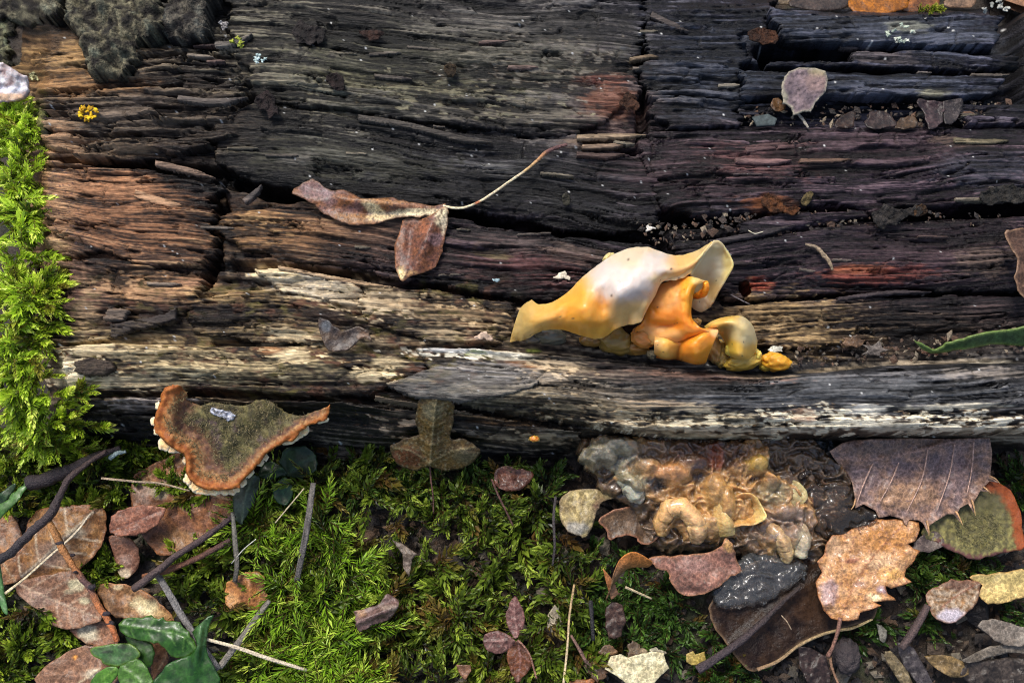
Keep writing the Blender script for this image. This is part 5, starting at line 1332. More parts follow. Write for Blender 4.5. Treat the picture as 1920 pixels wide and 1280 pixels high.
# ------------------------------------------------------------------ leaves on the log
zt = zm(530, 260, 3.49)
tl = thing('dead_leaf', 'two-lobed brown and cream dead leaf with long curved stalk lying on the log', 'leaf', (780, 400, 270))
onlog = lambda k: (lambda u, v: LH(u, v) + k)
sheet('leaflet', zt([(60, 345), (130, 290), (200, 265), (260, 300), (320, 340), (400, 335), (520, 385), (640, 390), (760, 395), (860, 420), (1000, 440), (1060, 430), (1050, 470), (960, 500), (870, 515), (790, 510), (720, 525), (640, 550), (520, 565), (440, 565), (370, 540), (270, 490), (170, 410), (100, 375)]),
      onlog(26), M['leaf'], tl, step=3., thick=2.2, seed=11, rip=4, bumps=[(690, 378, 90, 12, 16, 5), (600, 362, 50, 12, -6, 25), (720, 400, 60, 8, -8)], c1=(.20, .09, .045), c2=(.17, .10, .095),
      spots=[(i[0] / 3.49 + 530, i[1] / 3.49 + 260) + tuple(i[2:]) for i in [(480, 520, 45, 10, (.30, .15, .05), .7, 5), (590, 450, 22, 12, (.72, .60, .34), .9, 40), (640, 510, 26, 8, (.7, .55, .3), .8), (880, 480, 50, 8, (.72, .6, .36), .95, -3), (700, 420, 60, 7, (.32, .16, .06), .8, 5), (880, 440, 50, 5, (.24, .11, .06), .8, 3), (230, 330, 40, 20, (.19, .13, .135), .6)]],
      speck=(.06, .035, .03), edge_c=(.12, .06, .03), edge_w=2.)
sheet('leaflet', zt([(1060, 440), (1085, 480), (1080, 560), (1060, 640), (1045, 740), (1000, 830), (950, 870), (850, 900), (780, 930), (750, 880), (730, 790), (735, 700), (770, 590), (800, 520), (870, 525), (960, 505)]),
      onlog(32), M['leaf'], tl, step=3., thick=2.2, seed=12, rip=4, cup=-.5, bumps=[(800, 450, 14, 60, 12, 15), (770, 470, 10, 40, -6)], c1=(.19, .085, .05), c2=(.14, .065, .05), veins=[zt([(1060, 440), (950, 640), (870, 780), (790, 920)])], vein_c=(.09, .04, .03), vein_w=1.4, vein_h=-2, side=(5, 18, .7),
      spots=[(i[0] / 3.49 + 530, i[1] / 3.49 + 260) + tuple(i[2:]) for i in [(1050, 500, 15, 28, (.74, .62, .38), .95), (1060, 560, 8, 20, (.66, .54, .36), .8), (930, 590, 12, 14, (.28, .10, .05), .6, 20), (770, 890, 12, 14, (.74, .58, .28), .95), (830, 880, 16, 6, (.5, .3, .12), .6), (1000, 660, 14, 12, (.26, .16, .16), .7)]],
      speck=(.05, .03, .025), edge_c=(.26, .11, .05), edge_w=2.2)
tube('stalk', [(x, y, float(LH(x, y)) + k, r) for (x, y), k, r in zip(zt([(1050, 440), (1130, 455), (1200, 448), (1300, 405), (1400, 340), (1500, 270), (1600, 200), (1680, 130), (1720, 92), (1790, 60), (1860, 40)]), [30, 30, 29, 28, 27, 26, 24, 22, 21, 18, 14], [2.4, 2.4, 2.3, 2.4, 2.4, 2.5, 2.7, 3.2, 4., 3.8, 3])],
     M['twig'], tl, (.72, .6, .38), n=6, knob=.05, colf=lambda t, c: np.where((t > .58)[:, None], mix(mix((.66, .45, .2), (.42, .2, .09), sst(.55, .75, t)), (.12, .055, .05), sst(.75, .84, t)), mix(c, (.4, .1, .03), (np.abs(t - .28) < .015) * .9)))

sheet('dead_leaf', [(598, 600), (618, 602), (640, 622), (668, 612), (690, 620), (697, 640), (680, 632), (660, 650), (625, 660), (606, 640)], onlog(20), M['leaf'], None, step=3., thick=2, seed=13, rip=5, curl=4, c1=(.075, .05, .035), c2=(.05, .04, .038), spots=[(612, 612, 10, 12, (.09, .10, .11), .8), (680, 630, 12, 8, (.16, .09, .05), .7)],
      label='small dark curled dead leaf lying flat on the pale wood', cat='leaf')
fl = sheet('lichen_flake', [(1463, 172), (1470, 150), (1480, 134), (1500, 128), (1530, 127), (1548, 134), (1552, 150), (1547, 172), (1530, 190), (1520, 208), (1505, 210), (1490, 216), (1484, 200), (1470, 192)], onlog(46), M['lichen'], None, smooth=0, step=3., thick=4, seed=14, rip=4, hf=lambda u, v, d: 3 * pn(u / 6., v / 6., 5), c1=(.15, .11, .115), c2=(.10, .075, .085), spots=[(1535, 135, 20, 10, (.26, .22, .12), .8), (1468, 185, 10, 20, (.26, .25, .17), .6), (1530, 155, 24, 20, (.24, .16, .14), .6)], edge_c=(.3, .27, .2), edge_w=2.5,
      label='mauve-grey ragged bark flake lying on the split slats', cat='bark flake')
sheet('wood_scrap', [(1411, 220), (1440, 214), (1458, 222), (1452, 234), (1420, 236)], onlog(18), M['lichen'], None, smooth=0, step=3., thick=4, seed=15, rip=2, c1=(.06, .075, .075), c2=(.035, .045, .045), label='small grey-green scrap in the furrow below the mauve flake', cat='wood scrap')
tube('stalk_bit', [(1497, 214, 282, 2.5), (1506, 226, 278, 3), (1516, 240, 284, 2.)], M['twig'], None, (.3, .27, .22), label='short grey stalk below the mauve bark flake', cat='stalk')
for i, (poly, cc, lab) in enumerate([
    ([(1565, 238), (1575, 220), (1596, 208), (1604, 212), (1600, 236)], (.09, .05, .035), 'rolled brown dead leaf in the furrow between the slats'),
    ([(1622, 236), (1632, 212), (1650, 208), (1674, 218), (1680, 234), (1650, 240)], (.085, .055, .05), 'crumpled dull brown dead leaf in the middle of the furrow'),
    ([(1720, 190), (1738, 186), (1760, 190), (1772, 205), (1762, 236), (1745, 238), (1735, 216)], (.11, .07, .075), 'curled mauve-brown dead leaf at the end of the furrow'),
    ([(1770, 190), (1806, 188), (1800, 215), (1775, 232)], (.10, .08, .08), 'pale grey-brown dead leaf scrap behind the curled mauve leaf'),
    ([(1680, 238), (1690, 222), (1712, 218), (1722, 232), (1705, 240)], (.15, .09, .05), 'tan dead leaf scrap beside the crumpled brown leaf'),
    ([(1446, 190), (1460, 184), (1474, 198), (1466, 208), (1450, 206)], (.22, .12, .06), 'orange-brown crumb tucked under the mauve bark flake')]):
    sheet('dead_leaf', poly, onlog(24), M['leaf'], None, step=3., thick=2, seed=100 + i, rip=9, ripsc=18, curl=4, rough=2.5, c1=tuple(x * .45 for x in cc), c2=tuple(x * .2 for x in cc), label=lab, cat='leaf')
# the green leaf lying behind the ridge at the right
sheet('green_leaf', [(1716, 640), (1735, 648), (1752, 655), (1775, 645), (1800, 637), (1825, 630), (1860, 622), (1900, 618), (1935, 612), (1960, 620), (1960, 645), (1900, 648), (1860, 646), (1830, 652), (1800, 655), (1770, 660), (1745, 662), (1726, 652)], lambda u, v: 296 - (v - 615) * 1.1, M['green'], None, step=3, thick=3, seed=21, rip=2, c1=(.05, .10, .03), c2=(.035, .07, .025), edge_c=(.18, .26, .06), edge_w=3.,
      label='narrow green toothed leaf lying behind the ridge', cat='leaf')
sheet('brown_leaf', [(1885, 436), (1905, 430), (1935, 440), (1935, 556), (1915, 552), (1904, 520), (1908, 485), (1893, 460)], onlog(50), M['leaf'], None, step=3.5, thick=3, seed=22, rip=6, curl=8, c1=(.06, .035, .025), c2=(.10, .06, .045), edge_c=(.24, .14, .08), edge_w=2.5, label='dark curled leaf cut by the picture edge above the green leaf', cat='leaf')
# small dead leaf crumbs in the furrow
for i, (cu, cv, r, cc, lab) in enumerate([(1640, 655, 22, (.14, .12, .11), 'tiny grey lobed leaf scrap in the furrow behind the ridge'), (1600, 640, 20, (.13, .08, .05), 'thin brown leaf scrap in the furrow beside the grey scrap'), (1455, 655, 13, (.55, .55, .50), 'tiny whitish scrap behind the yellow jelly lobes'), (1745, 660, 12, (.16, .07, .04), 'tiny reddish leaf scrap at the tip of the green leaf')]):
    a = np.linspace(0, 2 * math.pi, 11)[:-1]
    rr = r * (1 + .35 * np.cos(a * 5 + i))
    sheet('leaf_scrap', list(zip(cu + rr * np.cos(a), cv + .55 * rr * np.sin(a))), onlog(16), M['leaf'], None, step=2.5, thick=1.5, seed=120 + i, rough=3, rip=5, ripsc=12, c1=cc, c2=tuple(x * .6 for x in cc), label=lab, cat='leaf scrap')
tube('curled_twig', [(1510, 458, 283, 2.5), (1530, 464, 284, 3.6), (1545, 478, 285, 4.2), (1556, 494, 284, 3.4), (1561, 506, 281, 2)], M['twig'], None, (.20, .15, .10), (.30, .22, .13), knob=.2, label='short curved brown twig on the reddish wood', cat='twig')
tube('wood_sliver', [(1370, 552, 262, 1.2), (1388, 562, 262, 1.4), (1406, 570, 260, 1)], M['twig'], None, (.14, .12, .12), label='thin grey sliver beside the beetle hole', cat='sliver')
tube('curled_bristle', [(1403, 432, 280, .8), (1415, 438, 288, .8), (1425, 436, 286, .8), (1434, 433, 280, .8)], M['twig'], None, (.6, .55, .4), n=5, label='fine pale curled fibre above the beetle hole', cat='fibre')
def tuft(name, at, n, r, size, cols, seed, label, cat):
    rr = np.random.default_rng(seed)
    t = thing(name, label, cat, at)
    for i in range(n):
        a = rr.uniform(0, 6.28); q = r * math.sqrt(rr.uniform(0, 1))
        uu, vv = at[0] + q * math.cos(a), at[1] + q * .75 * math.sin(a)
        pts = []
        m = 9
        lob = rr.integers(2, 5)
        for j in range(m):
            b = 2 * math.pi * j / m
            s = size * (1 + .45 * math.cos(lob * b + i)) * rr.uniform(.8, 1.2)
            pts.append((uu + s * math.cos(b), vv + s * .8 * math.sin(b)))
        cc = np.asarray(cols[rr.integers(0, len(cols))])
        sheet('lobe', pts, at[2] + rr.uniform(-2, 6), M['lichen'], t, smooth=2, step=1.8, thick=1.6, seed=seed + i, rip=6, ripsc=7, c1=cc, c2=cc * .75)
tuft('yellow_lichen', (164, 212, float(LH(164, 212)) + 34), 20, 19, 4.6, [(.66, .40, .01), (.74, .50, .015), (.5, .28, .01)], 131, 'bright yellow leafy lichen tuft on the fibrous left block', 'lichen')
tuft('green_lichen', (446, 80, float(LH(446, 80)) + 34), 8, 12, 4, [(.32, .36, .04), (.25, .3, .05)], 141, 'tiny yellow-green tuft beside the lumpy bark', 'lichen')
tuft('pale_lichen', (487, 112, float(LH(487, 112)) + 24), 8, 13, 3.6, [(.55, .68, .66), (.42, .54, .52)], 151, 'tiny pale blue-green lichen right of the lumpy bark', 'lichen')
tuft('crusty_lichen', (1688, 62, float(LH(1688, 62)) + 46), 14, 26, 4, [(.40, .46, .36), (.3, .36, .3), (.5, .52, .44)], 161, 'pale green crusty lichen on the topmost slat', 'lichen')
tuft('ball_lichen', (66, 143, float(LH(66, 143)) + 44), 10, 10, 5, [(.42, .40, .2), (.34, .33, .18)], 171, 'small olive-yellow round tuft beside the grey-white shelf', 'lichen')
tuft('white_lichen', (412, 50, float(LH(412, 50)) + 50), 7, 14, 4, [(.34, .32, .31), (.24, .22, .21)], 181, 'whitish crumbly tuft between the bark lumps', 'lichen')
tuft('end_lichen', (1868, 18, float(LH(1868, 18)) + 40), 10, 24, 4.5, [(.34, .34, .30), (.26, .27, .24)], 191, 'grey lichen on the far end of the topmost slat', 'lichen')
for i, (cu, cv, r, cc, lab) in enumerate([(1055, 518, 14, (.62, .55, .42), 'white chip of bare wood left of the jelly cap'), (1219, 428, 8, (.55, .52, .46), 'tiny white chip above the jelly cap'), (930, 525, 6, (.4, .55, .58), 'tiny pale blue star of lichen on the dark wood'), (908, 630, 14, (.55, .40, .29), 'pinkish white pebble-like chip left of the jelly tail')]):
    a = np.linspace(0, 2 * math.pi, 10)[:-1]
    rr = r * (1 + .4 * np.sin(a * 3 + i * 2))
    sheet('pale_chip', list(zip(cu + rr * np.cos(a), cv + .5 * rr * np.sin(a))), onlog(17), M['lichen'], None, step=2.2, thick=5, seed=220 + i, rough=3, rip=4, ripsc=9, c1=cc, c2=tuple(x * .7 for x in cc), label=lab, cat='chip')
for i, (poly, cc, lab) in enumerate([
    ([(672, 60), (690, 56), (716, 58), (720, 64), (700, 76), (684, 70)], (.10, .045, .03), 'small dark red-brown curled scale on the upper plate'),
    ([(548, 62), (560, 40), (590, 48), (610, 60), (600, 80), (570, 84)], (.07, .055, .05), 'grey-brown peeling scale at the top of the log'),
    ([(478, 190), (496, 172), (512, 180), (522, 205), (515, 216), (492, 206)], (.085, .055, .05), 'dark brown folded scale in the black hollow beside the left block'),
    ([(610, 146), (630, 136), (645, 150), (640, 168), (620, 166)], (.07, .04, .035), 'dark brown scale on the upper plate below the curled red one'),
    ([(1165, 190), (1175, 176), (1190, 180), (1198, 200), (1186, 208), (1172, 204)], (.16, .065, .03), 'orange-brown curled scale at the cross break'),
    ([(1400, 66), (1420, 52), (1452, 60), (1456, 80), (1440, 84), (1415, 76)], (.16, .06, .025), 'rust-brown ragged scale beside the black gap'),
    ([(1428, 372), (1446, 362), (1470, 384), (1500, 394), (1480, 400), (1440, 392)], (.28, .10, .03), 'orange-brown splintered scale on the middle plate'),
    ([(1500, 378), (1512, 362), (1524, 360), (1522, 374), (1508, 386)], (.34, .25, .10), 'yellowish crumb beside the orange-brown scale'),
    ([(1634, 400), (1660, 386), (1690, 394), (1720, 384), (1730, 400), (1690, 412), (1660, 430), (1640, 420)], (.10, .085, .075), 'ragged grey bark flap hanging over the dark crack'),
    ([(1715, 390), (1732, 382), (1740, 398), (1722, 404)], (.20, .10, .04), 'small rusty curl at the end of the grey bark flap'),
    ([(1834, 366), (1860, 352), (1900, 348), (1925, 362), (1918, 380), (1880, 376), (1850, 384)], (.10, .09, .075), 'lumpy grey-brown bark crumb cut by the picture edge'),
    ([(1056, 368), (1062, 360), (1068, 372), (1064, 384), (1058, 382)], (.14, .13, .09), 'tiny upright grey chip below the curved stalk'),
    ([(832, 124), (850, 118), (856, 132), (848, 146), (836, 140)], (.17, .11, .05), 'little brown chip in the middle of the upper plate')]):
    sheet('bark_scale', poly, onlog(18), M['bark'], None, step=2.6, thick=2.5, seed=240 + i, rip=9, ripsc=12, curl=3, rough=3.2, c1=tuple(x * .32 for x in cc), c2=tuple(x * .14 for x in cc), label=lab, cat='bark scale')

# ------------------------------------------------------------------ leaves on the front face and the ground
G = lambda k: (lambda u, v: GH(u, v) * .4 + k - 12)
hl = thing('dead_leaf', 'dull brown lobed dead leaf with thin stalk hanging below the ridge plank', 'leaf', (810, 850, 60))
sheet('blade', [(784, 752), (800, 744), (838, 746), (852, 762), (848, 800), (846, 824), (870, 824), (896, 838), (900, 848), (885, 868), (858, 880), (826, 882), (806, 874), (782, 882), (752, 874), (734, 852), (733, 838), (756, 824), (784, 816), (780, 790)], lambda u, v: 252 - (v - 750) * 1.05, M['leaf'], hl, step=3., thick=2, seed=31, rip=5, bumps=[(770, 850, 20, 20, 8), (870, 850, 20, 14, 10)], c1=(.13, .085, .035), c2=(.075, .05, .024), cup=-.4, veins=[[(818, 750), (812, 800), (806, 872)], [(808, 866), (850, 845), (893, 838)], [(806, 868), (770, 845), (738, 840)]], vein_c=(.24, .19, .09), vein_w=1.3, side=(7, 22, -.4),
      spots=[(765, 858, 30, 20, (.13, .045, .02), .85), (812, 770, 20, 20, (.13, .12, .07), .7), (870, 855, 24, 14, (.14, .12, .07), .6)], edge_c=(.05, .035, .02), edge_w=2, speck=(.18, .15, .08))
tube('stalk', [(806, 868, 98, 2), (808, 900, 92, 1.8), (812, 930, 84, 1.6), (813, 962, 70, 1.4)], M['twig'], hl, (.09, .04, .03), n=6)

def holly(pts, spines, n=5):
    """outline with curved sides and spines"""
    return pts
ph = thing('holly_leaf', 'large purple-brown dead holly leaf with curved spines under the ridge', 'leaf', (1710, 900, 60))
sheet('blade', [(1556, 846), (1580, 830), (1600, 824), (1680, 822), (1760, 822), (1830, 822), (1856, 820), (1860, 850), (1857, 890), (1862, 897), (1874, 905), (1855, 901), (1842, 915), (1856, 922), (1838, 920), (1828, 938), (1824, 945), (1827, 962), (1816, 944), (1800, 952), (1794, 964), (1802, 980), (1788, 964), (1776, 964), (1756, 976), (1742, 984), (1741, 1000), (1732, 982), (1722, 974), (1704, 974), (1700, 986), (1692, 972), (1670, 966), (1648, 970), (1642, 958), (1620, 945), (1604, 952), (1603, 930), (1598, 905), (1582, 880), (1566, 862)], lambda u, v: 112 + (1 - sst(820, 900, v)) * 40, M['leaf'], ph, smooth=0, step=3.6, thick=3, seed=33, rip=14, ripsc=40, rough=.4, bumps=[(1690, 905, 90, 40, 18), (1600, 835, 40, 20, 10), (1650, 905, 12, 40, -7, 20), (1706, 905, 12, 45, -7, 15), (1760, 900, 12, 50, -7, 10), (1806, 880, 10, 45, -7, 5)],
      c1=(.33, .21, .16), c2=(.21, .155, .15), sc=22., veins=[[(1552, 858), (1640, 862), (1720, 845), (1800, 825)]], vein_c=(.33, .20, .15), vein_w=2.2, vein_h=4,
      spots=[(1640, 840, 60, 14, (.16, .105, .08), .85), (1740, 830, 60, 10, (.12, .07, .045), .9), (1700, 930, 60, 26, (.38, .22, .12), .7), (1790, 880, 30, 60, (.24, .17, .17), .6), (1620, 900, 30, 30, (.22, .16, .16), .6), (1690, 880, 30, 20, (.12, .09, .10), .7), (1750, 870, 20, 30, (.12, .09, .10), .6)], edge_c=(.36, .22, .15), edge_w=2.5, speck=(.10, .07, .07))
for vn in [[(1640, 862), (1620, 905), (1606, 945)], [(1690, 854), (1672, 900), (1650, 940)], [(1740, 842), (1728, 900), (1700, 960)], [(1790, 832), (1780, 890), (1756, 960)], [(1826, 826), (1822, 880), (1812, 930)]]:
    tube('vein', [(a, b, 121 + (40 if b < 850 else 12 if b < 880 else 8), r) for (a, b), r in zip(vn, (1.6, 1.6, .8))], M['leaf'], ph, (.36, .23, .18), n=6, knob=.1)

for pts in [[(1855, 892, 120, 2.2), (1866, 897, 122, 1.4), (1875, 906, 121, .5)], [(1822, 936, 118, 2.4), (1826, 950, 120, 1.5), (1829, 966, 118, .5)], [(1792, 958, 118, 2.4), (1799, 970, 121, 1.5), (1805, 984, 119, .5)], [(1738, 976, 118, 2.6), (1741, 990, 121, 1.6), (1742, 1004, 119, .5)], [(1604, 936, 116, 2.2), (1601, 947, 119, 1.4), (1596, 955, 118, .5)], [(1843, 912, 118, 2.), (1850, 917, 120, 1.3), (1858, 924, 119, .5)]]:
    tube('spine', pts, M['leaf'], ph, (.36, .20, .10), (.52, .32, .14), n=6, knob=.03)
oh = thing('holly_leaf', 'wet orange-tan dead holly leaf with short stalk and white spot', 'leaf', (1620, 1070, 40))
sheet('blade', [(1560, 1002), (1580, 1000), (1600, 992), (1630, 985), (1640, 972), (1660, 972), (1700, 974), (1722, 978), (1726, 992), (1716, 1012), (1702, 1020), (1712, 1030), (1724, 1034), (1712, 1056), (1700, 1068), (1698, 1080), (1710, 1090), (1690, 1098), (1670, 1102), (1660, 1098), (1662, 1110), (1676, 1122), (1680, 1126), (1655, 1126), (1640, 1128), (1654, 1134), (1630, 1142), (1612, 1148), (1608, 1162), (1592, 1164), (1580, 1162), (1560, 1160), (1546, 1145), (1534, 1115), (1530, 1092), (1540, 1072), (1532, 1052), (1548, 1040), (1550, 1020)], G(112), M['wetleaf'], oh, smooth=0, step=3.4, thick=3, seed=35, rip=12, ripsc=35, cup=.25,
      c1=(.44, .21, .07), c2=(.50, .28, .13), sc=20, veins=[[(1575, 1165), (1600, 1100), (1640, 1040), (1690, 985)]], vein_c=(.30, .12, .05), vein_w=1.5, side=(5, 45, .7),
      spots=[(1660, 1010, 50, 25, (.46, .20, .05), .8), (1650, 1050, 30, 16, (.62, .42, .24), .7), (1670, 1075, 24, 14, (.66, .36, .10), .7), (1640, 1119, 13, 7, (.84, .72, .40), 1., 10), (1555, 1110, 18, 26, (.34, .24, .24), .8), (1598, 1050, 16, 5, (.26, .08, .05), .7, -10), (1612, 1095, 10, 6, (.22, .12, .10), .7), (1655, 1105, 12, 8, (.28, .2, .24), .8), (1560, 1030, 20, 24, (.42, .26, .14), .7)], edge_c=(.28, .10, .03), edge_w=2.5, speck=(.26, .12, .07))
tube('stalk', [(1576, 1158, 122, 4), (1570, 1185, 112, 3.6), (1562, 1210, 104, 3.4), (1552, 1230, 96, 4)], M['twig'], oh, (.20, .10, .07), n=6)

dl = thing('dark_leaf', 'large wet blackish-brown leaf with thick midrib under the orange leaf', 'leaf', (1480, 1150, 30))
sheet('blade', [(1340, 1120), (1330, 1140), (1336, 1170), (1355, 1196), (1375, 1225), (1395, 1250), (1412, 1258), (1440, 1250), (1470, 1228), (1500, 1205), (1540, 1188), (1590, 1175), (1630, 1164), (1644, 1146), (1640, 1120), (1600, 1060), (1540, 1030), (1480, 1035), (1400, 1060)], G(66), M['darkwet'], dl, step=4, thick=2.5, seed=37, rip=6, ripsc=60, bumps=[(1430, 1160, 90, 10, 8, -38)], c1=(.014, .008, .006), c2=(.026, .014, .008), spots=[(1540, 1140, 60, 30, (.045, .022, .01), .6)], edge_c=(.16, .10, .055), edge_w=2.6)
tube('midrib', [(1308, 1256, 80, 9), (1345, 1232, 88, 8), (1390, 1200, 92, 7), (1430, 1165, 94, 6), (1465, 1130, 94, 4.5), (1500, 1100, 92, 3)], M['twig'], dl, (.045, .032, .036), (.04, .026, .022), knob=.1)
tube('edge_rib', [(1420, 1255, 78, 3.5), (1460, 1238, 80, 3.2), (1500, 1208, 82, 3), (1550, 1186, 82, 3), (1600, 1176, 80, 2.8), (1636, 1160, 78, 2)], M['twig'], dl, (.24, .15, .08), (.34, .26, .12), knob=.1)

fo = thing('folded_leaf', 'reddish-brown folded dead leaf with orange upturned edge below the amber jelly', 'leaf', (1270, 1070, 40))
sheet('blade', [(1218, 1046), (1245, 1042), (1290, 1040), (1330, 1034), (1352, 1022), (1362, 1010), (1374, 1020), (1380, 1045), (1391, 1070), (1370, 1080), (1350, 1098), (1320, 1112), (1290, 1116), (1268, 1106), (1256, 1084), (1250, 1070), (1230, 1064)], G(110), M['leaf'], fo, step=3.2, thick=2.2, seed=39, rip=8, cup=-.35, bumps=[(1365, 1020, 26, 24, 22), (1300, 1110, 50, 10, -10)], c1=(.28, .15, .12), c2=(.20, .11, .09), veins=[[(1250, 1052), (1290, 1075), (1330, 1100)]], vein_c=(.12, .05, .04), vein_h=-2, spots=[(1368, 1020, 12, 16, (.42, .24, .08), .9), (1300, 1060, 40, 14, (.32, .19, .16), .5)], edge_c=(.34, .16, .08), edge_w=2.5, speck=(.12, .08, .06))
patch('upturned_edge', [[(1136, 1124, 92), (1150, 1096, 112), (1176, 1066, 128), (1216, 1062, 118)], [(1144, 1102, 120), (1158, 1074, 140), (1184, 1052, 148), (1222, 1058, 130)], [(1150, 1075, 145), (1164, 1046, 160), (1190, 1034, 164), (1224, 1052, 140)]], M['leaf'], fo, lambda u, v: mix((.22, .12, .06), (.50, .18, .04), sst(1085, 1036, v - (u - 1180) * .1)), n=9, thick=2.5, rip=2)
patch('upturned_edge', [[(1130, 1064, 128), (1136, 1090, 118), (1146, 1124, 92)], [(1140, 1076, 126), (1146, 1096, 112), (1152, 1120, 94)], [(1152, 1090, 116), (1156, 1102, 106), (1160, 1112, 98)]], M['leaf'], fo, lambda u, v: mix((.46, .17, .05), (.24, .12, .06), sst(1130, 1150, u)), n=8, thick=2.5, rip=2)
cl = sheet('pale_leaf', [(1048, 960), (1054, 930), (1075, 918), (1120, 918), (1155, 922), (1160, 930), (1130, 940), (1120, 960), (1110, 990), (1098, 1006), (1080, 1002), (1060, 990)], G(92), M['leaf'], None, step=3.2, thick=2.2, seed=41, rip=8, ripsc=30, c1=(.40, .33, .18), c2=(.26, .20, .11), bumps=[(1095, 980, 14, 40, 12, 20)], spots=[(1125, 955, 16, 20, (.10, .045, .03), .9), (1080, 990, 24, 14, (.26, .26, .25), .7), (1105, 965, 14, 16, (.34, .27, .14), .6)], edge_c=(.2, .14, .08), edge_w=2, label='cream and brown crumpled leaf left of the rotting jelly', cat='leaf')
sheet('brown_leaf', [(1122, 976), (1150, 955), (1200, 950), (1235, 960), (1240, 1000), (1215, 1020), (1200, 1018), (1190, 1006), (1165, 1004), (1142, 1012), (1136, 990)], G(84), M['leaf'], None, step=3.2, thick=2.2, seed=43, rip=6, curl=5, c1=(.11, .07, .045), c2=(.08, .05, .03), veins=[[(1200, 955), (1190, 1005)]], vein_c=(.06, .035, .02), edge_c=(.30, .13, .07), edge_w=2.5, label='dark brown wavy leaf between the cream leaf and the amber jelly', cat='leaf')
sheet('brown_leaf', [(926, 900), (930, 880), (950, 874), (980, 878), (1000, 890), (985, 912), (960, 920), (935, 916)], G(72), M['wetleaf'], None, step=3.2, thick=2.2, seed=44, rip=8, ripsc=20, c1=(.13, .045, .022), c2=(.07, .03, .02), label='wet red-brown leaf in the shade below the log', cat='leaf')
# left leaves
za = zm(0, 850, 2.977)
def leaf_g(name, pts, h, label, c1, c2, seed, z=za, cat='leaf', mat='leaf', **k):
    t = dict(step=3.4, thick=1.3, cup=.30 * (1 if seed % 3 else -1), rip=15, ripsc=80, hf=lambda u, v, d: 4 * np.exp(-d / 10.) * pn(u / 50., v / 50., seed))
    t.update(k)
    return sheet(name, z(pts), h, M[mat], None, seed=seed, c1=c1, c2=c2, label=label, cat=cat, **t)
def zsp(l, z=za, sc=2.977):
    return [z([(s[0], s[1])])[0] + (s[2] / sc, s[3] / sc) + tuple(s[4:]) for s in l]
BL1, BL2 = (.25, .135, .06), (.16, .078, .036)
leaf_g('brown_leaf', [(750, 120), (850, 60), (960, 10), (1060, -40), (1200, -60), (1330, 20), (1320, 180), (1300, 330), (1200, 420), (1080, 500), (980, 560), (880, 560), (800, 460), (740, 300), (730, 200)], G(58), 'broad brown leaf in shadow under the orange-rimmed bracket', (.24, .11, .055), (.15, .075, .05), 301, spots=zsp([(900, 90, 120, 60, (.32, .13, .06), .8), (880, 215, 60, 40, (.36, .32, .2), .6), (1000, 480, 100, 60, (.27, .15, .06), .6), (790, 220, 60, 60, (.24, .16, .12), .7)]), veins=[za([(800, 140), (1040, 40)]), za([(800, 150), (1000, 190), (1290, 260)])], vein_c=(.42, .26, .12), vein_w=1.4, side=(5, 60, .5))
leaf_g('brown_leaf', [(-20, 360), (60, 350), (110, 420), (140, 560), (110, 700), (40, 730), (-20, 700)], G(60), 'brown leaf cut by the picture edge under the black branch', (.26, .14, .075), (.17, .085, .05), 302, veins=[za([(-20, 560), (50, 660), (100, 740)])], vein_c=(.36, .26, .16))
leaf_g('brown_leaf', [(145, 420), (170, 360), (230, 310), (330, 295), (440, 286), (540, 290), (590, 330), (590, 430), (560, 520), (500, 600), (450, 640), (400, 690), (290, 720), (180, 720), (110, 690), (95, 600), (120, 500)], G(74), 'large brown leaf with pale midrib crossed by the orange twig', BL1, BL2, 303, veins=[za([(30, 760), (200, 620), (340, 490), (520, 325)])], vein_c=(.62, .5, .34), vein_w=1.9, side=(4, 50, .5), bumps=[za([(340, 500)])[0] + (70, 50, 14)], spots=zsp([(420, 440, 60, 30, (.40, .33, .22), .8), (350, 520, 40, 24, (.38, .30, .2), .6), (480, 310, 100, 20, (.26, .12, .06), .7), (300, 560, 120, 80, (.33, .22, .16), .5)]), edge_c=(.2, .08, .04), edge_w=2)
leaf_g('brown_leaf', [(100, 720), (200, 690), (330, 660), (440, 650), (480, 720), (540, 790), (570, 870), (560, 930), (480, 960), (380, 980), (290, 960), (240, 890), (140, 820), (95, 770)], G(80), 'brown leaf with pale nibbled patches below the midrib leaf', (.26, .15, .10), (.2, .11, .075), 304, veins=[za([(110, 730), (260, 800), (400, 860), (560, 920)])], vein_c=(.42, .30, .2), vein_w=1.7, side=(5, 45, .5), spots=zsp([(430, 730, 50, 40, (.45, .40, .24), .9), (470, 820, 30, 20, (.46, .40, .24), .9), (380, 770, 30, 14, (.4, .34, .2), .7), (200, 800, 90, 60, (.3, .2, .15), .5)]))
leaf_g('brown_leaf', [(390, 985), (460, 960), (560, 930), (640, 960), (660, 1050), (640, 1100), (560, 1080), (480, 1065), (440, 1030)], G(66), 'brown leaf tip with cream patch behind the green holly leaf', (.26, .14, .09), (.2, .1, .065), 305, spots=zsp([(490, 1000, 60, 50, (.5, .44, .3), .95)]))
leaf_g('brown_leaf', [(540, 740), (620, 725), (700, 728), (790, 760), (870, 810), (930, 870), (970, 930), (930, 960), (800, 930), (680, 920), (600, 880), (560, 810)], G(76), 'pointed brown leaf with large cream spot above the green holly leaf', (.28, .16, .085), (.22, .115, .06), 306, veins=[za([(600, 880), (720, 920)])], vein_c=(.3, .18, .1), spots=zsp([(820, 860, 90, 50, (.58, .48, .26), .95, 25), (660, 745, 30, 18, (.45, .35, .2), .8), (900, 900, 50, 40, (.42, .25, .1), .6)]), edge_c=(.3, .13, .05), edge_w=2)
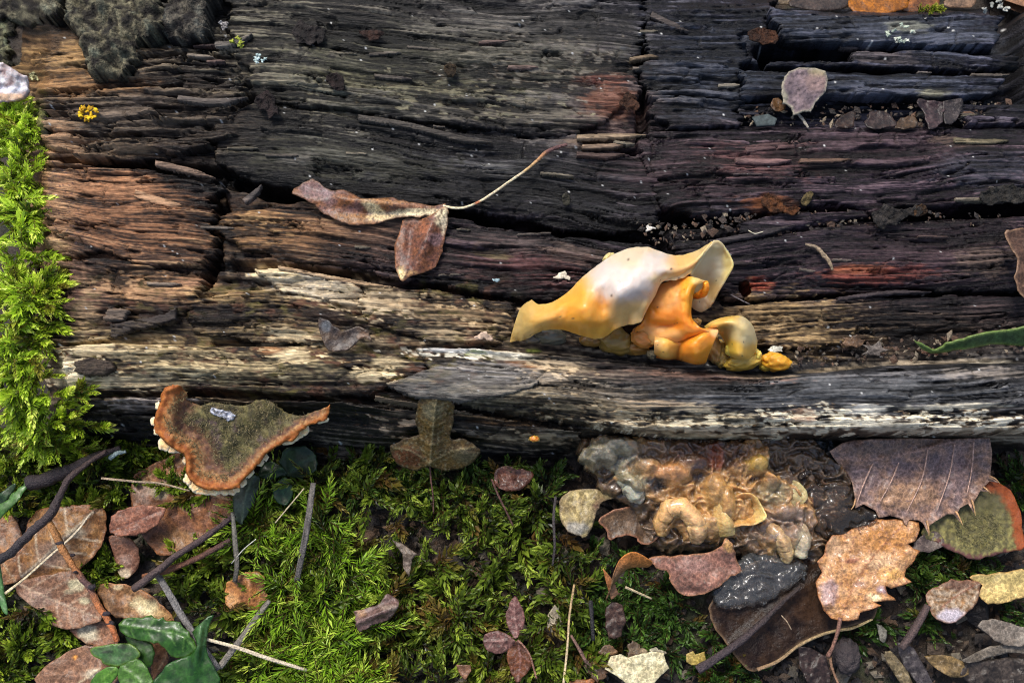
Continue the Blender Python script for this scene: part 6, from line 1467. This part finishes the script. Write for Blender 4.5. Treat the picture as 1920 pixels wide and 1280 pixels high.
leaf_g('brown_leaf', [(610, 400), (640, 335), (720, 300), (820, 285), (900, 298), (922, 320), (890, 380), (830, 430), (760, 455), (670, 460), (615, 440)], G(104), 'small oval purplish-brown leaflet beside the large brown leaves', (.24, .115, .08), (.19, .085, .06), 307, veins=[za([(618, 435), (760, 375), (905, 312)])], vein_c=(.1, .04, .03), vein_w=1.2, vein_h=-2, step=3.2)
leaf_g('brown_leaf', [(610, 460), (680, 465), (740, 480), (775, 560), (775, 620), (740, 680), (690, 700), (660, 660), (630, 560)], G(64), 'brown leaf half hidden under the oval purplish leaflet', (.2, .105, .075), (.16, .08, .055), 308, spots=zsp([(690, 670, 50, 30, (.42, .34, .22), .8), (700, 600, 40, 40, (.26, .16, .12), .6)]))
leaf_g('brown_leaf', [(210, 1290), (250, 1190), (330, 1130), (440, 1080), (560, 1070), (640, 1120), (640, 1290)], G(86), 'brown leaf at the bottom edge beside the green holly leaf', (.26, .15, .10), (.2, .115, .08), 309, veins=[za([(430, 1285), (560, 1200)])], vein_c=(.5, .4, .25), spots=zsp([(520, 1230, 60, 30, (.5, .44, .32), .8), (420, 1135, 16, 12, (.5, .2, .03), .95)]))
leaf_g('brown_leaf', [(840, 1040), (900, 1060), (940, 1120), (930, 1180), (880, 1230), (850, 1270), (840, 1180)], G(60), 'small brown leaf seen between the lobes of the green leaf', (.26, .13, .07), (.2, .1, .06), 310, veins=[za([(930, 1110), (890, 1200)])], vein_c=(.5, .3, .15))
leaf_g('brown_leaf', [(1250, 750), (1270, 720), (1330, 680), (1400, 660), (1450, 662), (1480, 700), (1470, 760), (1500, 800), (1460, 860), (1400, 880), (1340, 850), (1290, 870), (1255, 830), (1265, 790)], G(92), 'small orange-brown spiny leaf fragment on the green moss', (.36, .17, .07), (.26, .12, .065), 311, step=3.2, spots=zsp([(1300, 820, 40, 40, (.5, .27, .1), .7), (1320, 715, 16, 22, (.03, .02, .015), .9)]), edge_c=(.4, .2, .07), edge_w=1.6, bumps=[za([(1400, 760)])[0] + (10, 22, 8)])
leaf_g('brown_leaf', [(1620, 1275), (1700, 1262), (1820, 1262), (1830, 1300), (1620, 1300)], G(64), 'light brown leaf edge just in view at the bottom of the moss', (.32, .2, .14), (.26, .15, .1), 312)
zc2 = zm(640, 850, 2.977)
leaf_g('curled_leaf', [(75, 890), (85, 875), (190, 850), (240, 800), (270, 785), (325, 830), (290, 900), (250, 930), (140, 975), (95, 990), (78, 940)], G(112), 'grey-brown rolled leaf fragment lying on the moss', (.16, .11, .105), (.12, .075, .07), 321, z=zc2, step=3., bumps=[zc2([(190, 900)])[0] + (60, 8, 16, -22)], spots=[zc2([(110, 880)])[0] + (10, 10, (.3, .17, .08), .7), zc2([(270, 860)])[0] + (20, 6, (.26, .2, .16), .7)])
t3 = thing('three_lobed_leaf', 'small dark purple-brown three-part leaf with thin stalk near the bottom edge', 'leaf', zc2([(985, 1040)])[0] + (30,))
for i, pts in enumerate([[(975, 1035), (940, 990), (918, 920), (930, 860), (965, 795), (1000, 840), (1027, 910), (1010, 980)], [(970, 1045), (920, 1000), (850, 990), (800, 1010), (790, 1060), (820, 1100), (880, 1118), (940, 1090)], [(975, 1045), (1020, 1070), (1055, 1130), (1060, 1190), (1010, 1250), (985, 1285), (950, 1220), (925, 1140), (935, 1080)]]):
    sheet('leaflet', zc2(pts), G(104), M['leaf'], t3, step=3., thick=2, seed=330 + i, rip=5, c1=[(.15, .075, .07), (.12, .06, .055), (.13, .05, .025)][i], c2=[(.11, .055, .05), (.085, .045, .04), (.08, .035, .02)][i], veins=[zc2([[(985, 1030), (968, 900), (966, 810)], [(975, 1042), (800, 1050)], [(985, 1045), (1000, 1150), (985, 1270)]][i])], vein_c=(.24, .13, .11), vein_w=1.0, side=(4, 16, .6), bumps=[zc2([(970, 1040)])[0] + (10, 10, 8)])
tube('stalk', [q + (hh, 1.8) for q, hh in zip(zc2([(985, 1040), (1020, 1075), (1055, 1130), (1075, 1200), (1090, 1255)]), (118, 114, 106, 98, 92))], M['twig'], t3, (.3, .15, .1), n=6)
leaf_g('white_leaf', [(1500, 1130), (1560, 1120), (1600, 1140), (1680, 1115), (1740, 1100), (1800, 1110), (1815, 1160), (1830, 1200), (1780, 1240), (1740, 1290), (1600, 1290), (1540, 1250), (1500, 1220), (1470, 1200)], G(92), 'bone-white tattered leaf fragment at the bottom edge', (.62, .58, .42), (.50, .45, .3), 341, z=zc2, smooth=0, step=3., rip=5, hf=lambda u, v, d: 2 * pn(u / 7, v / 7, 3), veins=[zc2([(1510, 1140), (1600, 1210), (1660, 1250)])], vein_c=(.66, .5, .3))
for i, (a, lab) in enumerate([((1490, 1100, 50, 30), 'dark lumpy leaf shred above the bone-white leaf'), ((1640, 1100, 50, 50), 'grey leaf shred behind the bone-white leaf'), ((1760, 1110, 45, 26), 'pale grey leaf shred at the corner of the bone-white leaf'), ((1440, 1200, 80, 60), 'brown rotten leaf beside the bone-white leaf'), ((1350, 1285, 70, 30), 'orange-brown leaf shred at the bottom edge left of the bone-white leaf')]):
    th = np.linspace(0, 2 * math.pi, 12)[:-1]
    rr = 1 + .22 * np.sin(th * 3 + i)
    leaf_g('leaf_shred', list(zip(a[0] + a[2] * rr * np.cos(th), a[1] + a[3] * rr * np.sin(th))), G(78), lab, [(.16, .1, .06), (.2, .16, .11), (.4, .38, .3), (.1, .06, .04), (.3, .13, .06)][i], (.09, .06, .04), 350 + i, z=zc2, step=3., rip=9, ripsc=20, rough=2.5, cat='leaf shred')
leaf_g('leaf_shred', [(640, 1180), (720, 1180), (725, 1210), (690, 1265), (660, 1230)], G(84), 'tiny triangular brown leaf shred on the moss near the bottom', (.22, .12, .08), (.14, .08, .05), 360, z=zc2, step=2.6, smooth=0, cat='leaf shred')
leaf_g('leaf_shred', [(280, 480), (330, 500), (420, 560), (400, 590), (380, 690), (350, 640), (340, 560)], G(92), 'grey-brown crumpled shred in the middle of the moss', (.15, .12, .10), (.09, .07, .055), 361, z=zc2, step=2.6, smooth=0, rip=8, ripsc=12, cat='leaf shred')
leaf_g('leaf_shred', [(1150, 900), (1190, 840), (1235, 900), (1240, 990), (1180, 1005), (1150, 970)], G(80), 'pale grey torn chip right of the three-part leaf', (.3, .27, .22), (.18, .15, .11), 362, z=zc2, step=2.6, smooth=0, rip=6, ripsc=12, cat='leaf shred')
zd = zm(1280, 850, 2.977)
leaf_g('brown_leaf', [(1360, 790), (1420, 740), (1480, 710), (1560, 705), (1650, 715), (1660, 760), (1640, 830), (1600, 880), (1520, 940), (1440, 935), (1390, 890)], G(92), 'brown and white mottled leaf below the second bracket', (.20, .115, .06), (.46, .37, .29), 371, z=zd, step=3., sc=9., cup=.2, rip=6, veins=[zd([(1650, 720), (1520, 800), (1440, 860)])], vein_c=(.22, .09, .05), spots=[zd([(1500, 905)])[0] + (26, 14, (.46, .42, .48), .8), zd([(1540, 730)])[0] + (34, 12, (.12, .06, .04), .8)], edge_c=(.2, .09, .05), edge_w=2.5)
leaf_g('cream_leaf', [(1600, 690), (1700, 670), (1800, 660), (1930, 655), (1930, 780), (1860, 815), (1760, 840), (1680, 825), (1650, 790), (1670, 740)], G(84), 'cream yellow leaf at the picture edge behind the mottled leaf', (.66, .52, .26), (.5, .38, .18), 372, z=zd, step=3.4, spots=[zd([(1700, 690)])[0] + (50, 12, (.3, .24, .09), .8), zd([(1860, 700)])[0] + (30, 14, (.35, .27, .1), .7)], edge_c=(.4, .24, .08), edge_w=2)
leaf_g('grey_leaf', [(1650, 960), (1700, 925), (1800, 935), (1900, 970), (1935, 990), (1935, 1065), (1850, 1075), (1770, 1055), (1710, 1010)], G(92), 'dull grey leaf at the picture edge near the bottom', (.20, .175, .155), (.13, .11, .095), 373, z=zd, step=3.2)
leaf_g('grey_leaf', [(1560, 1155), (1650, 1100), (1760, 1068), (1935, 1050), (1935, 1112), (1840, 1110), (1740, 1130), (1620, 1162)], G(80), 'narrow pointed grey leaf under the dull grey leaf', (.17, .15, .13), (.10, .085, .07), 376, z=zd, step=3.2)
leaf_g('yellow_leaf', [(20, 1120), (60, 1100), (70, 1120), (120, 1105), (130, 1150), (100, 1180), (50, 1180), (20, 1160)], G(80), 'small pale yellow torn leaf bit beside the thick midrib', (.42, .33, .12), (.3, .23, .09), 374, z=zd, step=2.8, smooth=0)
leaf_g('grey_leaf', [(1300, 480), (1400, 430), (1450, 470), (1455, 510), (1400, 545), (1320, 550), (1255, 545), (1280, 520)], G(98), 'grey-brown leaf lobe between the orange leaf and the second bracket', (.17, .14, .125), (.10, .075, .07), 375, z=zd, step=3.)
for i, (pts, cc, lab) in enumerate([([(1130, 1100), (1200, 1130), (1290, 1290), (1230, 1290), (1150, 1180)], (.2, .16, .1), 'splintered tan wood strip near the bottom edge'), ([(1200, 1060), (1290, 1090), (1400, 1290), (1310, 1290), (1240, 1180)], (.075, .065, .07), 'dark grey wood strip near the bottom edge'), ([(1350, 1130), (1450, 1120), (1560, 1160), (1600, 1230), (1500, 1250), (1400, 1180)], (.24, .17, .09), 'tan broken leaf litter piece near the bottom edge'), ([(1085, 950), (1140, 985), (1130, 1050), (1105, 1040)], (.2, .19, .17), 'small grey pointed chip beside the stalk of the orange leaf'), ([(640, 1080), (800, 1130), (820, 1290), (700, 1290)], (.045, .03, .028), 'dark rotten leaf below the wet blackish leaf'), ([(1560, 1180), (1700, 1150), (1930, 1140), (1930, 1290), (1600, 1290)], (.05, .04, .035), 'dark rotten leaf in the lower corner')]):
    leaf_g('litter_piece', pts, G(66), lab, cc, tuple(x * .5 for x in cc), 380 + i, z=zd, smooth=2, step=3.4, rip=10, ripsc=22, thick=5, cat='litter')
lump('dark_nut', zd([(915, 1130)])[0] + (52,), (26, 34, 16), M['soil'], None, (.04, .03, .03), seed=11, rough=.22, label='dark rounded nut-like lump by the bottom edge below the orange leaf', cat='nut')

# green leaves
gl = thing('green_holly_leaf', 'glossy green spiny lobed leaf at the bottom edge over brown leaves', 'leaf', (300, 1220, 40))
sheet('lobe', za([(660, 950), (690, 925), (750, 912), (790, 915), (815, 900), (840, 905), (880, 925), (910, 915), (930, 935), (1000, 940), (1010, 950), (1050, 990), (1080, 1040), (1105, 1090), (1060, 1120), (1020, 1140), (960, 1130), (920, 1090), (880, 1055), (830, 1050), (780, 1040), (720, 1020), (680, 1000)]), G(132), M['green'], gl, smooth=2, step=3.4, thick=3, seed=401, rip=6, bumps=[za([(960, 1040)])[0] + (30, 20, 12)], c1=(.028, .095, .010), c2=(.014, .05, .007), veins=[za([(665, 952), (800, 975), (1000, 1010), (1090, 1090)])], vein_c=(.10, .22, .04), side=(4, 22, .4), edge_c=(.06, .14, .02), edge_w=2)
sheet('lobe', za([(500, 1100), (520, 1080), (560, 1070), (640, 1062), (720, 1060), (770, 1090), (780, 1130), (730, 1170), (660, 1185), (590, 1180), (560, 1150), (525, 1130)]), G(122), M['green'], gl, smooth=2, step=3.4, thick=3, seed=402, rip=5, c1=(.045, .12, .035), c2=(.035, .09, .02), spots=zsp([(600, 1105, 40, 10, (.015, .03, .012), .9, -8), (680, 1080, 30, 8, (.02, .04, .015), .8)]), edge_c=(.14, .24, .03), edge_w=2.5)
sheet('lobe', za([(700, 1020), (780, 1035), (850, 1060), (860, 1110), (850, 1170), (820, 1190), (770, 1130), (730, 1080)]), G(112), M['green'], gl, smooth=2, step=3.4, thick=3, seed=403, rip=5, c1=(.03, .09, .012), c2=(.022, .065, .01))
sheet('lobe', za([(660, 1200), (700, 1170), (760, 1150), (810, 1180), (840, 1230), (850, 1300), (680, 1300)]), G(134), M['green'], gl, smooth=2, step=3.4, thick=3, seed=404, rip=5, c1=(.07, .17, .025), c2=(.05, .12, .015), veins=[za([(690, 1200), (760, 1250), (800, 1300)])], vein_c=(.14, .28, .06))
sheet('lobe', za([(500, 1300), (540, 1230), (600, 1190), (650, 1190), (665, 1220), (620, 1280), (590, 1300)]), G(126), M['green'], gl, smooth=2, step=3.4, thick=3, seed=405, rip=5, c1=(.08, .20, .02), c2=(.05, .14, .015), veins=[za([(645, 1200), (570, 1260)])], vein_c=(.16, .32, .05))
sheet('grass_leaf', za([(1075, 990), (1120, 950), (1160, 915), (1190, 900), (1170, 960), (1155, 1050), (1160, 1130), (1200, 1200), (1220, 1300), (860, 1300), (900, 1220), (960, 1160), (1060, 1120), (1100, 1070)]), G(140), M['green'], None, smooth=2, step=4, thick=3, seed=406, rip=4, bumps=[za([(1110, 1040)])[0] + (8, 60, 14, 8)], c1=(.022, .085, .010), c2=(.012, .05, .008), spots=zsp([(1130, 1000, 40, 90, (.07, .15, .05), .8)]), label='broad smooth green leaf at the bottom edge right of the spiny leaf', cat='leaf')
for i, (pts, hh, c1, lab) in enumerate([
    ([(-20, 300), (20, 270), (90, 210), (140, 165), (160, 175), (130, 220), (60, 300), (-20, 380)], 120, (.07, .17, .035), 'green grass blade at the left edge above the black branch'),
    ([(-15, 600), (0, 620), (25, 780), (42, 890), (15, 880), (-15, 780)], 120, (.08, .19, .06), 'pale green blade at the left edge beside the pale straw'),
    ([(-10, 240), (40, 190), (90, 165), (60, 230), (0, 300)], 90, (.02, .05, .015), 'dark green blade behind the black branch')]):
    leaf_g('grass_leaf', pts, G(hh), lab, c1, tuple(x * .7 for x in c1), 410 + i, step=3.4, mat='green', cat='grass leaf')
for i, (pts, hh, c1, lab) in enumerate([
    ([(1445, 130), (1460, 70), (1520, 40), (1580, 80), (1600, 120), (1550, 135), (1490, 140)], 84, (.022, .05, .02), 'dark green leaflet touching the lower right rim of the bracket'),
    ([(1600, 120), (1560, 40), (1600, -30), (1700, -40), (1760, 10), (1770, 70), (1740, 110), (1680, 135)], 80, (.018, .042, .018), 'large dark green leaflet in the shade under the bracket tip'),
    ([(1590, 130), (1625, 170), (1632, 230), (1600, 285), (1550, 275), (1522, 220), (1535, 165)], 90, (.03, .075, .028), 'hanging dark green oval leaflet below the bracket'),
    ([(1420, 120), (1450, 140), (1430, 250), (1390, 320), (1350, 395), (1310, 360), (1295, 260), (1320, 190), (1360, 140)], 96, (.075, .10, .06), 'grey-green narrow leaf beside the cream lobes of the bracket')]):
    leaf_g('green_leaflet', pts, G(hh), lab, c1, tuple(x * .7 for x in c1), 420 + i, step=3.4, mat='green', veins=[za([(pts[0][0], pts[0][1]), (np.mean([p[0] for p in pts]), np.mean([p[1] for p in pts])), (pts[len(pts) // 2][0], pts[len(pts) // 2][1])])], vein_c=tuple(x * 1.8 for x in c1))
# leaves behind the log, seen over its far edge
for i, (pts, hh, cc, lab) in enumerate([
    ([(1590, 4), (1620, -14), (1690, -10), (1702, 12), (1660, 26), (1610, 26)], 190, (.34, .13, .03), 'orange leaf in the blurred background behind the topmost slat'),
    ([(1690, 20), (1720, -6), (1760, -4), (1750, 22)], 170, (.2, .08, .03), 'rust-brown leaf in the background right of the orange leaf'),
    ([(1480, 12), (1500, -12), (1560, -14), (1610, 2), (1560, 20)], 180, (.05, .035, .03), 'dark leaf in the background left of the orange leaf'),
    ([(1770, 10), (1790, -12), (1830, -6), (1820, 14)], 170, (.2, .13, .09), 'pinkish tan leaf in the background near the corner'),
    ([(1430, 6), (1450, -12), (1480, -8), (1490, 8)], 180, (.12, .09, .06), 'brown leaf scrap in the background beside the upper plate'),
    ([(1880, 8), (1900, -10), (1940, -4), (1930, 16)], 150, (.1, .08, .07), 'dark brown leaf in the far corner of the background')]):
    sheet('background_leaf', pts, lambda u, v, hh=hh: hh - 120 + (v - 5) * .4, M['leaf'], None, step=4, thick=2.5, seed=430 + i, rip=8, ripsc=30, c1=cc, c2=tuple(x * .6 for x in cc), label=lab, cat='leaf')
sh = []
for i in range(40):
    p = P(r_.uniform(1722, 1768), r_.uniform(20, 26), 262)
    sh.append([*p, r_.normal(0, .4), r_.normal(.2, .3), 1, r_.uniform(8, 22), .1])
moss('slat_moss', sh, 'tiny yellow-green moss tuft on the back edge of the topmost slat', 7, 1.6, 10, ((.1, .14, .01), (.35, .42, .03), (.6, .65, .06)), 77)

# ------------------------------------------------------------------ twigs and straws
tw = thing('orange_twig', 'orange-brown knobbly twig lying over the large brown leaves', 'twig', (150, 1080, 60))
tube('stem', [(88, 972, 142, 6), (104, 1000, 140, 7), (118, 1030, 138, 6.5), (135, 1058, 134, 6), (150, 1080, 132, 6), (168, 1100, 130, 6), (182, 1130, 132, 6), (198, 1155, 138, 6), (212, 1180, 140, 5.5), (220, 1202, 134, 5)], M['twig'], tw, (.34, .16, .05), (.40, .12, .04), n=7, knob=.14, seed=21, colf=lambda t, c: mix(mix(c, (.10, .05, .045), sst(.35, .5, t) * sst(.68, .55, t)), (.03, .02, .025), (np.abs(pn(t * 16, t * 0, 9)) > .62) * .9))
for i, (a, b) in enumerate([((112, 1018), 8), ((136, 1040), 5), ((172, 1100), 8), ((200, 1150), 8), ((207, 1168), 8), ((142, 1072), 4)]):
    lump('bud', (a[0], a[1], 140), (b, b * .7, 6), M['twig'], tw, (.035, .025, .03), seed=i, rough=.25, k=2)
tube('black_branch', [(-20, 1062, 118, 9), (20, 1035, 128, 9), (50, 1005, 136, 8.5), (72, 985, 140, 8.5), (96, 962, 144, 9), (112, 930, 148, 7), (130, 896, 146, 6.5), (165, 868, 140, 5), (200, 845, 132, 4)], M['twig'], None, (.035, .03, .034), (.06, .035, .03), n=7, knob=.2, seed=22, label='black forked branch crossing the leaves at the left edge', cat='branch')
tube('dark_branch', [(55, 905, 96, 16), (90, 898, 104, 15), (130, 880, 112, 12), (180, 856, 120, 8), (225, 838, 126, 4)], M['twig'], None, (.02, .014, .016), (.03, .02, .02), n=7, knob=.2, seed=23, label='thick dark branch behind the thin black branch', cat='branch')
tube('dark_stick', [(250, 1104, 110, 7), (295, 1070, 118, 7.5), (330, 1042, 120, 7), (370, 1016, 118, 6.5), (405, 992, 112, 6), (440, 965, 104, 5)], M['twig'], None, (.075, .05, .045), (.06, .035, .035), n=7, knob=.16, seed=24, label='dark brown stick ending at the pointed brown leaf', cat='stick')
tube('reddish_stick', [(268, 1080, 92, 5), (310, 1070, 100, 6), (350, 1054, 102, 6), (390, 1036, 100, 6), (432, 1012, 92, 5)], M['twig'], None, (.2, .075, .03), (.085, .045, .04), n=7, knob=.14, seed=25, label='reddish stick lying under the dark brown stick', cat='stick')
def stem(pts, label, c, c2=None, seed=1, cat='stem', name='dry_stem', knob=.06):
    return tube(name, pts, M['twig'], None, c, c2, n=6, knob=knob, seed=seed, label=label, cat=cat, flat=.6, groove=.3)
stem([(296, 1078, 100, 6), (330, 1135, 104, 6.5), (365, 1190, 108, 6.5), (410, 1255, 108, 6)], 'grey flattened dry stem running down to the green leaf', (.17, .16, .15), seed=31)
stem([(588, 905, 112, 6), (580, 960, 118, 6), (570, 1020, 116, 6.5), (556, 1090, 108, 6)], 'grey-brown upright dry stem beside the bright moss', (.14, .125, .11), (.10, .09, .085), seed=32)
stem([(412, 1250, 104, 6), (450, 1200, 108, 6), (490, 1145, 106, 5.5), (505, 1125, 100, 5)], 'greyish dry stem right of the green leaf', (.24, .215, .18), (.14, .12, .10), seed=33)
stem([(386, 1197, 124, 3.5), (440, 1212, 126, 3.5), (510, 1236, 124, 3.5), (575, 1256, 116, 3)], 'cream straw crossing the moss from the green leaf', (.62, .52, .36), (.5, .42, .3), seed=34, name='straw', cat='straw')
stem([(436, 960, 110, 4), (440, 1010, 112, 5), (444, 1060, 112, 5), (440, 1090, 106, 6)], 'mottled grey stalk below the narrow grey-green leaf', (.16, .15, .12), (.07, .06, .05), seed=35)
stem([(516, 980, 116, 1.2), (545, 945, 120, 1.3), (570, 915, 116, 1.3)], 'thin pale straw beside the hanging green leaflet', (.5, .42, .26), seed=36, name='straw', cat='straw')
stem([(434, 1056, 112, .9), (456, 1030, 118, .9), (480, 1010, 116, .9)], 'hair-thin white straw above the orange-brown fragment', (.6, .58, .5), seed=37, name='straw', cat='straw')
stem([(10, 1112, 130, 3), (45, 1085, 132, 2.4), (90, 1045, 136, 2.2), (140, 1000, 140, 2), (170, 962, 140, 1.4)], 'pale straw lying across the large brown leaf and the branch', (.62, .5, .3), (.6, .5, .36), seed=38, name='straw', cat='straw')
stem([(190, 896, 106, 2.2), (250, 902, 110, 2), (300, 906, 106, 1.8), (356, 920, 98, 1.4)], 'thin tan straw crossing the leaf under the bracket', (.4, .3, .2), seed=39, name='straw', cat='straw')
stem([(1077, 1095, 108, 2.2), (1068, 1150, 110, 2.2), (1064, 1210, 110, 2.2), (1056, 1290, 106, 2.4)], 'upright yellowish straw right of the three-part leaf', (.46, .3, .14), (.62, .5, .3), seed=40, name='straw', cat='straw')
stem([(1070, 1190, 104, 2.5), (1085, 1215, 106, 3), (1100, 1242, 102, 3)], 'short reddish twig beside the yellowish straw', (.18, .1, .075), seed=41, name='twig', cat='twig')
stem([(922, 898, 96, 2), (935, 930, 98, 2), (950, 960, 96, 2), (962, 985, 90, 1.6)], 'thin dark reddish stalk in the shaded moss', (.09, .04, .03), seed=42, name='twig', cat='twig')
stem([(1042, 930, 96, 2.6), (1038, 970, 100, 2.8), (1040, 1020, 100, 2.6), (1036, 1060, 94, 2)], 'wet dark twig left of the cream leaf', (.05, .04, .04), seed=43, name='twig', cat='twig')
stem([(1172, 1100, 100, 2.5), (1195, 1110, 102, 2.2), (1222, 1122, 98, 1.8)], 'short cream straw under the folded reddish leaf', (.5, .4, .24), seed=44, name='straw', cat='straw')
stem([(1107, 1125, 84, 4), (1110, 1160, 88, 4.5), (1113, 1200, 84, 4)], 'black wet twig stub right of the pale grey chip', (.02, .018, .02), seed=45, name='twig', cat='twig', knob=.2)
sheet('wood_stub', [(1136, 1140), (1150, 1128), (1166, 1136), (1172, 1165), (1164, 1192), (1146, 1196), (1134, 1175)], G(84), M['leaf'], None, step=3., thick=5, seed=46, rip=10, ripsc=14, rough=2.5, c1=(.06, .035, .028), c2=(.03, .02, .017), label='dark fibrous stub below the orange upturned leaf edge', cat='stub')
stem([(1556, 1232, 92, 3), (1562, 1258, 92, 2.6), (1576, 1290, 90, 2.4)], 'thin brown stalk at the bottom edge under the orange leaf', (.2, .11, .06), seed=47, name='twig', cat='twig')
stem([(1740, 1135, 88, 7), (1715, 1180, 92, 8), (1690, 1215, 88, 7)], 'dark brown broken twig below the mottled leaf', (.07, .045, .04), seed=48, name='twig', cat='twig')
stem([(1465, 1153, 100, 1.1), (1475, 1164, 102, 1.1), (1484, 1180, 100, 1.)], 'tiny pale needle on the wet blackish leaf', (.3, .22, .14), seed=49, name='needle', cat='needle')
stem([(205, 860, 118, 5), (218, 850, 124, 5), (236, 846, 122, 4)], 'tiny bluish lichen-covered twig behind the black branch', (.26, .34, .33), seed=50, name='twig', cat='twig', knob=.4)

# things of one kind share a group
GROUPS = {'leaf': 'fallen leaves around and on the log', 'leaf shred': 'torn leaf shreds on the ground', 'leaf scrap': 'leaf scraps in the furrow', 'bark scale': 'loose scales on the log', 'chip': 'pale chips on the log', 'lichen': 'lichen tufts on the log',
          'straw': 'dry straws on the moss', 'stem': 'dry grey stems on the moss', 'twig': 'twigs on the ground', 'branch': 'dark branches at the left edge', 'stick': 'sticks among the brown leaves', 'litter': 'litter pieces at the bottom edge', 'grass leaf': 'green blades at the left edge', 'slime': 'slime below the ridge'}
for o in list(scene.objects):
    if o.parent is None and o.get('category') in GROUPS:
        o['group'] = GROUPS[o['category']]
